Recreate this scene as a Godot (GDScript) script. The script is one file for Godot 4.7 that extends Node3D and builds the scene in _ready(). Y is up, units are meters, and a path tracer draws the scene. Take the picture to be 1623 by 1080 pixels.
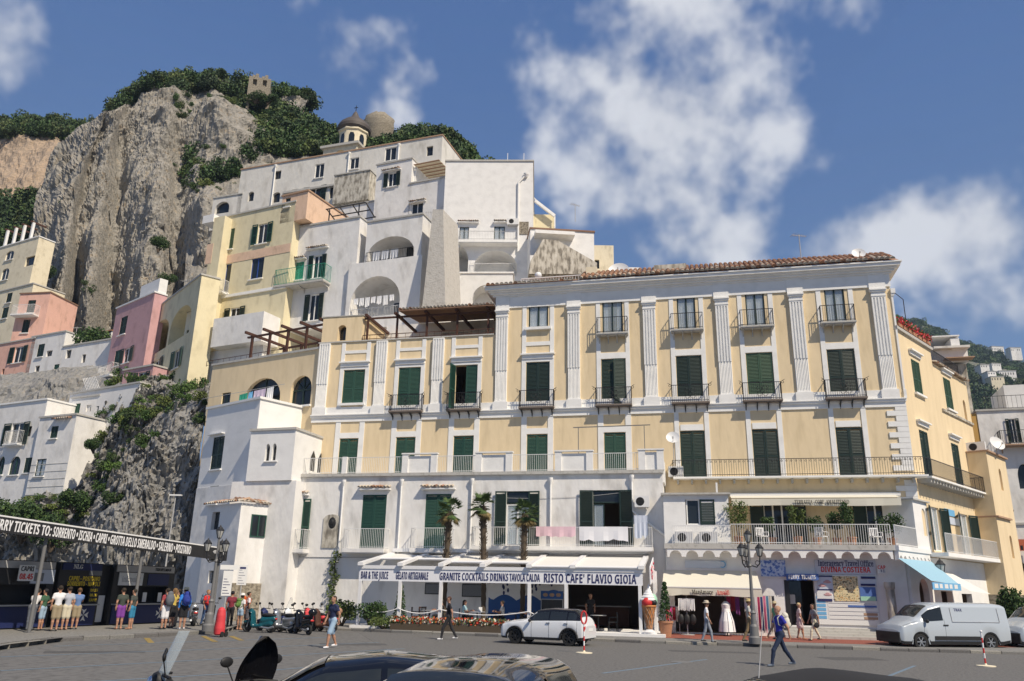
extends Node3D
# A hillside town above a harbour square, in metres. Every facade has a frame of its own (origin, turn);
# inside it x runs along the wall, y is the height above the square and z points out of the wall.
const PLANES := {
	"A": [Vector3(15.851, 0, -45.000), -0.2269],
	"A2": [Vector3(22.048, 0, -43.569), 0.7854],
	"B": [Vector3(15.401, 0, -43.051), -0.2269],
	"W": [Vector3(-12.931, 0, -51.700), -0.5061],
	"C2": [Vector3(-13.125, 0, -48.400), -0.2967],
	"C": [Vector3(-15.890, 0, -49.600), -0.6632],
	"D": [Vector3(-15.662, 0, -47.600), -0.7156],
	"S": [Vector3(15.311, 0, -42.662), -0.2269],
	"CF": [Vector3(14.366, 0, -38.569), -0.2269],
	"R": [Vector3(35.219, 0, -58.000), -0.3142],
	"H2": [Vector3(-13.275, 0, -61.500), -0.3840],
	"H3": [Vector3(-10.997, 0, -60.600), -0.3491],
	"H4": [Vector3(-10.346, 0, -70.000), -0.3840],
	"H5": [Vector3(-2.682, 0, -67.800), -0.0349],
	"H6": [Vector3(4.827, 0, -65.700), 0.0873],
	"H6B": [Vector3(8.435, 0, -70.000), 0.0000],
	"H7": [Vector3(-20.258, 0, -82.700), -0.3316],
	"H8": [Vector3(-22.914, 0, -64.700), -0.4363],
	"H9": [Vector3(-26.837, 0, -63.600), -0.8727],
	"H10": [Vector3(-35.769, 0, -72.100), -0.6981],
	"H11": [Vector3(-52.249, 0, -84.800), -0.1745],
	"H12": [Vector3(-56.890, 0, -89.000), -0.4887],
	"H13": [Vector3(-47.013, 0, -80.600), -0.4538],
	"H14": [Vector3(-65.066, 0, -97.500), -0.4887],
	"H15": [Vector3(-39.195, 0, -65.700), -0.4538],
	"H16": [Vector3(-35.574, 0, -63.600), -0.4189],
	"H17": [Vector3(-31.743, 0, -64.700), -0.5236],
	"H5C": [Vector3(-2.605, 0, -64.000), -0.0524],
	"H4T": [Vector3(2.139, 0, -78.000), 0.0000],
	"BT": [Vector3(-27.446, 0, -112.000), -0.3142],
	"PH": [Vector3(34.137, 0, -60.000), -0.2443],
	"K": [Vector3(-19.011, 0, -33.921), 1.1880],
}

var M := {}
var rng := RandomNumberGenerator.new()
var taken := {}

# ---------------------------------------------------------------- mesh builder
class MB:
	var v := PackedVector3Array()
	var n := PackedVector3Array()
	var c := PackedColorArray()
	var uv := PackedVector2Array()
	var col := Color.WHITE
	var xf := Transform3D.IDENTITY
	func p3(a: Vector3, b: Vector3, d: Vector3, na: Vector3, nb: Vector3, nd: Vector3) -> void:
		# counter-clockwise seen from outside; written clockwise, as Godot wants it
		v.append(xf * a); v.append(xf * d); v.append(xf * b)
		n.append((xf.basis * na).normalized()); n.append((xf.basis * nd).normalized()); n.append((xf.basis * nb).normalized())
		c.append(col); c.append(col); c.append(col)
		uv.append(Vector2.ZERO); uv.append(Vector2.ZERO); uv.append(Vector2.ZERO)
	func tri(a: Vector3, b: Vector3, d: Vector3) -> void:
		var k := (b - a).cross(d - a).normalized()
		p3(a, b, d, k, k, k)
	func quad(a: Vector3, b: Vector3, d: Vector3, e: Vector3) -> void:
		var k := (d - a).cross(e - b).normalized()
		p3(a, b, d, k, k, k)
		p3(a, d, e, k, k, k)
	func quv(a: Vector3, b: Vector3, d: Vector3, e: Vector3) -> void:
		quad(a, b, d, e)
		var k := uv.size()
		uv[k - 6] = Vector2(0, 1); uv[k - 5] = Vector2(1, 0); uv[k - 4] = Vector2(1, 1)
		uv[k - 3] = Vector2(0, 1); uv[k - 2] = Vector2(0, 0); uv[k - 1] = Vector2(1, 0)
	func box(x0: float, y0: float, z0: float, x1: float, y1: float, z1: float) -> void:
		var a := Vector3(x0, y0, z1); var b := Vector3(x1, y0, z1); var d := Vector3(x1, y1, z1); var e := Vector3(x0, y1, z1)
		var f := Vector3(x0, y0, z0); var g := Vector3(x1, y0, z0); var h := Vector3(x1, y1, z0); var i := Vector3(x0, y1, z0)
		quad(a, b, d, e); quad(g, f, i, h); quad(f, a, e, i); quad(b, g, h, d); quad(e, d, h, i); quad(f, g, b, a)
	func bar(a: Vector3, b: Vector3, w: float, h: float) -> void:
		# a beam of section w x h from a to b
		var keep := xf
		var z := (b - a).normalized()
		var x := (Vector3.UP if absf(z.y) < 0.95 else Vector3.RIGHT).cross(z).normalized()
		var y := z.cross(x)
		xf = xf * Transform3D(Basis(x, y, z), a)
		box(-w / 2, -h / 2, 0, w / 2, h / 2, (b - a).length())
		xf = keep
	func tube(pts: Array, rad, sides := 6, caps := true) -> void:
		var rings := []
		var m := pts.size()
		var x := Vector3.ZERO
		for k in m:
			var z: Vector3 = (pts[mini(k + 1, m - 1)] - pts[maxi(k - 1, 0)]).normalized()
			if k == 0:
				x = (Vector3.UP if absf(z.y) < 0.9 else Vector3.RIGHT).cross(z).normalized()
			else:
				x = (x - z * x.dot(z)).normalized()
			var y := z.cross(x)
			var r: float = rad[k] if rad is Array else rad
			var ring := []
			for s in sides:
				var t := TAU * s / sides
				var d := x * cos(t) + y * sin(t)
				ring.append([pts[k] + d * r, d])
			rings.append(ring)
		for k in m - 1:
			for s in sides:
				var q: int = (s + 1) % sides
				var a = rings[k][s]; var b = rings[k][q]; var d = rings[k + 1][q]; var e = rings[k + 1][s]
				p3(a[0], b[0], d[0], a[1], b[1], d[1])
				p3(a[0], d[0], e[0], a[1], d[1], e[1])
		if caps:
			for s in range(1, sides - 1):
				tri(rings[0][0][0], rings[0][s + 1][0], rings[0][s][0])
				tri(rings[m - 1][0][0], rings[m - 1][s][0], rings[m - 1][s + 1][0])
	func lathe(prof: Array, sides := 12, o := Vector3.ZERO, squash := 1.0) -> void:
		# prof: [radius, height] from the bottom up
		for k in prof.size() - 1:
			var r0: float = prof[k][0]; var h0: float = prof[k][1]; var r1: float = prof[k + 1][0]; var h1: float = prof[k + 1][1]
			var sl := Vector2(h1 - h0, r0 - r1).normalized()
			for s in sides:
				var t0 := TAU * s / sides; var t1 := TAU * (s + 1) / sides
				var d0 := Vector3(cos(t0), 0, -sin(t0) * squash); var d1 := Vector3(cos(t1), 0, -sin(t1) * squash)
				var n0 := Vector3(d0.x * sl.x, sl.y, d0.z * sl.x); var n1 := Vector3(d1.x * sl.x, sl.y, d1.z * sl.x)
				var a := o + d0 * r0 + Vector3.UP * h0; var b := o + d1 * r0 + Vector3.UP * h0
				var d := o + d1 * r1 + Vector3.UP * h1; var e := o + d0 * r1 + Vector3.UP * h1
				if r0 > 0.0: p3(a, b, d, n0, n1, n1)
				if r1 > 0.0: p3(a, d, e, n0, n1, n0)
	func ball(o: Vector3, r: Vector3, sides := 10, rows := 6) -> void:
		for k in rows:
			var p0 := PI * k / rows - PI / 2; var p1 := PI * (k + 1) / rows - PI / 2
			for s in sides:
				var t0 := TAU * s / sides; var t1 := TAU * (s + 1) / sides
				var q := []
				for w in [[p0, t0], [p0, t1], [p1, t1], [p1, t0]]:
					q.append(Vector3(cos(w[0]) * cos(w[1]), sin(w[0]), -cos(w[0]) * sin(w[1])))
				var g := []
				for w in q: g.append((w / r).normalized())
				if k > 0: p3(o + q[0] * r, o + q[1] * r, o + q[2] * r, g[0], g[1], g[2])
				if k < rows - 1: p3(o + q[0] * r, o + q[2] * r, o + q[3] * r, g[0], g[2], g[3])
	func prism(poly: Array, z0: float, z1: float) -> void:
		# polygon in x, y (counter-clockwise seen from +z), drawn out from z0 to z1
		var pk := PackedVector2Array(poly)
		var ar := 0.0
		for k in pk.size():
			ar += pk[k].cross(pk[(k + 1) % pk.size()])
		if ar < 0: pk.reverse()
		var ix := Geometry2D.triangulate_polygon(pk)
		for k in range(0, ix.size(), 3):
			var a := pk[ix[k]]; var b := pk[ix[k + 1]]; var d := pk[ix[k + 2]]
			if (b - a).cross(d - a) < 0:
				var w := b; b = d; d = w
			tri(Vector3(a.x, a.y, z1), Vector3(b.x, b.y, z1), Vector3(d.x, d.y, z1))
			tri(Vector3(a.x, a.y, z0), Vector3(d.x, d.y, z0), Vector3(b.x, b.y, z0))
		for k in pk.size():
			var a := pk[k]; var b := pk[(k + 1) % pk.size()]
			quad(Vector3(a.x, a.y, z1), Vector3(a.x, a.y, z0), Vector3(b.x, b.y, z0), Vector3(b.x, b.y, z1))
	func wall(u0: float, v0: float, u1: float, v1: float, holes: Array, th: float, z := 0.0) -> void:
		# a block whose front stands at z, with niches [u0, v0, u1, v1, depth, arch height]
		var us := [u0, u1]; var vs := [v0, v1]
		for h in holes:
			for w in [h[0], h[2]]: if w > u0 and w < u1: us.append(w)
			for w in [h[1], h[3]]: if w > v0 and w < v1: vs.append(w)
		us.sort(); vs.sort()
		for i in us.size() - 1:
			if us[i + 1] - us[i] < 0.001: continue
			for j in vs.size() - 1:
				if vs[j + 1] - vs[j] < 0.001: continue
				var m := Vector2((us[i] + us[i + 1]) / 2, (vs[j] + vs[j + 1]) / 2)
				var solid := true
				for h in holes:
					if m.x > h[0] and m.x < h[2] and m.y > h[1] and m.y < h[3]: solid = false
				if solid:
					quad(Vector3(us[i], vs[j], z), Vector3(us[i + 1], vs[j], z), Vector3(us[i + 1], vs[j + 1], z), Vector3(us[i], vs[j + 1], z))
		for h in holes:
			var d: float = h[4]; var a: float = h[0]; var b: float = h[2]; var e: float = h[1]; var t: float = h[3]
			var ah: float = h[5] if h.size() > 5 else 0.0
			var k := z - d
			if h.size() < 7: quad(Vector3(a, e, k), Vector3(b, e, k), Vector3(b, t, k), Vector3(a, t, k))
			quad(Vector3(a, e, z), Vector3(b, e, z), Vector3(b, e, k), Vector3(a, e, k))
			quad(Vector3(a, e, z), Vector3(a, e, k), Vector3(a, t - ah, k), Vector3(a, t - ah, z))
			quad(Vector3(b, e, k), Vector3(b, e, z), Vector3(b, t - ah, z), Vector3(b, t - ah, k))
			if ah <= 0.0:
				quad(Vector3(a, t, k), Vector3(b, t, k), Vector3(b, t, z), Vector3(a, t, z))
			else:
				var g := 14
				for s in g:
					var x0 := -cos(PI * s / g); var x1 := -cos(PI * (s + 1) / g)
					var y0 := t - ah + ah * sqrt(maxf(0, 1 - x0 * x0)); var y1 := t - ah + ah * sqrt(maxf(0, 1 - x1 * x1))
					x0 = (a + b) / 2 + x0 * (b - a) / 2; x1 = (a + b) / 2 + x1 * (b - a) / 2
					quad(Vector3(x0, y0, z), Vector3(x1, y1, z), Vector3(x1, t, z), Vector3(x0, t, z))
					quad(Vector3(x0, y0, k), Vector3(x1, y1, k), Vector3(x1, y1, z), Vector3(x0, y0, z))
		var f := z - th
		if not holes.any(func(h): return h.size() > 6): quad(Vector3(u1, v0, f), Vector3(u0, v0, f), Vector3(u0, v1, f), Vector3(u1, v1, f))
		quad(Vector3(u0, v0, f), Vector3(u0, v0, z), Vector3(u0, v1, z), Vector3(u0, v1, f))
		quad(Vector3(u1, v0, z), Vector3(u1, v0, f), Vector3(u1, v1, f), Vector3(u1, v1, z))
		quad(Vector3(u0, v1, z), Vector3(u1, v1, z), Vector3(u1, v1, f), Vector3(u0, v1, f))
		quad(Vector3(u0, v0, f), Vector3(u1, v0, f), Vector3(u1, v0, z), Vector3(u0, v0, z))
	func room(x0: float, y0: float, z0: float, x1: float, y1: float, z1: float, u0: float, v0: float, u1: float, v1: float) -> void:
		# the inside of a room whose front wall at z1 has an opening u0, v0, u1, v1
		quad(Vector3(x0, y0, z0), Vector3(x1, y0, z0), Vector3(x1, y1, z0), Vector3(x0, y1, z0))
		quad(Vector3(x0, y0, z1), Vector3(x0, y0, z0), Vector3(x0, y1, z0), Vector3(x0, y1, z1))
		quad(Vector3(x1, y0, z0), Vector3(x1, y0, z1), Vector3(x1, y1, z1), Vector3(x1, y1, z0))
		quad(Vector3(x0, y1, z0), Vector3(x1, y1, z0), Vector3(x1, y1, z1), Vector3(x0, y1, z1))
		quad(Vector3(x0, y0, z1), Vector3(x1, y0, z1), Vector3(x1, y0, z0), Vector3(x0, y0, z0))
		for q in [[x0, y0, u0, y1], [u1, y0, x1, y1], [u0, y0, u1, v0], [u0, v1, u1, y1]]:
			if q[2] > q[0] + 0.001 and q[3] > q[1] + 0.001: quad(Vector3(q[2], q[1], z1), Vector3(q[0], q[1], z1), Vector3(q[0], q[3], z1), Vector3(q[2], q[3], z1))
	func mesh() -> ArrayMesh:
		var m := ArrayMesh.new()
		if v.is_empty(): return m
		var a := []
		a.resize(Mesh.ARRAY_MAX)
		a[Mesh.ARRAY_VERTEX] = v; a[Mesh.ARRAY_NORMAL] = n; a[Mesh.ARRAY_COLOR] = c; a[Mesh.ARRAY_TEX_UV] = uv
		m.add_surface_from_arrays(Mesh.PRIMITIVE_TRIANGLES, a)
		return m

# ---------------------------------------------------------------- scene helpers
func numbered(called: String) -> String:
	taken[called] = taken.get(called, 0) + 1
	return called if taken[called] == 1 else "%s_%03d" % [called, taken[called] - 1]

func tag(o: Node3D, label: String, category: String, group := "") -> Node3D:
	o.set_meta("label", label); o.set_meta("category", category)
	if group: o.set_meta("group", group)
	return o

func thing(called: String, label: String, category: String, at: Vector3, turn := 0.0, group := "") -> Node3D:
	var o := Node3D.new()
	o.name = numbered(called); o.position = at; o.rotation.y = turn
	add_child(o)
	return tag(o, label, category, group)

func node(parent: Node3D, called: String, at := Vector3.ZERO, turn := 0.0) -> Node3D:
	var o := Node3D.new()
	o.name = called; o.position = at; o.rotation.y = turn
	parent.add_child(o, true)
	return o

func part(parent: Node3D, called: String, mb, mat: Material, at := Vector3.ZERO, turn := 0.0) -> MeshInstance3D:
	var o := MeshInstance3D.new()
	o.mesh = mb.mesh() if mb is MB else mb
	o.material_override = null
	for k in o.mesh.get_surface_count(): o.set_surface_override_material(k, mat)
	o.name = called; o.position = at; o.rotation.y = turn
	parent.add_child(o, true)
	return o

func one(called: String, label: String, category: String, mb, mat: Material, at := Vector3.ZERO, turn := 0.0, group := "") -> MeshInstance3D:
	var o := part(self, numbered(called), mb, mat, at, turn)
	tag(o, label, category, group)
	return o

func struct(called: String, mb, mat: Material, at := Vector3.ZERO, turn := 0.0) -> MeshInstance3D:
	var o := part(self, numbered(called), mb, mat, at, turn)
	o.set_meta("kind", "structure")
	return o

func copy(o: Node3D, called: String, at: Vector3, turn := 0.0, label := "", sc := 1.0) -> Node3D:
	var r: Node3D = o.duplicate()
	r.name = numbered(called)
	add_child(r)
	r.position = at; r.rotation.y = turn; r.scale = Vector3.ONE * sc
	if label: r.set_meta("label", label)
	return r

func on(p: String, u: float, v: float, z := 0.0) -> Vector3:
	var b := Basis(Vector3.UP, PLANES[p][1])
	return PLANES[p][0] + b * Vector3(u, v, z)

func turn_of(p: String) -> float:
	return PLANES[p][1]

func building(called: String, label: String, p: String) -> Node3D:
	return thing(called, label, "building", PLANES[p][0], PLANES[p][1])

func bx(x0: float, y0: float, z0: float, x1: float, y1: float, z1: float) -> MB:
	var b := MB.new()
	b.box(x0, y0, z0, x1, y1, z1)
	return b

func text(parent: Node3D, called: String, words: String, height: float, mat: Material, at: Vector3, turn := 0.0, width := 0.0, bold := true, serif := false, italic := false) -> MeshInstance3D:
	var t := TextMesh.new()
	var f := SystemFont.new()
	f.font_names = PackedStringArray(["Droid Serif" if serif else "Droid Sans"])
	f.font_weight = 700 if bold else 400
	f.font_italic = italic
	t.font = f
	t.text = words
	t.font_size = 32
	t.pixel_size = height / 23.0
	t.depth = 0.012
	t.curve_step = 2.0
	var o := MeshInstance3D.new()
	o.mesh = t
	o.name = called
	parent.add_child(o, true)
	o.position = at; o.rotation.y = turn
	if width > 0.0:
		o.scale.x = width / maxf(t.get_aabb().size.x, 0.01)
	o.set_surface_override_material(0, mat)
	return o

# ---------------------------------------------------------------- materials
func ramp(stops: Array) -> Gradient:
	var g := Gradient.new()
	g.offsets = PackedFloat32Array(stops.map(func(s): return s[0]))
	g.colors = PackedColorArray(stops.map(func(s): return (s[1] as Color).linear_to_srgb()))
	return g

func gray(x: float) -> Color:
	return Color(x, x, x)

func noise_tex(sd: int, freq: float, oct: int, stops: Array, size := 512, kind := FastNoiseLite.TYPE_SIMPLEX_SMOOTH, fractal := FastNoiseLite.FRACTAL_FBM, bump := 0.0) -> NoiseTexture2D:
	var f := FastNoiseLite.new()
	f.seed = sd; f.frequency = freq; f.noise_type = kind
	f.fractal_type = fractal; f.fractal_octaves = oct
	var t := NoiseTexture2D.new()
	t.width = size; t.height = size; t.seamless = true
	t.noise = f
	if bump > 0.0:
		t.as_normal_map = true; t.bump_strength = bump
	else:
		t.color_ramp = ramp(stops)
	return t

func mat(called: String, c: Color, rough := 0.9, tex: Texture2D = null, metres := 4.0, nrm: Texture2D = null, depth := 0.5, stretch := 1.0) -> StandardMaterial3D:
	var m := StandardMaterial3D.new()
	m.resource_name = called
	m.albedo_color = c.linear_to_srgb()
	m.roughness = rough
	if tex:
		m.albedo_texture = tex
	if nrm:
		m.normal_enabled = true; m.normal_texture = nrm; m.normal_scale = depth
	if tex or nrm:
		m.uv1_triplanar = true; m.uv1_world_triplanar = true
		m.uv1_scale = Vector3(1.0 / metres, stretch / metres, 1.0 / metres)
	M[called] = m
	return m

func materials() -> void:
	mat("ochre", Color(0.55, 0.33, 0.1), 0.9); mat("rust", Color(0.5, 0.13, 0.06), 0.8)
	mat("lilac", Color(0.6, 0.5, 0.62), 0.95)
	mat("sign_blue", Color(0.08, 0.16, 0.42), 0.6); mat("pale_sign", Color(0.55, 0.6, 0.68), 0.6); mat("sky_blue", Color(0.16, 0.42, 0.68), 0.8)
	mat("map_print", Color(0.75, 0.68, 0.5), 0.7, noise_tex(41, 0.06, 4, [[0.0, Color(0.02, 0.02, 0.02)], [0.3, Color(0.1, 0.09, 0.07)], [0.4, Color(0.9, 0.85, 0.65)], [0.62, Color(1, 0.97, 0.85)], [0.75, Color(0.7, 0.35, 0.1)], [1.0, gray(1.0)]]), 5.0)
	mat("majolica", Color(0.6, 0.68, 0.8), 0.3, noise_tex(42, 0.035, 3, [[0.0, Color(0.05, 0.12, 0.5)], [0.42, Color(0.12, 0.25, 0.65)], [0.5, Color(0.85, 0.9, 1)], [1.0, gray(1.0)]]), 4.0)
	mat("frosted", Color(0.5, 0.5, 0.47), 0.3); mat("stone_grey", Color(0.2, 0.2, 0.2), 0.8)
	mat("dome", Color(0.09, 0.075, 0.065), 0.6); mat("pale_blue", Color(0.4, 0.48, 0.6), 0.95)
	mat("awning_blue", Color(0.3, 0.5, 0.62), 0.9); M.awning_blue.backlight_enabled = true; M.awning_blue.backlight = Color(0.2, 0.3, 0.35)
	mat("canvas", Color(0.76, 0.75, 0.71), 0.9); M.canvas.backlight_enabled = true; M.canvas.backlight = Color(0.45, 0.44, 0.4)
	mat("mural_blue", Color(0.03, 0.1, 0.3), 0.8); mat("wafer", Color(0.5, 0.2, 0.06), 0.7); mat("mint", Color(0.35, 0.62, 0.45), 0.5)
	mat("faded_print", Color(0.3, 0.33, 0.36), 0.7, noise_tex(9, 0.03, 3, [[0.0, Color(0.2, 0.3, 0.5)], [0.5, Color(0.6, 0.55, 0.5)], [1.0, Color(1, 0.95, 0.9)]]), 0.5)
	var mott := noise_tex(1, 0.012, 5, [[0.0, gray(0.86)], [0.35, gray(0.94)], [0.6, gray(0.98)], [1.0, gray(1.0)]])
	var dirt := noise_tex(2, 0.02, 6, [[0.0, Color(0.6, 0.59, 0.57)], [0.26, Color(0.85, 0.84, 0.82)], [0.4, Color(0.96, 0.955, 0.945)], [1.0, gray(1.0)]])
	var worn := noise_tex(3, 0.016, 6, [[0.0, Color(0.16, 0.15, 0.14)], [0.36, Color(0.42, 0.4, 0.37)], [0.52, Color(0.72, 0.7, 0.66)], [1.0, gray(0.98)]])
	var streak := noise_tex(8, 0.03, 5, [[0.0, Color(0.8, 0.79, 0.77)], [0.3, Color(0.92, 0.915, 0.9)], [0.5, gray(0.98)], [1.0, gray(1.0)]])
	var pits := noise_tex(4, 0.05, 4, [], 512, FastNoiseLite.TYPE_SIMPLEX_SMOOTH, FastNoiseLite.FRACTAL_FBM, 2.5)
	var grain := noise_tex(5, 0.04, 5, [[0.0, gray(0.55)], [0.5, gray(0.85)], [1.0, gray(1.0)]])
	mat("white", Color(0.83, 0.825, 0.805), 0.9, mott, 6.0, pits, 0.15)
	mat("trim", Color(0.87, 0.865, 0.84), 0.85, mott, 5.0, pits, 0.1)
	mat("yellow", Color(0.79, 0.64, 0.415), 0.92, streak, 9.0, pits, 0.15, 0.16)
	mat("cream", Color(0.79, 0.71, 0.53), 0.92, dirt, 9.0, pits, 0.2, 0.5)
	mat("pale_yellow", Color(0.76, 0.68, 0.46), 0.92, dirt, 10.0, pits, 0.2, 0.4)
	mat("aged_white", Color(0.8, 0.79, 0.77), 0.92, dirt, 13.0, pits, 0.25, 0.35)
	mat("aged_grey", Color(0.72, 0.7, 0.65), 0.92, dirt, 15.0, pits, 0.25, 0.35)
	mat("weathered", Color(0.7, 0.67, 0.6), 0.95, worn, 3.5, pits, 0.4, 0.35)
	mat("pink", Color(0.76, 0.46, 0.37), 0.92, dirt, 9.0, pits, 0.2, 0.4)
	mat("rose", Color(0.6, 0.36, 0.37), 0.92, dirt, 9.0, pits, 0.2, 0.4)
	mat("peach", Color(0.76, 0.54, 0.39), 0.92, dirt, 7.0, pits, 0.2, 0.4)
	mat("buttress", Color(0.5, 0.48, 0.44), 0.95, dirt, 5.0, pits, 1.0)
	mat("rubble", Color(0.42, 0.38, 0.31), 0.95, worn, 1.6, pits, 1.0)
	mat("green", Color(0.013, 0.062, 0.044), 0.6)
	mat("dark_green", Color(0.012, 0.03, 0.024), 0.5)
	mat("faded_green", Color(0.024, 0.08, 0.055), 0.7); mat("sooty_green", Color(0.016, 0.04, 0.03), 0.6)
	mat("olive_green", Color(0.04, 0.09, 0.05), 0.6)
	mat("bright_green", Color(0.03, 0.3, 0.19), 0.5)
	mat("blue_paint", Color(0.03, 0.08, 0.32), 0.5)
	mat("glass", Color(0.02, 0.025, 0.03), 0.06)
	mat("interior", Color(0.3, 0.24, 0.19), 0.9)
	mat("curtain", Color(0.62, 0.64, 0.68), 0.9)
	mat("iron", Color(0.018, 0.018, 0.02), 0.5)
	mat("grey_iron", Color(0.16, 0.16, 0.16), 0.55)
	mat("white_metal", Color(0.74, 0.74, 0.73), 0.45)
	mat("galvanised", Color(0.42, 0.42, 0.42), 0.5)
	mat("slab", Color(0.5, 0.49, 0.46), 0.9, dirt, 3.0)
	mat("brown_stone", Color(0.2, 0.165, 0.14), 0.9, dirt, 3.0)
	mat("terracotta", Color(0.5, 0.25, 0.14), 0.9, grain, 1.2)
	mat("tile_b", Color(0.42, 0.24, 0.15), 0.92, grain, 1.4)
	mat("tile_c", Color(0.5, 0.33, 0.22), 0.92, grain, 1.1)
	mat("tile_d", Color(0.3, 0.18, 0.12), 0.95, grain, 1.0)
	mat("tile_pale", Color(0.6, 0.52, 0.42), 0.92, grain, 1.0)
	mat("wood", Color(0.09, 0.035, 0.02), 0.75, grain, 0.8)
	mat("awning", Color(0.7, 0.67, 0.57), 0.9)
	M.awning.backlight_enabled = true; M.awning.backlight = Color(0.4, 0.38, 0.3)
	mat("white_cloth", Color(0.8, 0.8, 0.8), 0.9)
	mat("banner", Color(0.8, 0.81, 0.84), 0.8)
	mat("ink", Color(0.02, 0.025, 0.11), 0.8)
	mat("black", Color(0.012, 0.012, 0.013), 0.6)
	mat("gloss_black", Color(0.008, 0.008, 0.01), 0.12)
	mat("rubber", Color(0.015, 0.015, 0.015), 0.85)
	mat("red", Color(0.55, 0.03, 0.03), 0.5)
	mat("white_paint", Color(0.8, 0.8, 0.8), 0.35)
	mat("navy", Color(0.012, 0.022, 0.1), 0.6)
	mat("kiosk", Color(0.02, 0.02, 0.021), 0.55)
	mat("yellow_ink", Color(0.75, 0.55, 0.04), 0.7)
	mat("red_ink", Color(0.6, 0.03, 0.02), 0.7)
	mat("paper", Color(0.75, 0.75, 0.73), 0.8)
	mat("chrome", Color(0.6, 0.6, 0.62), 0.18); M.chrome.metallic = 1.0
	mat("tint", Color(1, 1, 1), 0.85); M.tint.vertex_color_use_as_albedo = true
	mat("leaf", Color(1, 1, 1), 0.75); M.leaf.vertex_color_use_as_albedo = true
	M.leaf.backlight_enabled = true; M.leaf.backlight = Color(0.35, 0.4, 0.15)
	mat("scrub", Color(1, 1, 1), 0.8); M.scrub.vertex_color_use_as_albedo = true
	mat("bark", Color(0.1, 0.075, 0.05), 0.95, grain, 0.5, pits, 1.0)
	var pane := mat("pane", Color(0.6, 0.7, 0.75, 0.25), 0.04)
	pane.transparency = BaseMaterial3D.TRANSPARENCY_ALPHA
	pane.albedo_color.a = 0.25

# ---------------------------------------------------------------- parts of buildings
var leaf_cache := {}
func leaf_mesh(w: float, h: float) -> ArrayMesh:
	# one louvred shutter leaf, hung from x = 0 to w, its face at z = 0
	var key := "%.2f,%.2f" % [w, h]
	if leaf_cache.has(key): return leaf_cache[key]
	var b := MB.new()
	var s := minf(0.075, w * 0.16)
	b.box(0, 0, -0.045, s, h, 0); b.box(w - s, 0, -0.045, w, h, 0)
	var rails := [0.0, h - 0.09]
	if h > 1.6: rails.append(h * 0.42)
	for r in rails: b.box(s, r, -0.045, w - s, r + (0.14 if r == 0.0 else 0.09), -0.004)
	var y := 0.16
	while y < h - 0.16:
		b.quad(Vector3(s, y, -0.006), Vector3(w - s, y, -0.006), Vector3(w - s, y + 0.075, -0.038), Vector3(s, y + 0.075, -0.038))
		b.quad(Vector3(s, y - 0.012, -0.008), Vector3(w - s, y - 0.012, -0.008), Vector3(w - s, y, -0.006), Vector3(s, y, -0.006))
		y += 0.085
	leaf_cache[key] = b.mesh()
	return leaf_cache[key]

func shutters(parent: Node3D, u0: float, v0: float, u1: float, v1: float, z: float, m: Material, open_l := 0.0, open_r := 0.0) -> void:
	# two leaves hinged at the jambs; 0 closed, 180 folded back on the wall
	var w := (u1 - u0) / 2 - 0.006
	if open_l == 0.0: open_l = rng.randf_range(0.0, 3.5)
	if open_r == 0.0: open_r = rng.randf_range(0.0, 3.5)
	if m == M.green and rng.randf() < 0.4: m = M.faded_green
	elif m == M.dark_green and rng.randf() < 0.4: m = M.sooty_green
	var q := leaf_mesh(w, v1 - v0)
	var l := part(parent, "shutter", q, m, Vector3(u0, v0, z))
	l.rotation.y = -deg_to_rad(open_l)
	if open_l > 90: l.position.z += 0.05
	var b := MB.new()
	b.xf = Transform3D(Basis.from_scale(Vector3(-1, 1, 1)), Vector3.ZERO)
	var key := "r%.2f,%.2f" % [w, v1 - v0]
	if not leaf_cache.has(key):
		var src := leaf_mesh(w, v1 - v0)
		var a := src.surface_get_arrays(0)
		var vs: PackedVector3Array = a[Mesh.ARRAY_VERTEX]; var ns: PackedVector3Array = a[Mesh.ARRAY_NORMAL]
		for k in range(0, vs.size(), 3):
			for j in [0, 2, 1]:
				b.v.append(vs[k + j] * Vector3(-1, 1, 1)); b.n.append(ns[k + j] * Vector3(-1, 1, 1)); b.c.append(Color.WHITE); b.uv.append(Vector2.ZERO)
		leaf_cache[key] = b.mesh()
	var r := part(parent, "shutter", leaf_cache[key], m, Vector3(u1, v0, z))
	r.rotation.y = deg_to_rad(open_r)
	if open_r > 90: r.position.z += 0.05

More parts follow.
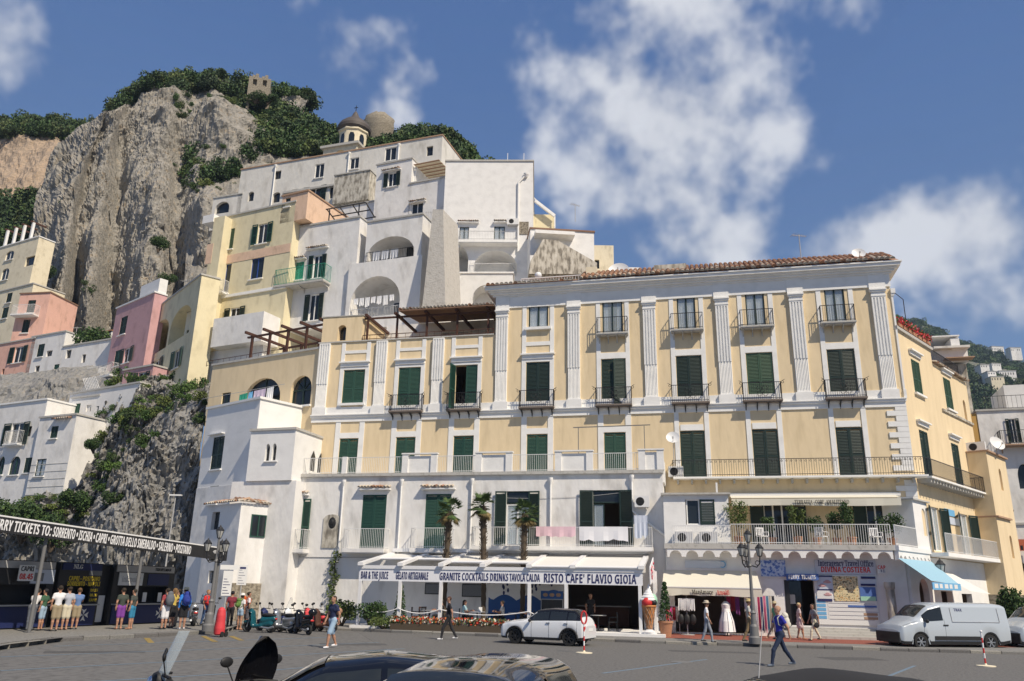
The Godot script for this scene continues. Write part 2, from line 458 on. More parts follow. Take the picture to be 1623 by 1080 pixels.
func glazing(parent: Node3D, u0: float, v0: float, u1: float, v1: float, z: float, frame: Material, curtain := 0.0, lights := 2, cross := 0.0, gm: Material = null) -> void:
	# casement set in a niche: frame, a pane for each light, curtains behind
	var f := MB.new()
	var t := minf(0.07, (u1 - u0) * 0.09)
	f.box(u0, v0, z - 0.05, u0 + t, v1, z); f.box(u1 - t, v0, z - 0.05, u1, v1, z)
	f.box(u0 + t, v0, z - 0.05, u1 - t, v0 + t, z); f.box(u0 + t, v1 - t, z - 0.05, u1 - t, v1, z)
	var w := (u1 - u0 - t) / lights
	for k in range(1, lights):
		f.box(u0 + t / 2 + w * k - t * 0.6, v0 + t, z - 0.05, u0 + t / 2 + w * k + t * 0.6, v1 - t, z + 0.004)
	if cross > 0.0: f.box(u0 + t, v0 + (v1 - v0) * cross, z - 0.048, u1 - t, v0 + (v1 - v0) * cross + t * 0.8, z - 0.002)
	part(parent, "frame", f, frame)
	for k in lights:
		var p := MB.new()
		p.box(u0 + t + w * k, v0 + t, z - 0.034, u0 + w * (k + 1), v1 - t, z - 0.028)
		part(parent, "pane", p, gm if gm else (M.pane if curtain > 0.0 else M.glass))
	if curtain > 0.0:
		for s in 2:
			var c := MB.new()
			var a := u0 + t if s == 0 else u1 - t - (u1 - u0) * curtain
			var n := 9
			for k in n:
				var x0 := a + (u1 - u0) * curtain * k / n; var x1 := a + (u1 - u0) * curtain * (k + 1) / n
				c.quad(Vector3(x0, v0 + t, z - 0.1 - 0.03 * (k % 2)), Vector3(x1, v0 + t, z - 0.1 - 0.03 * ((k + 1) % 2)), Vector3(x1, v1 - t, z - 0.1 - 0.03 * ((k + 1) % 2)), Vector3(x0, v1 - t, z - 0.1 - 0.03 * (k % 2)))
			part(parent, "curtain", c, M.curtain)

func railing_mesh(pts: Array, h: float, gap := 0.12, t := 0.016, low := 0.08, bend := 0.0) -> MB:
	# posts, rails and bars along a line of points
	var b := MB.new()
	for k in pts.size() - 1:
		var a: Vector3 = pts[k]; var e: Vector3 = pts[k + 1]
		var n := maxi(1, int(round(a.distance_to(e) / gap)))
		b.bar(a + Vector3.UP * h, e + Vector3.UP * h, t * 2.6, t * 2.0)
		b.bar(a + Vector3.UP * low, e + Vector3.UP * low, t * 1.8, t * 1.8)
		for s in n + 1:
			var q := a.lerp(e, float(s) / n)
			var w := t * (1.8 if s == 0 or s == n else 1.0)
			b.box(q.x - w / 2, q.y, q.z - w / 2, q.x + w / 2, q.y + h, q.z + w / 2)
	return b

func ring(b: MB, o: Vector3, r: float, t: float, n := 10, a0 := 0.0, a1 := TAU) -> void:
	var p := []
	for k in n + 1:
		var a := a0 + (a1 - a0) * k / n
		p.append(o + Vector3(cos(a), sin(a), 0) * r)
	b.tube(p, t, 4, false)

func balcony(parent: Node3D, u0: float, u1: float, v: float, d: float, h: float, slab: Material, rail: Material, brackets := 4, ornate := false, z := 0.0, th := 0.1, gap := 0.12) -> Node3D:
	var o := node(parent, "balcony")
	var s := MB.new()
	s.box(u0 - 0.04, v - th, z, u1 + 0.04, v, z + d + 0.04)
	s.box(u0 - 0.01, v - th - 0.05, z, u1 + 0.01, v - th - 0.003, z + d)
	part(o, "slab", s, slab)
	var b := railing_mesh([Vector3(u0, v, z), Vector3(u0, v, z + d - 0.02), Vector3(u1, v, z + d - 0.02), Vector3(u1, v, z)], h, gap)
	if ornate:
		var m := (u0 + u1) / 2
		for k in [-1, 1]:
			for j in [-1, 1]:
				ring(b, Vector3(m + k * 0.16, v + h * 0.5 + j * 0.17, z + d), 0.14, 0.014, 10)
		ring(b, Vector3(m, v + h * 0.5, z + d), 0.1, 0.014)
		for k in [-1, 1]:
			ring(b, Vector3(u0 - 0.1 if k < 0 else u1 + 0.1, v + h, z + d - 0.1), 0.07, 0.014)
			b.bar(Vector3(u0 if k < 0 else u1, v + h, z + d - 0.02), Vector3(u0 - 0.22 if k < 0 else u1 + 0.22, v + h + 0.12, z + d + 0.06), 0.02, 0.02)
	part(o, "railing", b, rail)
	for k in brackets:
		var x := u0 + 0.12 + (u1 - u0 - 0.24) * k / maxf(1, brackets - 1)
		var q := MB.new()
		q.prism([Vector2(0, -0.42), Vector2(0.06, -0.4), Vector2(0.12, -0.2), Vector2(d * 0.92, -0.06), Vector2(d * 0.92, 0), Vector2(0, 0)], -0.03, 0.03)
		var w := part(o, "bracket", q, rail if ornate else slab, Vector3(x, v - th - 0.053, z))
		w.rotation.y = -PI / 2
	return o

func tile_mesh(l := 0.46, r := 0.105) -> MB:
	# one curved cover tile lying along -z, its low end at the origin
	var b := MB.new()
	var n := 6
	for k in n:
		var a0 := PI * k / n; var a1 := PI * (k + 1) / n
		var f := 0.82
		var d0 := Vector3(cos(a0), sin(a0), 0); var d1 := Vector3(cos(a1), sin(a1), 0)
		b.p3(d1 * r, d0 * r, d0 * r * f + Vector3(0, 0, -l), d1, d0, d0)
		b.p3(d1 * r, d0 * r * f + Vector3(0, 0, -l), d1 * r * f + Vector3(0, 0, -l), d1, d0, d1)
		var e := r - 0.018
		b.quad(d0 * e, d1 * e, d1 * r, d0 * r)
		b.tri(Vector3(0, 0, -0.02), d0 * e + Vector3(0, 0, -0.02), d1 * e + Vector3(0, 0, -0.02))
	return b

var tile0: ArrayMesh
func tile_row(parent: Node3D, u0: float, u1: float, v: float, z: float, pitch: float, slope: float, rows: int, wobble := 0.5, names := "roof_tile") -> void:
	# rows of tiles climbing away from the eaves, each tile a piece of its own
	if tile0 == null: tile0 = tile_mesh().mesh()
	var ms := [M.terracotta, M.tile_b, M.tile_c, M.tile_d, M.tile_pale]
	var n := int((u1 - u0) / pitch)
	for r in rows:
		for k in n:
			var m: Material = ms[rng.randi() % 5]
			if r == 0 and rng.randf() < 0.75: m = M.tile_pale
			var o := part(parent, names, tile0, m, Vector3(u0 + pitch * (k + 0.5) + rng.randf_range(-0.015, 0.015) * wobble, v + 0.36 * r * sin(slope) + rng.randf_range(-0.012, 0.012), z - 0.36 * r * cos(slope) + rng.randf_range(-0.03, 0.03) * wobble))
			o.rotation = Vector3(slope, rng.randf_range(-0.06, 0.06) * wobble, 0)
			o.scale = Vector3(pitch / 0.22, pitch / 0.22, 1)

func tile_field(parent: Node3D, u0: float, u1: float, v: float, z: float, pitch: float, slope: float, r0: int, rows: int) -> void:
	# the tiles further up, joined
	var b := MB.new()
	var t := tile_mesh()
	for r in range(r0, r0 + rows):
		for k in int((u1 - u0) / pitch):
			b.xf = Transform3D(Basis(Vector3.RIGHT, slope) * Basis.from_scale(Vector3(pitch / 0.22, pitch / 0.22, 1)), Vector3(u0 + pitch * (k + 0.5), v + 0.36 * r * sin(slope) + rng.randf_range(-0.01, 0.01), z - 0.36 * r * cos(slope)))
			for j in range(0, t.v.size(), 3):
				for i in 3:
					b.v.append(b.xf * t.v[j + i]); b.n.append((b.xf.basis * t.n[j + i]).normalized()); b.c.append(Color.WHITE); b.uv.append(Vector2.ZERO)
	var o := part(parent, "roof_tiles", b, M.tile_b)
	o.set_meta("kind", "stuff")

func hood(parent: Node3D, u0: float, u1: float, v: float, z := 0.0) -> void:
	# little tiled rain hood above a window
	var o := node(parent, "tile_hood")
	part(o, "shelf", bx(u0, v - 0.07, z, u1, v, z + 0.3), M.trim)
	tile_row(o, u0, u1, v + 0.06, z + 0.36, 0.2, 0.3, 1, 1.0, "tile")

func pilaster(parent: Node3D, u: float, v0: float, v1: float, w: float, cap := true, z := 0.0) -> void:
	var o := node(parent, "pilaster")
	part(o, "pedestal", bx(u - w * 0.62, v0 - 0.5, z, u + w * 0.62, v0, z + 0.2), M.trim)
	var s := MB.new()
	var h := w / 2
	var mid := v0 + (v1 - v0) * 0.36
	s.box(u - h, v0, z, u + h, v1, z + 0.1)
	var n := 5
	var f := w / (n * 2 - 1)
	for k in n:
		var x := u - h + f * 2 * k
		s.box(x, mid, z + 0.101, x + f, v1 - 0.08, z + 0.16)
	s.box(u - h, v1 - 0.08, z + 0.101, u + h, v1, z + 0.16)
	for k in 9:
		var x := u - h + w * (k + 0.5) / 9
		s.tube([Vector3(x, v0 + 0.08, z + 0.1), Vector3(x, mid - 0.02, z + 0.1)], w / 22, 5, false)
	s.box(u - h, v0, z + 0.101, u + h, v0 + 0.08, z + 0.15)
	part(o, "shaft", s, M.trim)
	if cap:
		var c := MB.new()
		c.box(u - h * 1.06, v1, z, u + h * 1.06, v1 + 0.1, z + 0.19)
		c.box(u - h * 1.0, v1 + 0.1, z, u + h * 1.0, v1 + 0.26, z + 0.17)
		c.box(u - h * 1.14, v1 + 0.26, z, u + h * 1.14, v1 + 0.36, z + 0.24)
		c.box(u - h * 1.22, v1 + 0.36, z, u + h * 1.22, v1 + 0.44, z + 0.29)
		part(o, "capital", c, M.trim)

func pipe(parent: Node3D, pts: Array, r := 0.055, called := "downpipe", m: Material = null, funnel := true) -> void:
	var b := MB.new()
	b.tube(pts, r, 8)
	if funnel:
		b.xf = Transform3D(Basis.IDENTITY, pts[0])
		b.lathe([[r, -0.3], [r * 2.4, -0.02], [r * 2.6, 0.1], [r * 2.2, 0.1]], 8)
	part(parent, called, b, m if m else M.trim)

func air_con(at: Vector3, turn: float, label: String, w := 0.85) -> void:
	var o := thing("air_conditioner", label, "air conditioner", at, turn, "air conditioners on the house walls")
	part(o, "casing", bx(-w / 2, 0, 0, w / 2, 0.6, 0.32), M.white_metal)
	var g := MB.new()
	for k in 4: ring(g, Vector3(-w * 0.12, 0.3, 0.325), 0.06 + 0.055 * k, 0.008, 14)
	part(o, "fan_grille", g, M.iron)
	var d := MB.new()
	d.prism(range(16).map(func(k): return Vector2(-w * 0.12 + cos(TAU * k / 16) * 0.23, 0.3 + sin(TAU * k / 16) * 0.23)), 0.318, 0.322)
	part(o, "fan", d, M.black)
	for s in [-1, 1]: part(o, "bracket", bx(s * w * 0.35 - 0.02, -0.06, -0.1, s * w * 0.35 + 0.02, -0.002, 0.3), M.galvanised)

func dish(at: Vector3, turn: float, label: String, r := 0.42, mast := 0.8) -> void:
	var o := thing("satellite_dish", label, "satellite dish", at, turn)
	var p := MB.new()
	p.tube([Vector3(0, -mast, 0), Vector3(0, 0.05, 0)], 0.025, 6)
	part(o, "mast", p, M.galvanised)
	var d := MB.new()
	var prof := []
	for k in 6: prof.append([r * k / 5.0, 0.25 * r * pow(k / 5.0, 2)])
	d.xf = Transform3D(Basis(Vector3.RIGHT, deg_to_rad(65)), Vector3(0, 0, 0.05))
	d.lathe(prof, 20)
	part(o, "reflector", d, M.white_metal)
	var a := MB.new()
	a.bar(Vector3(0, -r * 0.8, 0.1), Vector3(0, -0.05, r * 1.1), 0.025, 0.025)
	a.box(-0.04, -0.1, r * 1.05, 0.04, 0.02, r * 1.25)
	part(o, "feed_arm", a, M.galvanised)

# a house window: niche already cut in the wall; kinds: shut, glass, open, dark
func house_window(parent: Node3D, u0: float, v0: float, u1: float, v1: float, kind: String, paint: Material, sill := true, z := 0.0, nd := 0.22) -> Node3D:
	var o := node(parent, "window")
	match kind:
		"shut": shutters(o, u0, v0, u1, v1, z - 0.03, paint)
		"glass": glazing(o, u0, v0, u1, v1, z - 0.1, paint, 0.0, 2)
		"curtain": glazing(o, u0, v0, u1, v1, z - 0.06, paint, 0.3, 2)
		"open":
			glazing(o, u0, v0, u1, v1, z - 0.1, M.trim, 0.0, 2)
			shutters(o, u0, v0, u1, v1, z + 0.0, paint, 176, 176)
		"dark": part(o, "pane", bx(u0, v0, z - nd + 0.01, u1, v1, z - nd + 0.03), M.glass)
	if sill:
		part(o, "sill", bx(u0 - 0.1, v0 - 0.09, z, u1 + 0.1, v0 - 0.004, z + 0.14), M.trim)
	return o

# ---------------------------------------------------------------- sky, sun, camera
func sky_image() -> ImageTexture:
	var w := 2048; var h := 1024
	var data := PackedByteArray()
	data.resize(w * h * 3)
	var n1 := FastNoiseLite.new(); n1.seed = 11; n1.frequency = 0.055; n1.fractal_octaves = 6; n1.fractal_gain = 0.55
	var n2 := FastNoiseLite.new(); n2.seed = 23; n2.frequency = 0.02; n2.fractal_octaves = 4
	# banks of cloud: azimuth, elevation, half widths in degrees, weight
	var banks := [
		[5.9, 39.2, 5.0, 4.0, 0.8], [11.7, 39.0, 7.5, 4.5, 1.0], [17.3, 38.2, 6.0, 3.5, 0.8], [10.5, 35.8, 6.0, 4.0, 1.1], [15.0, 35.4, 5.0, 4.0, 1.0], [12.3, 32.3, 6.0, 4.5, 1.3], [17.6, 30.6, 3.2, 4.0, 1.0], [9.7, 29.2, 5.0, 4.0, 1.2], [13.0, 27.2, 4.6, 3.2, 1.2], [15.0, 24.0, 3.8, 2.2, 1.3], [11.9, 23.4, 2.6, 1.6, 1.0],
		[-13.6, 36.3, 3.0, 2.2, 0.95], [-10.2, 35.1, 2.2, 1.4, 0.85], [-18.1, 38.3, 1.5, 1.4, 0.7], [-10.5, 32.7, 1.6, 1.1, 0.8], [-37.0, 31.0, 1.8, 2.2, 0.9],
		[29.2, 22.4, 5.4, 2.6, 1.25], [32.9, 22.3, 5.0, 2.6, 1.25], [26.7, 21.4, 4.0, 1.8, 0.95], [25.4, 27.6, 3.0, 1.2, 0.5], [34.8, 24.8, 2.6, 1.5, 0.8], [33.6, 17.9, 3.6, 2.4, 0.95], [31.9, 16.0, 3.4, 1.3, 0.85]]
	for y in h:
		var el := PI / 2 - PI * (y + 0.5) / h
		var se := sin(el); var ce := cos(el)
		var k := clampf(se, 0, 1)
		var t := pow(1.0 - k, 2.6)
		var base := Vector3(0.066, 0.14, 0.345).lerp(Vector3(0.235, 0.375, 0.58), t)
		if el < 0.0: base = Vector3(0.16, 0.17, 0.17)
		var eld := rad_to_deg(el)
		var near := []
		for q in banks:
			if absf(eld - q[1]) < q[3] * 1.9: near.append(q)
		for x in w:
			var c := base
			if el > -0.02:
				var az := wrapf((float(x) + 0.5) / w * TAU, -PI, PI)
				var d := Vector3(sin(az) * ce, se, -cos(az) * ce)
				var azd := rad_to_deg(az)
				var cover := 0.0
				for q in near:
					var ax: float = (azd - q[0]) * ce / q[2]; var ey: float = (eld - q[1]) / q[3]
					var e := ax * ax + ey * ey
					if e < 3.4: cover = maxf(cover, q[4] * (1.0 - e / 3.4))
				var out := absf(azd) > 40.0 or eld > 48.0
				if out: cover = maxf(cover, n2.get_noise_3dv(d * 60.0) * 1.5 + 0.1)
				if cover > 0.02:
					var f := n1.get_noise_3dv(d * 130.0) + 0.36 * n1.get_noise_3dv(d * 420.0)
					var a := smoothstep(0.4, 1.5, cover + f * 1.05)
					var lit := 0.72 + 0.2 * clampf(f + 0.25, -0.5, 0.6)
					c = c.lerp(Vector3(lit, lit * 1.01, lit * 1.04), a * 0.78)
				else:
					c *= 1.0 + 0.04 * n2.get_noise_3dv(d * 90.0)
			var o := (y * w + x) * 3
			var s := Color(c.x, c.y, c.z).linear_to_srgb()
			data[o] = int(clampf(s.r * 255 + 0.5, 0, 255)); data[o + 1] = int(clampf(s.g * 255 + 0.5, 0, 255)); data[o + 2] = int(clampf(s.b * 255 + 0.5, 0, 255))
	return ImageTexture.create_from_image(Image.create_from_data(w, h, false, Image.FORMAT_RGB8, data))

func world() -> void:
	var cam := Camera3D.new()
	cam.name = "camera"
	cam.position = Vector3(0, 2.16, 0)
	cam.basis = Basis(Vector3.RIGHT, deg_to_rad(17.3)) * Basis(Vector3.BACK, deg_to_rad(1.14))
	cam.fov = rad_to_deg(2.0 * atan(540.0 / 1266.0))
	cam.far = 3000.0
	cam.near = 0.1
	add_child(cam)
	cam.current = true
	var we := WorldEnvironment.new()
	we.name = "air"
	var e := Environment.new()
	e.background_mode = Environment.BG_SKY
	e.tonemap_mode = Environment.TONE_MAPPER_LINEAR
	e.tonemap_exposure = 1.03
	e.fog_enabled = true; e.fog_density = 0.00016; e.fog_light_color = Color(0.62, 0.7, 0.8)
	e.sdfgi_enabled = true; e.ssao_enabled = true; e.ssil_enabled = true
	var sm := PanoramaSkyMaterial.new()
	sm.panorama = sky_image()
	e.sky = Sky.new()
	e.sky.sky_material = sm
	we.environment = e
	add_child(we)
	var sun := DirectionalLight3D.new()
	sun.name = "sun"
	sun.light_energy = 1.6
	sun.light_color = Color(1.0, 0.945, 0.86)
	sun.light_angular_distance = 0.53
	sun.shadow_enabled = true
	var az := deg_to_rad(41.0); var el := deg_to_rad(48.0)
	var to := Vector3(sin(az) * cos(el), sin(el), cos(az) * cos(el))
	add_child(sun)
	sun.look_at_from_position(to * 100.0, Vector3.ZERO, Vector3.UP)

# ---------------------------------------------------------------- the palazzo
func palazzo() -> void:
	var p := building("yellow_palazzo", "long yellow palazzo with white fluted pilasters and green shutters above the square", "A")
	var mc := [-26.9, -23.04, -19.23, -14.57, -9.85, -5.33, -1.26, 3.27]      # window axes
	var pc := [-29.13, -25.05, -21.13, -16.92, -12.28, -7.58, -3.22, 1.07, 5.65] # pilaster axes
	var holes_l := []; var holes_r := []
	for k in 8:
		var hs := holes_l if k < 3 else holes_r
		hs.append([mc[k] - 0.74, 13.55 if k == 0 else 12.9, mc[k] + 0.74, 15.8, 0.3] + ([0.0, 1] if k == 2 else []))
		hs.append([mc[k] - 0.63 - (0.07 if k > 4 else 0.0), 8.5, mc[k] + 0.63 + (0.07 if k > 4 else 0.0), 11.22, 0.3])
		if k >= 3: hs.append([mc[k] - (0.63 if k < 5 else 0.55), 18.1 if k == 3 else 17.4, mc[k] + (0.63 if k < 5 else 0.55), 19.85 if k < 5 else 19.7, 0.6])
	var w := MB.new()
	w.wall(-29.6, 8.3, -17.4, 17.75, holes_l, 11.0)
	part(p, "wall", w, M.yellow)
	w = MB.new(); w.room(-21.0, 12.8, -5.0, -17.5, 16.2, -0.3, mc[2] - 0.74, 12.9, mc[2] + 0.74, 15.8)
	part(p, "room", w, M.interior)
	w = MB.new()
	w.wall(-17.4, 8.3, 6.36, 20.3, holes_r, 13.0)
	part(p, "wall", w, M.yellow)
	# doors of the terrace restaurant
	w = MB.new()
	w.wall(-7.0, 4.3, 6.36, 8.298, [[-1.65, 4.7, -0.15, 7.0, 0.3, 0.0, 1], [3.7, 4.7, 5.1, 7.0, 0.3, 0.0, 1]], 9.0)
	part(p, "wall", w, M.yellow)
	w = MB.new()
	w.room(-3.0, 4.65, -6.0, 6.0, 7.8, -0.3, -1.65, 4.7, -0.15, 7.0)
	part(p, "restaurant_room", w, M.interior)
	# white belts, dado, frieze, window bands
	var t := MB.new()
	t.box(-29.66, 12.32, 0, 6.40, 12.62, 0.07)
	t.box(-29.7, 12.62, 0, 6.44, 12.74, 0.16)
	t.box(-29.7, 12.74, 0, 6.44, 12.8, 0.22)
	part(p, "belt_course", t, M.trim)
	t = MB.new()
	for k in 8:
		t.box(pc[k] + 0.475, 12.803, 0, pc[k + 1] - 0.475, 13.3, 0.05)
	part(p, "dado", t, M.trim)
	part(p, "frieze", bx(-17.36, 19.5, 0, 6.40, 20.28, 0.075), M.trim)
	var fr := MB.new()
	for k in 8:
		var x: float = mc[k]
		var top := 17.7 if k < 3 else 19.497
		for s in [-1, 1]:
			var a: float = x + s * 0.765
			var b: float = x + s * 1.03
			fr.box(minf(a, b), 13.303, 0, maxf(a, b), top, 0.04)
			var c: float = x + s * (0.66 if k < 5 else 0.73)
			var d: float = x + s * 1.0
			fr.box(minf(c, d), 8.45, 0, maxf(c, d), 12.317, 0.04)
		fr.box(x - 0.764, 15.83, 0, x + 0.764, 16.2 if k >= 3 else 16.0, 0.042)
		fr.box(x - 0.659, 11.25, 0, x + 0.659, 11.6, 0.042)
		if k < 4: fr.box(x - 0.764, 16.95 if k < 3 else 16.9, 0, x + 0.764, 17.15, 0.041)
	part(p, "window_bands", fr, M.trim)
	# cornice with its returns round the corner
	var c := MB.new()
	for s in [[20.28, 20.4, 0.16], [20.4, 20.52, 0.3], [20.52, 20.62, 0.42], [20.62, 20.8, 0.6], [20.8, 20.88, 0.68]]:
		c.box(-17.4 - s[2], s[0], -4.0, 6.36 + s[2], s[1] - 0.002, s[2])
	part(p, "cornice", c, M.trim)
	for k in 9:
		pilaster(p, pc[k], 13.3, 17.7 if k < 3 else 18.9, 0.76, k >= 3)
		if k >= 3:
			part(p, "frieze_block", bx(pc[k] - 0.45, 19.345, 0.0, pc[k] + 0.45, 20.277, 0.13), M.trim)
	# return pilaster on the side of the corner
	var rp := node(p, "return_pilaster")
	var rb := MB.new()
	rb.box(6.362, 12.8, -0.95, 6.5, 13.3, 0.1); rb.box(6.362, 13.3, -0.85, 6.46, 18.9, 0.06)
	rb.box(6.362, 18.9, -0.9, 6.52, 19.05, 0.1); rb.box(6.362, 19.05, -0.95, 6.6, 19.34, 0.14)
	part(rp, "shaft", rb, M.trim)
	# quoins down the corner
	for k in 12:
		var y := 8.75 + k * 0.305
		if y > 12.2: break
		var long := k % 2 == 0
		var q := MB.new()
		q.box(6.36 - (1.0 if long else 0.55), y + 0.01, 0.0, 6.4, y + 0.3, 0.06)
		part(p, "quoin", q, M.trim)
	for k in 10:
		var y := 5.2 + k * 0.305
		if y > 8.2: break
		part(p, "quoin", bx(6.36 - (1.0 if k % 2 == 0 else 0.55), y + 0.01, 0.0, 6.4, y + 0.3, 0.06), M.trim)
	# windows
	for k in 8:
		var x: float = mc[k]
		var paint: Material = M.green if k < 3 else (M.olive_green if k == 6 else M.dark_green)
		var o := node(p, "window")
		shutters(o, x - 0.73, 13.56 if k == 0 else 12.91, x + 0.73, 15.79, -0.02, paint, 100 if k == 2 else 0, 14 if k == 4 else 0)
		if k < 4:
			var hd := MB.new()
			hd.box(x - 1.0, 16.03, 0, x + 1.0, 16.28, 0.1); hd.box(x - 1.08, 16.28, 0, x + 1.08, 16.36, 0.22)
			part(o, "hood", hd, M.trim)
		if k == 0: part(o, "sill", bx(x - 0.9, 13.4, 0, x + 0.9, 13.545, 0.18), M.trim)
		else: balcony(p, x - 1.06, x + 1.06, 12.87, 0.5, 1.02, M.brown_stone, M.iron, 4, true)
		o = node(p, "window")
		shutters(o, x - (0.62 if k < 5 else 0.69), 8.51, x + (0.62 if k < 5 else 0.69), 11.2, -0.02, M.green if k < 5 else M.dark_green)
		if k >= 3:
			o = node(p, "window")
			var hw := 0.62 if k < 5 else 0.54
			glazing(o, x - hw, 18.11 if k == 3 else 17.41, x + hw, 19.84 if k < 5 else 19.69, -0.04, M.dark_green, 0.36 if k != 4 else 0.22, 2, 0.0)
			if k == 3:
				part(o, "sill", bx(x - 0.85, 17.93, 0, x + 0.85, 18.1, 0.22), M.trim)
			else:
				balcony(p, x - 0.93, x + 0.93, 17.38, 0.5, 1.0, M.slab, M.iron, 4, false)
	# roof
	part(p, "roof_slope", bx(-14.0, 20.88, -12.0, 6.6, 20.9, 0.5), M.tile_b)
	var sl := 0.5
	var eave := MB.new()
	eave.prism([Vector2(0.6, 20.885), Vector2(-2.2, 22.38), Vector2(-6.0, 20.885)], -6.95, 11.9)
	var ev := part(p, "roof_slope", eave, M.tile_b)
	ev.rotation.y = -PI / 2
	tile_row(p, -11.9, 6.95, 20.96, 0.74, 0.3, sl, 4)
	tile_field(p, -11.9, 6.95, 20.96, 0.74, 0.3, sl, 4, 4)
	# red tiles along the terrace edge of the roof
	tile_row(p, -17.9, -11.9, 20.9, 0.8, 0.3, 0.12, 1)
	part(p, "roof_slope", bx(-17.9, 20.88, -3.0, -11.9, 20.93, 0.7), M.terracotta)
	part(p, "dormer", bx(-7.2, 21.0, -2.2, -5.2, 22.0, -0.4), M.weathered)
	# roof terrace over the lower left half: pergola and little arched room
	var room := node(p, "roof_room")
	w = MB.new()
	w.wall(-29.5, 17.75, -26.6, 19.6, [[-28.35, 17.9, -27.75, 19.0, 0.5, 0.3]], 4.0)
	part(room, "wall", w, M.yellow)
	part(room, "coping", bx(-29.55, 19.6, -4.0, -26.55, 19.66, 0.05), M.slab)
	part(room, "window", bx(-28.33, 17.95, -0.48, -27.77, 18.95, -0.45), M.glass)
	part(p, "roof_edge", bx(-29.66, 17.752, -0.4, -17.45, 17.83, 0.08), M.slab)
	w = MB.new()
	w.wall(-26.5, 17.8, -17.4, 20.2, [[-24.7, 17.85, -23.2, 19.3, 0.6, 0.6], [-22.3, 17.85, -20.0, 19.4, 1.0], [-18.9, 18.1, -17.9, 19.2, 0.6]], 0.6, -4.0)
	part(p, "terrace_wall", w, M.aged_white)
	var per := node(p, "pergola")
	for k in 5:
		part(per, "post", bx(-26.4 + 2.1 * k, 17.83, -0.35, -26.28 + 2.1 * k, 19.4, -0.23), M.wood)
		part(per, "beam", bx(-26.42 + 2.1 * k, 19.5, -4.0, -26.26 + 2.1 * k, 19.66, 0.15), M.wood)
	part(per, "beam", bx(-26.6, 19.4, -0.36, -17.5, 19.5, -0.22), M.wood)
	var rf := MB.new()
	rf.prism([Vector2(0.3, 19.67), Vector2(-4.0, 20.25), Vector2(-4.0, 20.31), Vector2(0.3, 19.73)], 17.5, 24.0)
	var ro := part(per, "roof", rf, M.tile_d)
	ro.rotation.y = -PI / 2
	tile_row(per, -24.0, -17.5, 19.78, 0.32, 0.24, 0.14, 2)
	part(per, "railing", railing_mesh([Vector3(-26.5, 17.83, 0.02), Vector3(-17.5, 17.83, 0.02)], 0.35, 0.5, 0.02), M.wood)
	# long balcony of the lower floor, round the corner
	var lb := node(p, "long_balcony")
	part(lb, "slab", bx(-6.5, 8.35, 0.002, 6.9, 8.45, 0.75), M.trim)
	part(lb, "railing", railing_mesh([Vector3(-6.5, 8.45, 0.0), Vector3(-6.5, 8.45, 0.7), Vector3(6.75, 8.45, 0.7)], 0.95, 0.13, 0.016, 0.1), M.iron)
	var sw := MB.new()
	for k in 52: ring(sw, Vector3(-6.4 + 0.255 * k, 9.29, 0.7), 0.05, 0.012, 6)
	part(lb, "scrolls", sw, M.iron)
	for k in 17: part(lb, "bracket", bx(-6.3 + 0.78 * k, 8.1, 0, -6.2 + 0.78 * k, 8.348, 0.45), M.slab)
	# ---- side front, in its own frame
	var s2 := node(p, "side_front")
	s2.transform = p.transform.affine_inverse() * Transform3D(Basis(Vector3.UP, turn_of("A2")), PLANES["A2"][0])
	w = MB.new()
	w.wall(0.0, 4.22, 5.8, 17.0, [[1.95, 13.5, 3.35, 15.55, 0.25], [1.7, 8.62, 3.1, 11.3, 0.25], [1.6, 4.6, 3.2, 7.0, 0.3]], 5.0, 0.001)
	part(s2, "side_wall", w, M.yellow)
	w = MB.new()
	w.wall(5.8, 4.22, 12.4, 16.1, [[7.5, 13.5, 8.9, 15.55, 0.25], [7.2, 8.62, 8.6, 11.3, 0.25], [6.6, 4.6, 8.4, 7.0, 0.3], [11.0, 13.3, 11.5, 14.7, 0.3, 0.25]], 5.0, 0.001)
	part(s2, "side_wall", w, M.yellow)
	return side_front(p, s2)

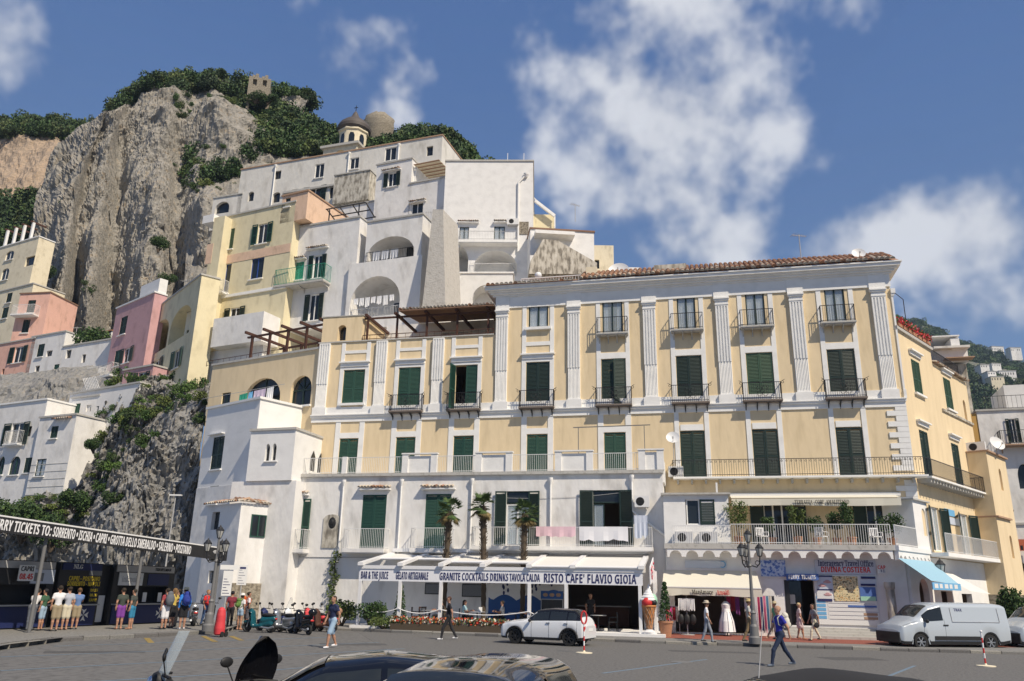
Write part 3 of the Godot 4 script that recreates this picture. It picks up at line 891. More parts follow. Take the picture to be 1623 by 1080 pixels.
func side_front(p: Node3D, s2: Node3D) -> void:
	for q in [[1.95, 13.5, 3.35, 15.55], [7.5, 13.5, 8.9, 15.55], [1.7, 8.62, 3.1, 11.3], [7.2, 8.62, 8.6, 11.3]]:
		shutters(s2, q[0], q[1], q[2], q[3], -0.02, M.olive_green if q[1] > 12 else M.dark_green)
		var hd := MB.new()
		hd.box(q[0] - 0.2, q[3] + 0.25, 0, q[2] + 0.2, q[3] + 0.45, 0.1); hd.box(q[0] - 0.28, q[3] + 0.45, 0, q[2] + 0.28, q[3] + 0.53, 0.24)
		part(s2, "hood", hd, M.trim)
		if q[1] > 12: part(s2, "sill", bx(q[0] - 0.15, q[1] - 0.12, 0, q[2] + 0.15, q[1] - 0.003, 0.16), M.trim)
	part(s2, "string_course", bx(6.4, 13.15, 0, 12.4, 13.3, 0.1), M.weathered)
	for q in [[1.6, 3.2], [6.6, 8.4]]:
		shutters(s2, q[0], 4.61, q[1], 6.99, 0.0, M.dark_green, 165, 165)
		glazing(s2, q[0], 4.6, q[1], 7.0, -0.1, M.trim, 0.25, 2)
	var pl := MB.new()
	pl.box(-0.05, 16.9, -0.4, 5.85, 17.08, 0.14)
	part(s2, "parapet_coping", pl, M.slab)
	tile_row(s2, 5.8, 12.4, 16.12, 0.25, 0.24, 0.25, 2)
	var rl := railing_mesh([Vector3(0.1, 17.08, -0.1), Vector3(5.7, 17.08, -0.1)], 0.75, 0.12)
	part(s2, "terrace_railing", rl, M.iron)
	part(s2, "terrace_railing", railing_mesh([Vector3(5.9, 16.3, -0.3), Vector3(12.2, 16.3, -0.3)], 1.0, 0.11), M.iron)
	var pole := MB.new()
	pole.tube([Vector3(3.0, 17.1, -0.3), Vector3(3.0, 19.6, -0.3), Vector3(0.4, 19.7, -0.3)], 0.025, 5)
	part(s2, "line_pole", pole, M.iron)
	# long balcony
	var lb := node(p, "long_balcony"); lb.transform = s2.transform
	part(lb, "slab", bx(0.3, 8.35, 0.002, 10.0, 8.45, 0.8), M.trim)
	part(lb, "railing", railing_mesh([Vector3(-0.2, 8.45, 0.75), Vector3(10.0, 8.45, 0.75), Vector3(10.0, 8.45, 0.0)], 0.95, 0.13, 0.016, 0.1), M.iron)
	for k in 20: part(lb, "bracket", bx(0.4 + 0.49 * k, 8.12, 0, 0.52 + 0.49 * k, 8.348, 0.7), M.slab)
	# lower terrace along the side
	var st := node(p, "side_terrace"); st.transform = s2.transform
	part(st, "slab", bx(0.6, 4.25, 0.002, 10.9, 4.45, 1.0), M.trim)
	part(st, "railing", railing_mesh([Vector3(0.6, 4.45, 0.95), Vector3(10.9, 4.45, 0.95)], 1.0, 0.1, 0.014), M.white_metal)
	# stair tower at the end
	var tw := node(p, "stair_tower"); tw.transform = s2.transform
	var w := MB.new()
	w.wall(10.0, 2.4, 14.2, 11.0, [[12.2, 8.8, 12.7, 10.2, 0.3, 0.25], [12.2, 4.6, 12.7, 6.0, 0.3, 0.25]], 6.0, 1.15)
	part(tw, "wall", w, M.yellow)
	part(tw, "base", bx(10.02, 0.0, -4.8, 14.18, 2.4, 1.12), M.rubble)
	var cp := MB.new(); cp.box(9.9, 11.0, -4.9, 14.3, 11.1, 1.3); cp.box(9.95, 6.95, -0.1, 13.0, 7.05, 1.3)
	part(tw, "coping", cp, M.tile_c)
	# white corner room of the terrace
	var cr := node(p, "corner_room"); cr.transform = s2.transform
	w = MB.new()
	w.wall(-1.0, 4.45, 1.1, 7.1, [[0.2, 5.3, 0.75, 6.75, 0.15, 0.27]], 1.6, 0.06)
	part(cr, "wall", w, M.white)
	part(cr, "shutter", bx(0.22, 5.31, -0.06, 0.73, 6.5, -0.04), M.bright_green)
	part(cr, "roof", bx(-1.2, 7.1, -1.8, 1.3, 7.18, 0.2), M.slab)
	# geraniums along the parapet
	for k in 7:
		flower_box(Transform3D(Basis(Vector3.UP, turn_of("A2")), PLANES["A2"][0]) * Vector3(0.5 + 0.78 * k, 17.1, 0.05), turn_of("A2"), k)

func flower_box(at: Vector3, turn: float, k: int) -> void:
	var o := thing("geranium_pot", "pot of red and pink geraniums on the side parapet of the yellow palazzo", "flower pot", at, turn, "geraniums on the palazzo parapet")
	part(o, "trough", bx(-0.3, 0, -0.1, 0.3, 0.2, 0.12), M.terracotta)
	var b := MB.new()
	var r := RandomNumberGenerator.new(); r.seed = 400 + k
	for j in 130:
		var q := Vector3(r.randf_range(-0.38, 0.38), 0.2 + r.randf() * 0.42, r.randf_range(-0.15, 0.25))
		b.col = Color(0.7, 0.04, 0.06) if r.randf() < 0.45 else (Color(0.75, 0.2, 0.25) if r.randf() < 0.2 else Color(0.05, 0.11, 0.03))
		leafq(b, q, 0.07, r)
	part(o, "flowers", b, M.leaf)

func leafq(b: MB, at: Vector3, s: float, r: RandomNumberGenerator) -> void:
	var n := Vector3(r.randf_range(-1, 1), r.randf_range(-0.2, 1), r.randf_range(-1, 1)).normalized()
	var x := n.cross(Vector3(r.randf_range(-1, 1), r.randf_range(-1, 1), r.randf_range(-1, 1))).normalized() * s
	var y := n.cross(x.normalized()) * s * 0.75
	b.quad(at - x, at - y, at + x, at + y)

# ---------------------------------------------------------------- the square
func sheet(pts: Array, y0: float, y1: float) -> MB:
	# flat slab over a polygon of ground points
	var b := MB.new()
	b.xf = Transform3D(Basis(Vector3.RIGHT, -PI / 2), Vector3.ZERO)
	b.prism(pts.map(func(p): return Vector2(p.x, -p.z)), y0, y1)
	return b

func ribbon(a: Vector3, b: Vector3, w: float, y: float) -> MB:
	var d := (b - a).normalized()
	var s := Vector3(-d.z, 0, d.x) * w / 2
	return sheet([a - s, b - s, b + s, a + s], y - 0.003, y)

func kerb(line: Array, top: float) -> void:
	var o := Node3D.new()
	o.name = numbered("kerb")
	o.set_meta("kind", "structure")
	add_child(o)
	var ms := [M.kerb_a, M.kerb_b, M.kerb_c]
	for k in line.size() - 1:
		var a: Vector3 = line[k]; var e: Vector3 = line[k + 1]
		var n := maxi(1, int(a.distance_to(e) / 1.05))
		for j in n:
			var p := a.lerp(e, (j + 0.012) / n); var q := a.lerp(e, (j + 0.988) / n)
			var d := (q - p).normalized(); var s := Vector3(-d.z, 0, d.x)
			if s.z > 0: s = -s
			var y := top + rng.randf_range(-0.008, 0.012)
			var b := MB.new()
			var i := p + s * 0.28; var h := q + s * 0.28
			b.quad(Vector3(p.x, 0, p.z), Vector3(q.x, 0, q.z), Vector3(q.x, y - 0.03, q.z), Vector3(p.x, y - 0.03, p.z))
			b.quad(Vector3(p.x, y - 0.03, p.z), Vector3(q.x, y - 0.03, q.z), q + s * 0.03 + Vector3.UP * y, p + s * 0.03 + Vector3.UP * y)
			b.quad(p + s * 0.03 + Vector3.UP * y, q + s * 0.03 + Vector3.UP * y, h + Vector3.UP * y, i + Vector3.UP * y)
			b.quad(Vector3(q.x, 0, q.z), h, h + Vector3.UP * y, Vector3(q.x, y - 0.03, q.z))
			b.quad(i, Vector3(p.x, 0, p.z), Vector3(p.x, y - 0.03, p.z), i + Vector3.UP * y)
			part(o, "kerb_stone", b, ms[rng.randi() % 3])

func ground() -> void:
	var asph := noise_tex(31, 0.03, 6, [[0.0, gray(0.45)], [0.38, gray(0.78)], [0.55, gray(0.93)], [1.0, gray(1.0)]], 1024)
	var bump := noise_tex(32, 0.12, 3, [], 512, FastNoiseLite.TYPE_CELLULAR, FastNoiseLite.FRACTAL_FBM, 3.0)
	mat("asphalt", Color(0.155, 0.152, 0.145), 0.88, asph, 11.0, bump, 0.15)
	mat("setts", Color(0.15, 0.147, 0.14), 0.85, noise_tex(33, 0.05, 4, [[0.0, gray(0.45)], [0.3, gray(0.75)], [0.5, gray(0.92)], [1.0, gray(1.0)]], 1024), 7.0, bump, 0.3)
	mat("paving", Color(0.24, 0.235, 0.22), 0.9, asph, 5.0, bump, 0.4)
	mat("red_paving", Color(0.3, 0.09, 0.06), 0.9, asph, 3.0, bump, 0.4)
	mat("kerb_a", Color(0.22, 0.215, 0.2), 0.9, asph, 2.0); mat("kerb_b", Color(0.3, 0.285, 0.25), 0.9, asph, 2.0); mat("kerb_c", Color(0.15, 0.145, 0.14), 0.9, asph, 2.0)
	mat("blue_line", Color(0.22, 0.31, 0.4), 0.85, noise_tex(34, 0.09, 4, [[0.0, gray(0.25)], [0.5, gray(0.7)], [1.0, gray(1.0)]]), 1.3)
	mat("yellow_line", Color(0.42, 0.3, 0.08), 0.85, noise_tex(35, 0.09, 4, [[0.0, gray(0.2)], [0.5, gray(0.7)], [1.0, gray(1.0)]]), 1.0)
	var g := MB.new()
	g.box(-1200, -2.0, -1400, 1200, 0.0, 400)
	struct("ground", g, M.asphalt)
	# old stone paving of the right half of the square
	struct("road", sheet([Vector3(-7.5, 0, -42.5), Vector3(7, 0, -38.0), Vector3(40, 0, -36), Vector3(40, 0, -18), Vector3(2, 0, -17), Vector3(-3, 0, -26)], 0.0005, 0.004), M.setts)
	# pavement in front of the shops and the cafe
	var k := [on("A", -30.5, 0, 6.2), on("A", -22.5, 0, 7.6), on("A", -8.0, 0, 9.6), on("A", 3.0, 0, 9.3), on("A", 9.0, 0, 8.6), on("A", 22.0, 0, 5.0)]
	kerb(k, 0.13)
	var inner := k.map(func(p): return p + (on("A", 0, 0, -0.27) - on("A", 0, 0, 0)))
	struct("pavement", sheet(inner + [on("A", 22, 0, -12), on("A", -30.5, 0, -12)], 0.001, 0.126), M.paving)
	struct("red_pavement", sheet([on("A", -7.0, 0, 2.4), on("A", -7.0, 0, 7.2), on("A", 3.0, 0, 7.2), on("A", 9.0, 0, 5.5), on("A", 9.0, 0, -3.0)], 0.127, 0.131), M.red_paving)
	# pavement of the ticket kiosks
	var kl := [Vector3(-15.85, 0.00, -25.08), Vector3(-16.38, 0.00, -27.76), Vector3(-16.52, 0.00, -31.28), Vector3(-14.39, 0.00, -35.25), Vector3(-13.11, 0.00, -38.71), Vector3(-13.84, 0.00, -43.32)]
	kerb(kl, 0.15)
	var innl := kl.map(func(p): return p + Vector3(-0.25, 0, -0.12))
	struct("pavement", sheet(innl + [Vector3(-14.5, 0, -52), Vector3(-60, 0, -52), Vector3(-60, 0, -30)], 0.001, 0.146), M.paving)
	# worn parking lines
	for l in [[Vector3(-15.44, 0.00, -29.23), Vector3(-7.75, 0.00, -37.08)], [Vector3(-14.65, 0.00, -24.92), Vector3(-9.26, 0.00, -30.06)], [Vector3(-9.26, 0.00, -30.06), Vector3(-5.14, 0.00, -34.46)], [Vector3(-12.43, 0.00, -21.26), Vector3(-8.14, 0.00, -26.04)], [Vector3(-8.14, 0.00, -26.04), Vector3(-3.73, 0.00, -31.28)], [Vector3(-9.68, 0.00, -18.99), Vector3(-6.80, 0.00, -21.75)], [Vector3(-6.80, 0.00, -21.75), Vector3(-3.18, 0.00, -26.76)], [Vector3(2.66, 0.00, -23.62), Vector3(6.83, 0.00, -29.12)], [Vector3(10.18, 0.00, -23.40), Vector3(13.48, 0.00, -28.22)]]:
		struct("parking_line", ribbon(l[0], l[1], 0.11, 0.0075), M.blue_line)
	for l in [[Vector3(-14.47, 0.00, -34.33), Vector3(-13.11, 0.00, -31.61)], [Vector3(-12.88, 0.00, -36.25), Vector3(-11.22, 0.00, -32.95)], [Vector3(-11.82, 0.00, -36.62), Vector3(-10.52, 0.00, -33.96)]]:
		struct("road_marking", ribbon(l[0], l[1], 0.22, 0.0075), M.yellow_line)
	# drain covers and mended patches
	for q in [[Vector3(-3.35, 0.00, -28.19), "round iron drain cover on the square near the black car"], [Vector3(5.72, 0.00, -27.88), "round iron drain cover near the middle of the road"], [Vector3(-8.35, 0.00, -29.69), "round iron drain cover among the parking lines"]]:
		var c := MB.new(); c.lathe([[0.36, 0.004], [0.36, 0.012], [0.3, 0.012], [0.29, 0.009], [0.0, 0.009]], 20)
		one("drain_cover", q[1], "drain cover", c, M.grey_iron, q[0])
	mat("patch", Color(0.095, 0.094, 0.092), 0.92, asph, 3.0, bump, 0.3)
	for q in [[Vector3(-5.91, 0.00, -33.07), 2.6, 1.1, 0.2], [Vector3(7.96, 0.00, -32.84), 3.4, 0.9, -0.1], [Vector3(0.38, 0.00, -27.60), 1.2, 2.0, 0.4], [Vector3(-13.07, 0.00, -27.28), 3.0, 0.8, 0.3], [Vector3(12.42, 0.00, -30.71), 2.2, 1.4, 0.1]]:
		var d := Basis(Vector3.UP, q[3])
		struct("road_patch", sheet([q[0] + d * Vector3(-q[1] / 2, 0, -q[2] / 2), q[0] + d * Vector3(-q[1] / 2 + 0.1, 0, q[2] / 2), q[0] + d * Vector3(q[1] / 2, 0, q[2] / 2 - 0.12), q[0] + d * Vector3(q[1] / 2 - 0.06, 0, -q[2] / 2)], 0.0042, 0.006), M.patch)

# ---------------------------------------------------------------- small furniture
func chair(at: Vector3, turn: float, label: String, m: Material, group := "") -> Node3D:
	var o := thing("chair", label, "chair", at, turn, group)
	part(o, "seat", bx(-0.22, 0.42, -0.22, 0.22, 0.46, 0.22), m)
	for x in [-0.2, 0.2]:
		for z in [-0.2, 0.2]:
			var l := MB.new()
			l.tube([Vector3(x * 1.12, 0, z * 1.12), Vector3(x, 0.43, z)], 0.018, 5)
			part(o, "leg", l, m)
	var b := MB.new()
	for k in 5: b.box(-0.2 + 0.09 * k, 0.5, -0.235, -0.16 + 0.09 * k, 0.84, -0.215)
	b.box(-0.23, 0.84, -0.245, 0.23, 0.9, -0.205); b.box(-0.23, 0.46, -0.24, -0.205, 0.84, -0.21); b.box(0.205, 0.46, -0.24, 0.23, 0.84, -0.21)
	part(o, "backrest", b, m)
	for x in [-1, 1]:
		var a := MB.new()
		a.tube([Vector3(x * 0.24, 0.46, 0.2), Vector3(x * 0.25, 0.66, 0.18), Vector3(x * 0.24, 0.67, -0.22)], 0.018, 5)
		part(o, "armrest", a, m)
	return o

func table(at: Vector3, label: String, m: Material, top: Material) -> Node3D:
	var o := thing("cafe_table", label, "table", at, 0, "tables of the cafe")
	var t := MB.new(); t.lathe([[0.0, 0.73], [0.4, 0.73], [0.41, 0.745], [0.4, 0.76], [0.0, 0.76]], 18)
	part(o, "tabletop", t, top)
	var l := MB.new(); l.lathe([[0.24, 0.0], [0.24, 0.02], [0.04, 0.05], [0.03, 0.72]], 10)
	part(o, "pedestal", l, m)
	return o

func leaves(b: MB, o: Vector3, r: Vector3, n: int, s: float, cols: Array, sd: int, shell := 0.55) -> void:
	var q := RandomNumberGenerator.new(); q.seed = sd
	for k in n:
		var d := Vector3(q.randfn(), q.randfn(), q.randfn()).normalized()
		var t := lerpf(shell, 1.0, sqrt(q.randf()))
		var c: Color = cols[q.randi() % cols.size()]
		b.col = c * q.randf_range(0.75, 1.25)
		leafq(b, o + d * r * t, s * q.randf_range(0.6, 1.3), q)

const GREENS := [Color(0.035, 0.075, 0.02), Color(0.05, 0.1, 0.025), Color(0.07, 0.12, 0.03), Color(0.03, 0.06, 0.022)]
const YELLOW_GREENS := [Color(0.09, 0.13, 0.03), Color(0.12, 0.16, 0.035), Color(0.07, 0.1, 0.03)]

func potted(at: Vector3, h: float, label: String, sd: int, cols := GREENS, wide := 0.4, pot: Material = null) -> void:
	var o := thing("potted_plant", label, "plant", at, 0.0, "potted plants of the terrace")
	var p := MB.new(); p.lathe([[0.0, 0.0], [0.17, 0.0], [0.24, 0.36], [0.26, 0.36], [0.26, 0.42], [0.2, 0.42], [0.19, 0.34], [0.0, 0.34]], 14)
	part(o, "pot", p, pot if pot else M.terracotta)
	var q := RandomNumberGenerator.new(); q.seed = sd
	var s := MB.new(); var f := MB.new()
	for k in 4:
		var tip := Vector3(q.randf_range(-wide, wide), h * q.randf_range(0.75, 1.0), q.randf_range(-wide, wide) * 0.6)
		var mid := tip * 0.5 + Vector3(q.randf_range(-0.1, 0.1), 0.1, 0)
		s.tube([Vector3(0, 0.34, 0), mid, tip], [0.02, 0.014, 0.006], 5)
		for j in 3: leaves(f, mid.lerp(tip, 0.2 + 0.4 * j), Vector3(0.24, 0.2, 0.24) * (wide / 0.4), 70, 0.055, cols, sd * 10 + k * 3 + j, 0.2)
	part(o, "stem", s, M.bark)
	part(o, "foliage", f, M.leaf)

func shrub(called: String, at: Vector3, r: Vector3, label: String, sd: int, n := 900, s := 0.07, cols := GREENS, group := "") -> Node3D:
	var o := thing(called, label, "shrub", at, 0.0, group)
	var st := MB.new(); var f := MB.new()
	var q := RandomNumberGenerator.new(); q.seed = sd
	for k in 7:
		var c := Vector3(q.randf_range(-0.55, 0.55) * r.x, r.y * q.randf_range(0.7, 1.35), q.randf_range(-0.55, 0.55) * r.z)
		st.tube([Vector3.ZERO, c * 0.5, c], [r.x * 0.07, r.x * 0.04, r.x * 0.015], 5)
		leaves(f, c, r * q.randf_range(0.42, 0.62), n / 7, s, cols, sd * 7 + k, 0.35)
	part(o, "stem", st, M.bark)
	part(o, "foliage", f, M.leaf)
	return o

func palm(at: Vector3, h: float, lean: float, label: String, sd: int) -> void:
	var o := thing("palm_tree", label, "palm tree", at, 0.0)
	var q := RandomNumberGenerator.new(); q.seed = sd
	var t := MB.new(); var pts := []; var rs := []
	for k in 26:
		var f := k / 25.0
		pts.append(Vector3(lean * f * f, h * f, 0.0)); rs.append((0.12 + 0.04 * f) * (1.12 if k % 2 == 0 else 0.94))
	t.tube(pts, rs, 9)
	for k in 150:
		var f := q.randf_range(0.45, 1.0); var a := q.randf() * TAU
		var c := Vector3(lean * f * f, h * f, 0) + Vector3(cos(a), 0, sin(a)) * (0.15 + 0.03 * f)
		t.bar(c, c + Vector3(cos(a) * 0.07, 0.09, sin(a) * 0.07), 0.05, 0.02)
	part(o, "trunk", t, M.bark)
	var top := Vector3(lean, h, 0)
	var crown := node(o, "crown")
	for k in 46:
		var fr := MB.new()
		var a := q.randf() * TAU
		var up := q.randf_range(-0.55, 1.25)
		if k > 36: up = q.randf_range(-1.1, -0.6)
		var d := Vector3(cos(a) * cos(up), sin(up), sin(a) * cos(up))
		var l := q.randf_range(0.4, 0.6)
		var hub := top + d * l
		fr.col = Color(0.05, 0.085, 0.025) if k <= 36 else Color(0.16, 0.12, 0.05)
		fr.tube([top + d * 0.1, top + d * l * 0.6 + Vector3.UP * 0.03, hub], [0.016, 0.011, 0.009], 4, false)
		var side := d.cross(Vector3.UP).normalized()
		var nn := side.cross(d)
		for j in 15:
			var g := lerpf(-1.25, 1.25, j / 14.0)
			var e := (d * cos(g) + side * sin(g)).normalized()
			var len := q.randf_range(0.36, 0.54) * (1.0 - 0.25 * absf(g) / 1.25)
			var tip := hub + e * len + Vector3(0, -0.16 * len - 0.1 * absf(g) * len, 0)
			var wv := nn.cross(e).normalized() * 0.028
			fr.col = Color(0.055, 0.095, 0.025) * q.randf_range(0.7, 1.4) if k <= 36 else Color(0.2, 0.15, 0.06) * q.randf_range(0.6, 1.2)
			var m := hub.lerp(tip, 0.55) + Vector3.UP * 0.02
			fr.tri(hub, m - wv, m + wv); fr.tri(m - wv, tip, m + wv)
		part(crown, "frond", fr, M.leaf)

func sagging(a: Vector3, b: Vector3, drop: float, n := 8) -> Array:
	var p := []
	for k in n + 1:
		var t := float(k) / n
		p.append(a.lerp(b, t) - Vector3.UP * drop * 4 * t * (1 - t))
	return p

func cloth(a: Vector3, b: Vector3, drop: float, sd: int, flare := 0.04) -> MB:
	# laundry hung from a to b, folds across
	var m := MB.new()
	var q := RandomNumberGenerator.new(); q.seed = sd
	var n := 10
	var out := (b - a).cross(Vector3.UP).normalized()
	var off := []; var low := []
	for k in n + 1: off.append(out * sin(k * 1.9 + sd) * flare); low.append(drop * q.randf_range(0.86, 1.05))
	for k in n:
		var p := a.lerp(b, float(k) / n); var r := a.lerp(b, float(k + 1) / n)
		for j in 3:
			var f0 := j / 3.0; var f1 := (j + 1) / 3.0
			m.quad(p - Vector3.UP * low[k] * f1 + off[k] * f1, r - Vector3.UP * low[k + 1] * f1 + off[k + 1] * f1, r - Vector3.UP * low[k + 1] * f0 + off[k + 1] * f0, p - Vector3.UP * low[k] * f0 + off[k] * f0)
	return m

# ---------------------------------------------------------------- white house over the cafe
func cafe_house() -> void:
	var p := building("white_cafe_house", "long white house with green shutters and balconies over the cafe", "B")
	var w := MB.new()
	w.wall(-31.3, 0.0, -7.05, 8.5, [[-29.68, 4.2, -28.6, 7.19, 0.35], [-24.8, 4.3, -23.27, 7.41, 0.25], [-20.83, 4.3, -19.26, 7.43, 0.25], [-15.95, 4.5, -14.62, 7.56, 0.5], [-10.96, 4.5, -9.45, 7.58, 0.35, 0.0, 1], [-30.53, 0.1, -29.68, 3.27, 0.5, 0.42], [-12.4, 0.2, -8.3, 2.9, 0.4, 0.0, 1]], 1.99)
	part(p, "wall", w, M.aged_white)
	var rm := MB.new(); rm.room(-12.0, 4.4, -5.0, -8.0, 7.9, -0.35, -10.96, 4.5, -9.45, 7.58)
	part(p, "room", rm, M.interior)
	rm = MB.new(); rm.room(-14.5, 0.15, -7.5, -7.2, 3.2, -0.4, -12.4, 0.2, -8.3, 2.9)
	part(p, "cafe_room", rm, M.interior)
	var o := node(p, "window")
	glazing(o, -29.66, 4.22, -28.62, 7.17, -0.12, M.dark_green, 0.3, 2, 0.7)
	shutters(o, -29.68, 4.22, -28.6, 7.17, 0.0, M.green, 172, 172)
	for q in [[-24.79, 4.32, -23.28, 7.4], [-20.82, 4.32, -19.27, 7.42]]:
		o = node(p, "window"); shutters(o, q[0], q[1], q[2], q[3], -0.02, M.green)
	for q in [[-15.94, 4.52, -14.63, 7.55, 0.3], [-10.95, 4.52, -9.46, 7.57, 0.12]]:
		o = node(p, "window")
		glazing(o, q[0], q[1] + 2.35, q[2], q[3], -0.1, M.dark_green, 0.0, 1)
		glazing(o, q[0], q[1], q[0] + (0.62 if q[4] < 0.2 else 1.3), q[1] + 2.3, -0.1, M.white_metal if q[4] > 0.2 else M.dark_green, q[4], 2 if q[4] > 0.2 else 1)
		shutters(o, q[0], q[1], q[2], q[3], 0.0, M.dark_green, 174, 174)
	for q in [[-29.95, -28.3, 7.45], [-25.05, -23.05, 7.75], [-21.1, -19.0, 7.75]]: hood(p, q[0], q[1], q[2])
	for q in [[-30.4, -28.05, 4.2], [-25.5, -23.0, 4.25], [-21.35, -19.0, 4.3]]:
		balcony(p, q[0], q[1], q[2], 0.75, 1.12, M.aged_white, M.white_metal, 0, false, 0.0, 0.22, 0.11)
	balcony(p, -17.7, -7.7, 4.45, 0.9, 1.02, M.aged_white, M.white_metal, 0, false, 0.0, 0.2, 0.115)
	var dr := node(p, "door")
	part(dr, "leaf", bx(-30.52, 0.12, -0.46, -29.69, 2.8, -0.4), M.dark_green)
	var fan := MB.new()
	for k in 5: fan.bar(Vector3(-30.1, 2.8, -0.42), Vector3(-30.1 + 0.4 * cos(PI * k / 4), 2.8 + 0.42 * sin(PI * k / 4), -0.42), 0.03, 0.03)
	part(dr, "fanlight", fan, M.iron)
	for x in [-26.05, -22.35, -18.0, -13.35]:
		pipe(p, [Vector3(x, 8.2, 0.12), Vector3(x, 4.9, 0.12), Vector3(x, 3.9, 0.1)])
	pipe(p, [Vector3(-8.75, 8.3, 0.12), Vector3(-8.75, 6.4, 0.12), Vector3(-6.75, 4.9, 0.12), Vector3(-6.7, 4.3, 0.12)])
	var cb := MB.new()
	cb.tube(sagging(Vector3(-18.0, 7.3, 0.03), Vector3(-8.8, 7.5, 0.03), 0.25, 14), 0.012, 4)
	cb.tube([Vector3(-31, 3.75, 0.03), Vector3(-18, 3.8, 0.03)], 0.02, 4)
	part(p, "cables", cb, M.galvanised)
	# memorial stone with a dark medallion
	var pq := node(p, "memorial_plaque")
	var st := MB.new()
	var poly := [Vector2(-27.2, 4.3), Vector2(-26.1, 4.3), Vector2(-26.1, 6.05)]
	for k in 7: poly.append(Vector2(-26.65 + 0.5 * cos(PI * k / 6), 6.05 + 0.2 * sin(PI * k / 6)))
	poly.append(Vector2(-27.2, 6.05))
	st.prism(poly, 0.0, 0.06)
	part(pq, "stone", st, M.weathered)
	var md := MB.new()
	md.ball(Vector3(-26.62, 5.75, 0.06), Vector3(0.24, 0.34, 0.06), 14, 8)
	md.ball(Vector3(-26.62, 5.78, 0.1), Vector3(0.12, 0.18, 0.07), 10, 6)
	part(pq, "medallion", md, M.black)
	# terrace on top
	var t := node(p, "terrace")
	part(t, "edge", bx(-29.6, 8.5, -1.99, -7.0, 8.68, 0.16), M.slab)
	for q in [[-22.41, -20.22], [-17.85, -15.64], [-13.11, -10.92], [-8.35, -6.95]]:
		part(t, "pier", bx(q[0], 8.68, -0.12, q[0] + 0.38, 9.78, 0.12), M.white)
		part(t, "pier", bx(q[1] - 0.38, 8.68, -0.12, q[1], 9.78, 0.12), M.white)
		part(t, "panel", bx(q[0] + 0.38, 8.68, -0.08, q[1] - 0.38, 9.68, 0.02), M.white)
		part(t, "coping", bx(q[0] - 0.04, 9.782, -0.16, q[1] + 0.04, 9.86, 0.16), M.white)
	part(t, "pier", bx(-26.28, 8.68, -0.12, -25.98, 9.7, 0.12), M.white)
	for q in [[-29.5, -26.28], [-25.98, -22.41], [-20.22, -17.85], [-15.64, -13.11], [-10.92, -8.35]]:
		part(t, "railing", railing_mesh([Vector3(q[0], 8.68, 0.0), Vector3(q[1], 8.68, 0.0)], 0.98, 0.11), M.white_metal)
	part(t, "side_wall", bx(-7.1, 8.0, -1.9, -6.95, 9.3, -0.1), M.white)
	# drying frame on the terrace
	var fr := MB.new()
	fr.bar(Vector3(-12.1, 11.25, -0.3), Vector3(-7.65, 11.3, -0.3), 0.05, 0.05)
	for x in [-11.8, -8.0]: fr.bar(Vector3(x, 8.7, -0.3), Vector3(x, 11.25, -0.3), 0.04, 0.04)
	part(t, "drying_frame", fr, M.grey_iron)
	air_con(on("B", -8.2, 6.6, 0.15), turn_of("B"), "white air conditioner on the white house beside the laundry", 0.8)
	dish(on("B", -6.4, 10.5, -0.3), turn_of("B"), "large satellite dish on a pole at the end of the white terrace", 0.38, 1.6)
	var l := [["pink cloth draped over the white balcony railing above the cafe", -14.0, -11.8, 0.55, Color(0.72, 0.5, 0.56), 3], ["white sheet hanging on the white balcony railing above the cafe", -11.6, -8.95, 0.75, Color(0.75, 0.75, 0.78), 5], ["striped blue and white towel on the railing end above the cafe", -8.6, -7.9, 1.2, Color(0.55, 0.6, 0.7), 7]]
	for q in l:
		var tint := StandardMaterial3D.new(); tint.albedo_color = (q[4] as Color).linear_to_srgb(); tint.roughness = 0.95
		one("laundry", q[0], "laundry", cloth(Vector3(q[1], 0, 0), Vector3(q[2], 0, 0), q[3], q[5]), tint, on("B", 0, 5.5 if q[3] < 1 else 6.1, 0.98), turn_of("B"), "laundry hung out to dry")

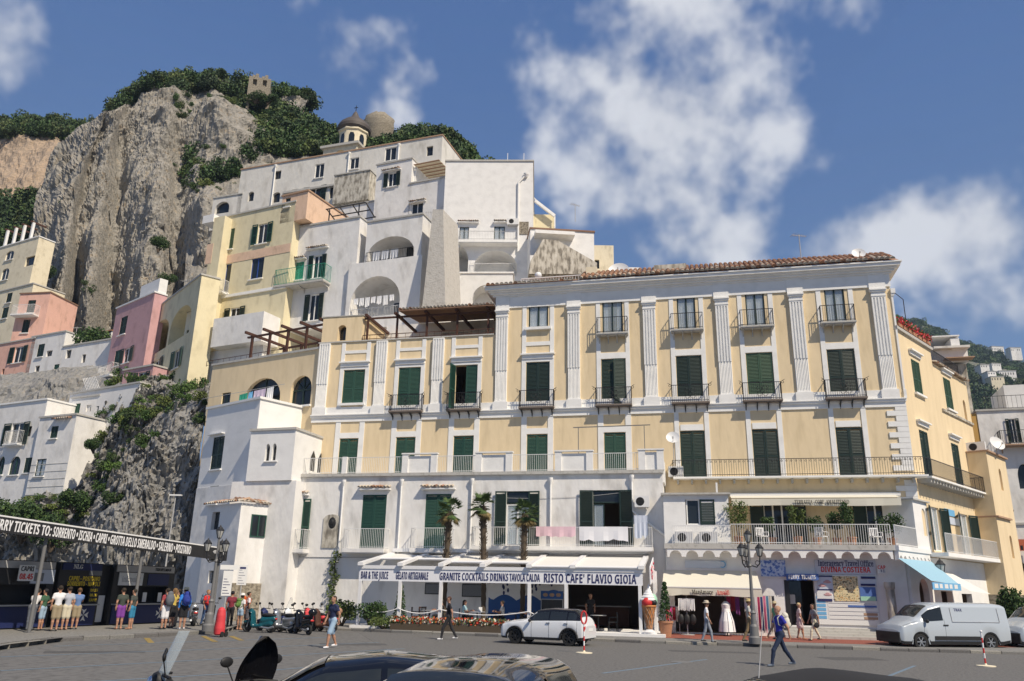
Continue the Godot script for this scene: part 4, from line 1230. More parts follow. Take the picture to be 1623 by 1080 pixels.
# ---------------------------------------------------------------- cafe veranda
func cafe() -> void:
	var o := thing("cafe_veranda", "white cafe veranda with lettered banner and sloping canvas roof", "veranda", PLANES["CF"][0], PLANES["CF"][1])
	var posts := [-22.6, -20.4, -18.2, -13.6, -11.75, -8.15]
	part(o, "floor", bx(-22.9, 0.05, -4.6, -7.0, 0.26, 0.35), M.white)
	for x in posts:
		part(o, "post", bx(x - 0.08, 0.26, -0.08, x + 0.08, 2.45, 0.08), M.white_paint)
	for z in [-1.6, -3.2]: part(o, "post", bx(-7.6, 0.26, z - 0.06, -7.48, 3.2, z + 0.06), M.white_paint)
	part(o, "front_beam", bx(-22.75, 3.05, -0.1, -7.95, 3.22, 0.1), M.white_paint)
	part(o, "banner", bx(-22.7, 2.44, 0.03, -8.0, 3.04, 0.06), M.banner)
	for q in [["BAR & THE JUICE", -21.83, 2.60, 1.5], ["GELATO ARTIGIANALE", -19.77, 2.63, 1.75], ["GRANITE COCKTAILS DRINKS", -16.48, 2.69, 3.6], ["TAVOLA CALDA", -13.84, 2.73, 1.55], ["RISTO CAFE' FLAVIO GIOIA", -10.60, 2.78, 4.55]]:
		text(o, "lettering", q[0], 0.36 if q[3] < 4 else 0.42, M.ink, Vector3(q[1], 2.72, 0.07), 0.0, q[3])
	for k in posts.size() + 1:
		var x: float = [-22.6, -20.4, -18.2, -16.0, -13.6, -11.4, -8.05][k]
		var r := MB.new()
		r.prism([Vector2(0.25, 3.2), Vector2(-4.55, 3.98), Vector2(-4.55, 4.1), Vector2(0.25, 3.36)], -x - 0.14, -x + 0.14)
		var ro := part(o, "rafter", r, M.white_paint)
		ro.rotation.y = -PI / 2
		if k < 6:
			var x1: float = [-20.4, -18.2, -16.0, -13.6, -11.4, -8.05][k]
			var from := -4.5; var to := -2.2 if k < 2 else (-1.2 if k < 4 else 0.12)
			var f := MB.new()
			var y0 := 3.28 - 0.1625 * from; var y1 := 3.28 - 0.1625 * to
			f.quad(Vector3(x + 0.15, y1, to), Vector3(x1 - 0.15, y1, to), Vector3(x1 - 0.15, y0, from), Vector3(x + 0.15, y0, from))
			f.quad(Vector3(x + 0.15, y0 - 0.012, from), Vector3(x1 - 0.15, y0 - 0.012, from), Vector3(x1 - 0.15, y1 - 0.012, to), Vector3(x + 0.15, y1 - 0.012, to))
			part(o, "canvas", f, M.canvas)
			var rl := MB.new(); rl.tube([Vector3(x + 0.15, y1, to), Vector3(x1 - 0.15, y1, to)], 0.07, 8)
			part(o, "roller", rl, M.white_paint)
	part(o, "gutter", bx(-22.6, 4.1, -4.58, -7.9, 4.3, -4.3), M.white_paint)
	# painted gable panel at the right end
	var gb := MB.new()
	gb.prism([Vector2(0.1, 2.5), Vector2(0.1, 3.3), Vector2(-3.2, 3.9), Vector2(-3.2, 2.7)], 7.62, 7.66)
	var go := part(o, "gable_panel", gb, M.banner)
	go.rotation.y = -PI / 2
	var q := RandomNumberGenerator.new(); q.seed = 5
	var sw := MB.new()
	for k in 26:
		sw.col = [Color(0.6, 0.03, 0.04), Color(0.7, 0.25, 0.3), Color(0.5, 0.05, 0.1)][q.randi() % 3]
		var z := q.randf_range(-3.0, -0.2); var y := 2.75 + q.randf() * (0.45 - z * 0.16)
		var pts := []
		for j in 6: pts.append(Vector3(-7.61, y + 0.05 * sin(j * 1.7 + k), z - j * 0.07))
		sw.tube(pts, 0.02, 4, false)
	part(o, "painted_script", sw, M.tint)
	# painted waves on the wall behind
	var mural := node(o, "wall_mural")
	part(mural, "panel", bx(-16.9, 0.3, -4.59, -12.6, 2.9, -4.57), M.white)
	var wv := [Vector2(-16.85, 0.35)]
	wv.append(Vector2(-12.65, 0.35))
	for k in 30:
		var x := -12.65 - 4.2 * k / 29.0
		wv.append(Vector2(x, 1.55 + 0.32 * absf(sin(k * 0.33 + 0.4)) + (0.3 if k < 8 else 0.0)))
	var wm := MB.new(); wm.prism(wv, -4.57, -4.56)
	part(mural, "wave", wm, M.mural_blue)
	var dp := MB.new()
	for s in [[-15.9, 2.1], [-14.3, 2.2], [-15.95, 2.45], [-14.1, 2.5], [-13.2, 2.6]]:
		for k in 3: dp.ball(Vector3(s[0] + 0.16 * cos(k * 2.1), s[1] + 0.16 * sin(k * 2.1), -4.56), Vector3(0.06, 0.12, 0.01), 8, 5)
	part(mural, "splash", dp, M.navy)
	var pic := node(o, "wall_pictures")
	for s in [[-20.6, 1.8, 1.2, 0.6], [-18.4, 1.7, 1.3, 0.7]]:
		part(pic, "picture_frame", bx(s[0], s[1], -4.59, s[0] + s[2], s[1] + s[3], -4.55), M.black)
		part(pic, "picture", bx(s[0] + 0.05, s[1] + 0.05, -4.549, s[0] + s[2] - 0.05, s[1] + s[3] - 0.05, -4.545), M.faded_print)
	# interior glimpsed through the wide door
	var bar := node(o, "bar_counter")
	part(bar, "counter", bx(-12.2, 0.26, -8.1, -9.3, 1.3, -7.4), M.wood)
	part(bar, "top", bx(-12.3, 1.3, -8.15, -9.2, 1.36, -7.3), M.galvanised)
	# rope between the posts
	var rp := MB.new()
	for k in 4:
		var a: float = posts[k]; var b: float = posts[k + 1]
		rp.tube(sagging(Vector3(a, 1.12, 0.12), Vector3(b, 1.12, 0.12), 0.22), 0.025, 5, false)
	part(o, "rope", rp, M.white_cloth)
	# flower bed along the front
	var bed := thing("flower_bed", "low stone flower bed with white and red flowers in front of the cafe", "flower bed", on("CF", 0, 0, 0), turn_of("CF"))
	for k in 11:
		part(bed, "stone", bx(-20.5 + k * 0.72, 0.1, 0.42, -19.8 + k * 0.72, 0.5 + 0.03 * (k % 3), 0.62), [M.rubble, M.weathered, M.slab][k % 3])
	part(bed, "soil", bx(-20.5, 0.1, 0.36, -12.6, 0.42, 0.9), M.bark)
	var fl := MB.new()
	for k in 1500:
		fl.col = [Color(0.75, 0.72, 0.6), Color(0.6, 0.05, 0.03), Color(0.05, 0.1, 0.03), Color(0.06, 0.11, 0.03), Color(0.45, 0.15, 0.04)][q.randi() % 5]
		leafq(fl, Vector3(q.randf_range(-20.5, -12.7), 0.45 + q.randf() * 0.3, q.randf_range(0.36, 0.95)), 0.07, q)
	part(bed, "flowers", fl, M.leaf)
	# display fridge
	var fg := thing("display_fridge", "tall glass drinks fridge with a picture header inside the cafe", "fridge", on("CF", -13.0, 0.26, -3.4), turn_of("CF"))
	part(fg, "body", bx(-0.6, 0, -0.35, 0.6, 1.75, 0.3), M.galvanised)
	part(fg, "door", bx(-0.55, 0.1, 0.302, 0.55, 1.4, 0.32), M.glass)
	part(fg, "header", bx(-0.6, 1.45, 0.302, 0.6, 1.85, 0.33), M.mural_blue)
	var pr := MB.new()
	for k in 3: pr.ball(Vector3(-0.35 + 0.35 * k, 1.65, 0.33), Vector3(0.14, 0.1, 0.015), 10, 5)
	part(fg, "print", pr, M.tile_c)
	for k in 4:
		var at := on("CF", [-19.3, -16.6, -14.6, -10.3][k], 0.26, [-1.6, -1.3, -1.5, -1.0][k])
		table(at, ["cafe table beside the wicker chair near the hedge", "cafe table with a white napkin box under the wave mural", "cafe table next to the drinks fridge", "grey cafe table in front of the dark open door"][k], M.black, M.white_metal if k == 1 else M.galvanised)
		for s in [-1, 1]:
			chair(at + Vector3(s * 0.7, 0, 0.1 * s), PI / 2 * s + PI, "black metal chair at the cafe table " + ["by the wicker chair", "under the wave mural", "next to the drinks fridge", "before the dark open door"][k], M.black, "chairs of the cafe")
	var nb := one("napkin_box", "small white napkin box on the cafe table under the mural", "box", bx(-0.09, 0, -0.07, 0.09, 0.22, 0.07), M.paper, on("CF", -16.45, 1.021, -1.3), 0.3)
	# ice cream sign
	var ic := thing("ice_cream_figure", "giant ice cream cone figure with red and green scoops by the cafe", "ice cream sign", on("CF", -7.75, 0.26, 0.0), 0.2)
	var cb := MB.new(); cb.lathe([[0.0, 0.0], [0.34, 0.0], [0.36, 0.08], [0.2, 0.16], [0.14, 0.2]], 14)
	part(ic, "base", cb, M.white_paint)
	cb = MB.new(); cb.lathe([[0.12, 0.18], [0.2, 0.6], [0.32, 1.2], [0.36, 1.24], [0.34, 1.3]], 16)
	part(ic, "cone", cb, M.wafer)
	cb = MB.new()
	for k in 9:
		var a := TAU * k / 9
		cb.tube([Vector3(cos(a) * 0.135, 0.2, sin(a) * 0.135), Vector3(cos(a + 0.9) * 0.25, 0.72, sin(a + 0.9) * 0.25), Vector3(cos(a + 1.7) * 0.335, 1.2, sin(a + 1.7) * 0.335)], 0.016, 4, false)
		cb.tube([Vector3(cos(a) * 0.135, 0.2, sin(a) * 0.135), Vector3(cos(a - 0.9) * 0.25, 0.72, sin(a - 0.9) * 0.25), Vector3(cos(a - 1.7) * 0.335, 1.2, sin(a - 1.7) * 0.335)], 0.016, 4, false)
	part(ic, "waffle_ribs", cb, M.tile_c)
	cb = MB.new(); cb.ball(Vector3(-0.12, 1.42, 0.1), Vector3(0.26, 0.24, 0.24), 14, 9)
	part(ic, "red_scoop", cb, M.red)
	cb = MB.new(); cb.ball(Vector3(0.2, 1.42, 0.12), Vector3(0.17, 0.15, 0.17), 12, 8)
	part(ic, "dark_scoop", cb, M.black)
	cb = MB.new(); cb.ball(Vector3(0.22, 1.5, -0.1), Vector3(0.26, 0.34, 0.24), 12, 8)
	part(ic, "green_scoop", cb, M.mint)
	cb = MB.new()
	for k in 5: cb.lathe([[0.36 - 0.06 * k, 1.5 + 0.12 * k], [0.38 - 0.07 * k, 1.55 + 0.12 * k], [0.3 - 0.06 * k, 1.63 + 0.12 * k]], 14, Vector3(-0.02 + 0.015 * k, 0, -0.06))
	cb.lathe([[0.1, 2.08], [0.0, 2.3]], 8, Vector3(0.05, 0, -0.06))
	part(ic, "whipped_top", cb, M.white_paint)
	# clipped conifer in a pot
	var cp := thing("potted_conifer", "slim clipped conifer in a terracotta pot beside the ice cream figure", "plant", on("CF", -7.0, 0.13, -0.4))
	cb = MB.new(); cb.lathe([[0.0, 0.0], [0.24, 0.0], [0.34, 0.62], [0.37, 0.62], [0.37, 0.72], [0.3, 0.72], [0.0, 0.66]], 16)
	part(cp, "pot", cb, M.terracotta)
	cb = MB.new()
	for k in 9: leaves(cb, Vector3(0, 0.9 + 0.19 * k, 0), Vector3.ONE * (0.34 - 0.03 * k), 130, 0.045, [Color(0.03, 0.08, 0.02), Color(0.045, 0.1, 0.025)], 60 + k, 0.6)
	part(cp, "foliage", cb, M.leaf)
	for s in [[-18.76, 3.22, 1.0, 6.1, 0.1, "palm tree rising through the veranda roof nearest the green shutters", 1], [-16.56, 3.25, 1.0, 6.4, -0.2, "palm tree rising through the middle of the veranda roof", 2], [-14.45, 3.27, 1.0, 6.0, 0.05, "palm tree in front of the dark balcony doors", 3]]:
		palm(on("CF", s[0], 0.1, -2.4), s[3], s[4], s[5], s[6])
	# shrubs at the left end
	shrub("hedge_shrub", on("CF", -23.9, 0.1, -0.9), Vector3(0.9, 0.85, 0.8), "yellow green hedge shrub against the white house wall", 71, 1500, 0.07, YELLOW_GREENS)
	shrub("hedge_shrub", on("CF", -21.9, 0.1, 0.1), Vector3(1.0, 0.75, 0.8), "dark green round shrub behind the first veranda post", 72, 1600, 0.06)
	shrub("lavender_bush", on("CF", -20.9, 0.1, 0.7), Vector3(0.8, 0.42, 0.6), "feathery pale green bush at the kerb by the veranda", 73, 1500, 0.04, YELLOW_GREENS)
	var cy := thing("dwarf_cypress", "small pointed dwarf cypress behind the hedge by the veranda", "tree", on("CF", -20.9, 0.1, -1.5))
	cb = MB.new(); cb.tube([Vector3.ZERO, Vector3(0, 1.6, 0)], 0.05, 5); part(cy, "trunk", cb, M.bark)
	cb = MB.new()
	for k in 7: leaves(cb, Vector3(0, 0.5 + 0.26 * k, 0), Vector3.ONE * (0.42 - 0.05 * k), 140, 0.05, GREENS, 80 + k, 0.5)
	part(cy, "crown", cb, M.leaf)
	var wk := chair(on("CF", -19.9, 0.26, -2.6), 0.6, "broad brown wicker armchair in the corner of the cafe", M.wood, "")
	# climbing plant on the wall
	var cl := thing("climbing_plant", "climbing plant growing up the downpipe of the white house", "plant", on("B", -26.2, 0.1, 0.15))
	cb = MB.new(); cb.tube([Vector3.ZERO, Vector3(0.05, 1.8, 0), Vector3(0, 3.6, 0)], 0.03, 5); part(cl, "stem", cb, M.bark)
	cb = MB.new()
	for k in 8: leaves(cb, Vector3(0.1 * sin(k * 2.0), 0.8 + 0.42 * k, 0.08), Vector3(0.28, 0.3, 0.12), 60, 0.07, YELLOW_GREENS, 90 + k, 0.2)
	part(cl, "foliage", cb, M.leaf)

# ---------------------------------------------------------------- shops and restaurant terrace
func scallops(u0: float, u1: float, n: int, v0: float, v1: float, fill := 0.74) -> Array:
	# outline of a fascia whose lower edge is cut into round arches
	var p := [Vector2(u1, v1), Vector2(u0, v1), Vector2(u0, v0)]
	var w := (u1 - u0) / n
	for k in n:
		var c := u0 + w * (k + 0.5); var r := w * fill / 2
		for j in 9:
			var a := PI - PI * j / 8
			p.append(Vector2(c + r * cos(a), v0 + 0.02 + r * 1.05 * sin(a)))
	p.append(Vector2(u1, v0))
	return p

func board(parent: Node3D, called: String, u0: float, v0: float, u1: float, v1: float, z: float, m: Material) -> MeshInstance3D:
	return part(parent, called, bx(u0, v0, z, u1, v1, z + 0.03), m)

func shops() -> void:
	var p := building("white_shop_house", "white ground floor shops with scalloped fascia under the restaurant terrace", "A")
	var w := MB.new()
	var z := 2.4
	w.wall(-7.03, 0.0, 4.8, 4.2, [[-6.64, 0.20, -2.50, 2.66, 0.3, 0.0, 1], [-0.96, 0.68, 0.38, 2.89, 0.3, 0.0, 1]], 0.31, z)
	part(p, "wall", w, M.white)
	var rm := MB.new(); rm.room(-6.95, 0.14, -3.5, -2.2, 3.3, z - 0.3, -6.64, 0.20, -2.50, 2.66)
	part(p, "clothes_shop_room", rm, M.interior)
	rm = MB.new(); rm.room(-2.1, 0.14, -3.5, 2.5, 3.3, z - 0.3, -0.96, 0.68, 0.38, 2.89)
	part(p, "ticket_shop_room", rm, M.interior)
	part(p, "terrace_floor", sheet_uv([Vector2(-7.04, 0.02), Vector2(-7.04, 3.4), Vector2(4.2, 3.4), Vector2(6.3, 0.02)], 4.36, 4.62), M.slab)
	var f := MB.new(); f.prism(scallops(-6.9, 4.1, 13, 3.93, 4.357), 3.1, 3.36)
	part(p, "scalloped_fascia", f, M.white)
	part(p, "soffit", sheet_uv([Vector2(-7.0, 2.402), Vector2(-7.0, 3.1), Vector2(4.2, 3.1), Vector2(4.8, 2.402)], 4.2, 4.355), M.white)
	part(p, "plinth", bx(-1.2, 0.13, z, 4.7, 0.62, z + 0.06), M.slab)
	for k in 3: part(p, "step", bx(-1.3, 0.13, z + 0.06, 4.6 - 0.2 * k, 0.5 - 0.12 * k, z + 0.4 + 0.34 * k), M.slab)
	var d := node(p, "shop_door")
	part(d, "leaf", bx(-1.02, 0.67, z - 0.9, -0.17, 2.86, z - 0.86), M.glass)
	part(d, "notice", bx(-0.79, 1.71, z - 0.85, -0.50, 2.17, z - 0.84), M.paper)
	part(d, "jamb", bx(-1.08, 0.67, z - 0.1, -0.84, 2.88, z + 0.02), M.iron)
	var col := MB.new(); col.lathe([[0.28, 0.13], [0.28, 0.4], [0.23, 0.46], [0.21, 2.5], [0.24, 2.55], [0.26, 2.72], [0.26, 2.85]], 16, Vector3(3.85, 0, 2.95))
	part(p, "column", col, M.weathered)
	# fascia along the side street
	var sf := node(p, "side_fascia")
	sf.transform = p.transform.affine_inverse() * Transform3D(Basis(Vector3.UP, turn_of("A2")), PLANES["A2"][0])
	f = MB.new(); f.prism(scallops(-3.95, 0.5, 8, 3.93, 4.357, 0.62), -0.1, 0.1)
	part(sf, "scalloped_fascia", f, M.white)
	part(sf, "edge", bx(-4.0, 4.36, -0.05, 0.6, 4.6, 0.16), M.white)
	part(sf, "soffit", bx(-3.95, 3.9, -0.12, 0.5, 3.925, 0.12), M.white)
	part(sf, "railing", railing_mesh([Vector3(-3.95, 4.6, 0.02), Vector3(-0.95, 4.6, 0.02)], 1.0, 0.1, 0.018), M.white_metal)
	w = MB.new()
	w.wall(-2.7, 0.13, 10.0, 4.2, [[-1.6, 0.15, -0.2, 3.1, 0.3, 0.7, 1], [1.6, 0.15, 3.4, 2.5, 0.3, 0.0, 1], [5.0, 0.15, 6.8, 2.4, 0.3, 0.0, 1]], 0.31, 0.06)
	part(sf, "wall", w, M.white)
	for q in [[-1.6, -0.2, 3.1], [1.6, 3.4, 2.5], [5.0, 6.8, 2.4]]:
		rm = MB.new(); rm.room(q[0] - 0.7, 0.14, -4.0, q[1] + 0.7, 3.5, -0.24, q[0], 0.15, q[1], q[2])
		part(sf, "side_shop_room", rm, M.interior)
	part(sf, "ceiling", bx(-2.7, 4.1, -6.0, 10.0, 4.2, -0.25), M.white)
	part(p, "railing", railing_mesh([Vector3(-6.6, 4.62, 3.3), Vector3(-3.6, 4.62, 3.3)], 0.92, 0.115, 0.018), M.white_metal)
	part(p, "railing", railing_mesh([Vector3(-3.6, 4.62, 3.3), Vector3(-0.9, 4.62, 3.3), Vector3(1.8, 4.62, 3.3), Vector3(4.1, 4.62, 3.3)], 1.0, 0.115, 0.018), M.white_metal)
	# small white room on the terrace
	var r := node(p, "terrace_room")
	w = MB.new()
	w.wall(-7.03, 4.62, -3.62, 7.2, [[-5.87, 5.63, -5.11, 6.96, 0.4]], 2.75, 2.8)
	part(r, "wall", w, M.white)
	part(r, "roof", bx(-7.15, 7.2, -0.0, -3.5, 7.3, 3.0), M.slab)
	var o := node(p, "window")
	shutters_one(o, -5.11, 5.63, -4.35, 6.95, 2.83, M.dark_green)
	glazing(o, -5.83, 5.63, -5.14, 6.96, 2.72, M.trim, 0.0, 1)
	part(r, "vent_pipe", bx(-4.2, 7.3, 1.5, -4.1, 8.0, 1.6), M.white_metal)
	# glass doors of the restaurant
	for q in [[-2.35, 0.55], [3.0, 5.8]]:
		o = node(p, "terrace_doors")
		glazing(o, q[0] + 0.7, 4.72, q[1] - 0.7, 6.98, -0.1, M.trim, 0.0, 3)
		shutters(o, q[0] + 0.7, 4.72, q[1] - 0.7, 6.98, 0.02, M.dark_green, 170, 170)
	# terrace awning with its valance
	var aw := thing("terrace_awning", "half rolled white awning lettered along its valance above the restaurant terrace", "awning", PLANES["A"][0], PLANES["A"][1])
	part(aw, "cassette", bx(-3.45, 7.38, 0.05, 5.5, 7.56, 0.3), M.white_metal)
	var cv := MB.new()
	for s in 6:
		var y0 := 7.4 - 0.04 * s - (0.02 if s % 2 else 0.0); var y1 := 7.4 - 0.04 * (s + 1) - (0.0 if s % 2 else 0.02)
		cv.quad(Vector3(-3.4, y1, 0.3 + 0.2 * (s + 1)), Vector3(5.2, y1, 0.3 + 0.2 * (s + 1)), Vector3(5.3, y0, 0.3 + 0.2 * s), Vector3(-3.4, y0, 0.3 + 0.2 * s))
	part(aw, "canvas", cv, M.awning)
	part(aw, "valance", cloth(Vector3(-3.4, 7.12, 1.5), Vector3(5.2, 7.12, 1.5), 0.4, 11, 0.03), M.awning)
	text(aw, "lettering", "TERRAZZA - CORE  AMALFITANO", 0.2, M.black, Vector3(1.25, 6.92, 1.57), 0.0, 2.75, true, true)
	# plants, chairs, air conditioners on the terrace
	var px := [-3.21, 4.71, -1.44, 4.76, -0.25, 4.73, 0.80, 4.78, 1.80, 4.78, 2.39, 4.75, 4.45, 4.78]
	var lab := ["bushy potted ficus at the corner of the white terrace room", "small upright potted plant before the open terrace shutters", "slender potted lemon tree between the two terrace doors", "small potted plant beside the yellow terrace wall", "potted laurel in front of the dark terrace shutter", "tall potted oleander under the lettered awning", "dense round potted bush at the terrace corner railing"]
	for k in 7: potted(on("A", px[k * 2], 4.62, [2.7, 1.9, 2.7, 1.9, 1.9, 2.6, 2.0][k]), [2.1, 1.5, 2.05, 1.45, 1.7, 2.15, 1.6][k], lab[k], 100 + k, YELLOW_GREENS if k in [0, 2] else GREENS, 0.55 if k in [0, 6] else 0.36)
	for k in 3: chair(on("A", [-2.0, 0.95, 3.55][k], 4.62, 2.6), turn_of("A") + [0.5, 2.4, 0.2][k], ["white plastic chair near the bushy ficus on the terrace", "white plastic chair beside the lemon tree on the terrace", "white plastic chair under the oleander at the terrace end"][k], M.white_paint, "white terrace chairs")
	for k in 2: air_con(on("A", [-6.0, -4.75][k], 4.64, 2.85), turn_of("A"), ["air conditioner on the terrace floor under the window shutter, next to the pipe", "air conditioner on the terrace floor near the bushy ficus"][k], 0.95)
	air_con(on("A", -6.35, 8.5, 0.15), turn_of("A"), "air conditioner on the long iron balcony of the yellow palazzo", 0.85)
	air_con(on("A2", 10.6, 11.1, 0.5), turn_of("A2") - 1.5, "large air conditioner on top of the stair tower", 1.1)
	dish(on("A2", 11.9, 11.7, 1.3), turn_of("A2") - 0.6, "satellite dish on the corner of the stair tower", 0.5, 0.6)
	dish(on("A", 5.0, 21.9, -0.6), turn_of("A"), "small satellite dish on the tiled corner of the palazzo roof", 0.4, 0.7)
	dish(on("A", -9.90, 23.96, -6.0), turn_of("A"), "big white satellite dish behind the tiled roof edge", 0.75, 1.2)
	shop_signs(p)

func sheet_uv(pts: Array, y0: float, y1: float) -> MB:
	return sheet(pts.map(func(q): return Vector3(q.x, 0, q.y)), y0, y1)

func shutters_one(parent: Node3D, u0: float, v0: float, u1: float, v1: float, z: float, m: Material) -> void:
	part(parent, "shutter", leaf_mesh(u1 - u0, v1 - v0), m, Vector3(u0, v0, z))

func shop_signs(p: Node3D) -> void:
	var t := turn_of("S")
	var s := thing("travel_office_sign", "pale sign with blue script and red capitals above the poster board", "sign", PLANES["S"][0], t)
	board(s, "panel", 0.50, 3.20, 3.41, 3.91, 0.03, M.pale_sign)
	text(s, "lettering", "Interagency Travel Office", 0.27, M.ink, Vector3(1.98, 3.73, 0.07), 0.0, 2.65, true, true, true)
	text(s, "lettering", "DIVINA COSTIERA", 0.27, M.red_ink, Vector3(1.95, 3.43, 0.07), 0.0, 2.35)
	s = thing("corner_sign", "small white sign with red capitals on the corner column", "sign", PLANES["S"][0], t)
	board(s, "panel", 3.43, 3.25, 3.81, 3.68, 0.25, M.paper)
	text(s, "lettering", "CAP", 0.18, M.red_ink, Vector3(3.63, 3.56, 0.29), 0.0, 0.36)
	text(s, "lettering", "F.I.", 0.12, M.ink, Vector3(3.68, 3.38, 0.29), 0.0, 0.2)
	s = thing("ferry_valance", "short blue cloth valance lettered in white over the dark shop door", "awning", PLANES["S"][0], t)
	part(s, "cloth", cloth(Vector3(-0.98, 3.16, 0.35), Vector3(0.60, 3.18, 0.35), 0.3, 21, 0.03), M.sign_blue)
	part(s, "top", bx(-0.98, 3.16, 0.0, 0.60, 3.19, 0.35), M.sign_blue)
	text(s, "lettering", "FERRY  TICKETS", 0.2, M.paper, Vector3(-0.22, 3.03, 0.46), 0.0, 1.3)
	s = thing("majolica_sign", "blue and white painted majolica sign behind the street lamp", "sign", PLANES["S"][0], t)
	board(s, "tiles", -2.18, 3.05, -0.95, 3.87, 0.03, M.majolica)
	board(s, "border", -2.21, 2.99, -0.99, 3.04, 0.034, M.paper)
	# faded shop name over the cream awning: swirl and strokes only
	s = thing("faded_shop_sign", "faded pale blue sign with a swirl above the cream awning", "sign", PLANES["S"][0], t)
	board(s, "panel", -6.03, 3.42, -3.88, 3.80, 0.03, M.pale_sign)
	var sw := MB.new()
	ring(sw, Vector3(-4.11, 3.62, 0.07), 0.16, 0.025, 12, -2.2, 2.0)
	part(s, "swirl", sw, M.sky_blue)
	# poster board
	s = thing("poster_board", "board of excursion posters and timetables on the shop wall", "notice board", PLANES["S"][0], t)
	board(s, "backing", 0.39, 0.77, 3.32, 3.17, 0.03, M.paper)
	board(s, "poster", 0.53, 2.46, 1.26, 3.08, 0.062, M.pale_sign); board(s, "poster", 0.47, 1.92, 1.20, 2.41, 0.062, M.white_metal)
	board(s, "poster", 1.29, 1.90, 2.48, 3.11, 0.062, M.map_print)
	board(s, "poster", 2.59, 2.63, 3.35, 3.12, 0.062, M.pale_sign); board(s, "poster", 2.53, 1.94, 3.28, 2.60, 0.062, M.sign_blue)
	board(s, "heading", 0.56, 3.06, 1.29, 3.13, 0.066, M.ink); board(s, "heading", 0.50, 2.40, 1.23, 2.47, 0.066, M.ink); board(s, "heading", 0.48, 1.88, 1.18, 2.00, 0.066, M.ink)
	board(s, "heading", 2.64, 3.00, 3.32, 3.11, 0.094, M.ink); board(s, "heading", 2.60, 2.66, 3.28, 2.76, 0.094, M.ink)
	board(s, "coast_print", 2.53, 1.94, 3.24, 2.15, 0.094, M.mint)
	var cars := MB.new()
	for q in [[1.02, 2.81], [0.76, 2.63], [0.99, 2.20]]:
		cars.ball(Vector3(q[0], q[1], 0.1), Vector3(0.2, 0.06, 0.01), 10, 5); cars.ball(Vector3(q[0], q[1] + 0.05, 0.1), Vector3(0.11, 0.06, 0.01), 10, 5)
	part(s, "car_print", cars, M.rose)
	for k in 6:
		var y: float = [2.02, 1.83, 1.64, 1.45, 1.26, 1.07][k]
		part(s, "timetable_row", bx(0.95, y - 0.03, 0.062, 3.3, y + 0.12, 0.07), M.paper)
		part(s, "timetable_line", bx(1.0, y - 0.045, 0.06, 3.3 - 0.1 * (k % 3), y - 0.035, 0.068), M.ink)
		part(s, "small_photo", bx(0.42, y - 0.03, 0.062, 0.85, y + 0.11, 0.07), M.sky_blue)
		if k in [0, 2]: part(s, "blue_band", bx(1.9, y - 0.02, 0.071, 3.25, y + 0.08, 0.075), M.sign_blue)
		if k > 3: part(s, "colour_photo", bx(2.6, y - 0.02, 0.071, 3.25, y + 0.1, 0.075), M.tile_c)
	# cream shop awning
	s = thing("shop_awning", "cream canvas awning lettered on its valance over the clothes shop", "awning", PLANES["S"][0], t)
	var a := MB.new()
	a.quad(Vector3(-7.2, 2.42, 1.6), Vector3(-2.33, 2.42, 1.6), Vector3(-2.42, 3.3, 0.05), Vector3(-7.15, 3.3, 0.05))
	part(s, "canvas", a, M.awning)
	part(s, "valance", cloth(Vector3(-7.22, 2.41, 1.6), Vector3(-2.31, 2.41, 1.6), 0.4, 31, 0.025), M.awning)
	part(s, "front_rail", bx(-7.22, 2.4, 1.57, -2.31, 2.45, 1.62), M.white_metal)
	for x in [-7.0, -2.5]:
		var arm := MB.new(); arm.bar(Vector3(x, 2.5, 0.03), Vector3(x, 2.42, 1.57), 0.04, 0.04)
		part(s, "arm", arm, M.white_metal)
	text(s, "lettering", "MarAmore", 0.2, M.black, Vector3(-5.2, 2.2, 1.66), 0.0, 1.05, true, true, true)
	text(s, "lettering", "Amalfi", 0.2, M.red_ink, Vector3(-4.2, 2.2, 1.66), 0.0, 0.62, true, true, true)
	# blue awning of the side street
	s = thing("blue_awning", "light blue awning lettered on its front edge over the side street shop", "awning", PLANES["A2"][0], turn_of("A2"))
	a = MB.new()
	for k in 9:
		var u0 := -4.2 + 0.52 * k; var u1 := u0 + 0.52; var b0 := -4.06 + 0.46 * k; var b1 := b0 + 0.46
		a.quad(Vector3(b0, 2.92 - 0.014 * k, 1.5), Vector3(b1, 2.92 - 0.014 * (k + 1), 1.5), Vector3(u1, 3.98, 0.14), Vector3(u0, 3.98, 0.14))
	part(s, "canvas", a, M.awning_blue)
	part(s, "valance", bx(-4.06, 2.52, 1.49, 0.1, 2.86, 1.52), M.sky_blue)
	for k in 5: part(s, "worn_letter_patch", bx(-3.8 + 0.72 * k, 2.6, 1.521, -3.3 + 0.72 * k - 0.1 * (k % 2), 2.8, 1.526), M.paper)
	a = MB.new(); a.quad(Vector3(0.3, 2.5, 1.9), Vector3(3.6, 2.4, 1.9), Vector3(3.4, 3.5, 0.1), Vector3(0.6, 3.6, 0.1))
	one("white_awning", "plain grey white awning beyond the light blue one", "awning", a, M.canvas, PLANES["A2"][0], turn_of("A2"))
	# sun shade lettering on the side wall
	s = thing("wall_sign", "faded blue and white painted sign between the side street windows", "sign", PLANES["A2"][0], turn_of("A2"))
	board(s, "panel", 4.15, 6.70, 5.86, 7.07, 0.02, M.sky_blue)
	board(s, "panel", 3.95, 6.22, 6.57, 6.62, 0.02, M.pale_sign)
	# notice posts
	s = thing("street_notice", "large white notice board on a post behind the van", "sign", on("A2", 6.5, 0.13, 3.4), 0.05)
	a = MB.new(); a.tube([Vector3.ZERO, Vector3(0, 3.0, 0)], 0.04, 6); part(s, "post", a, M.galvanised)
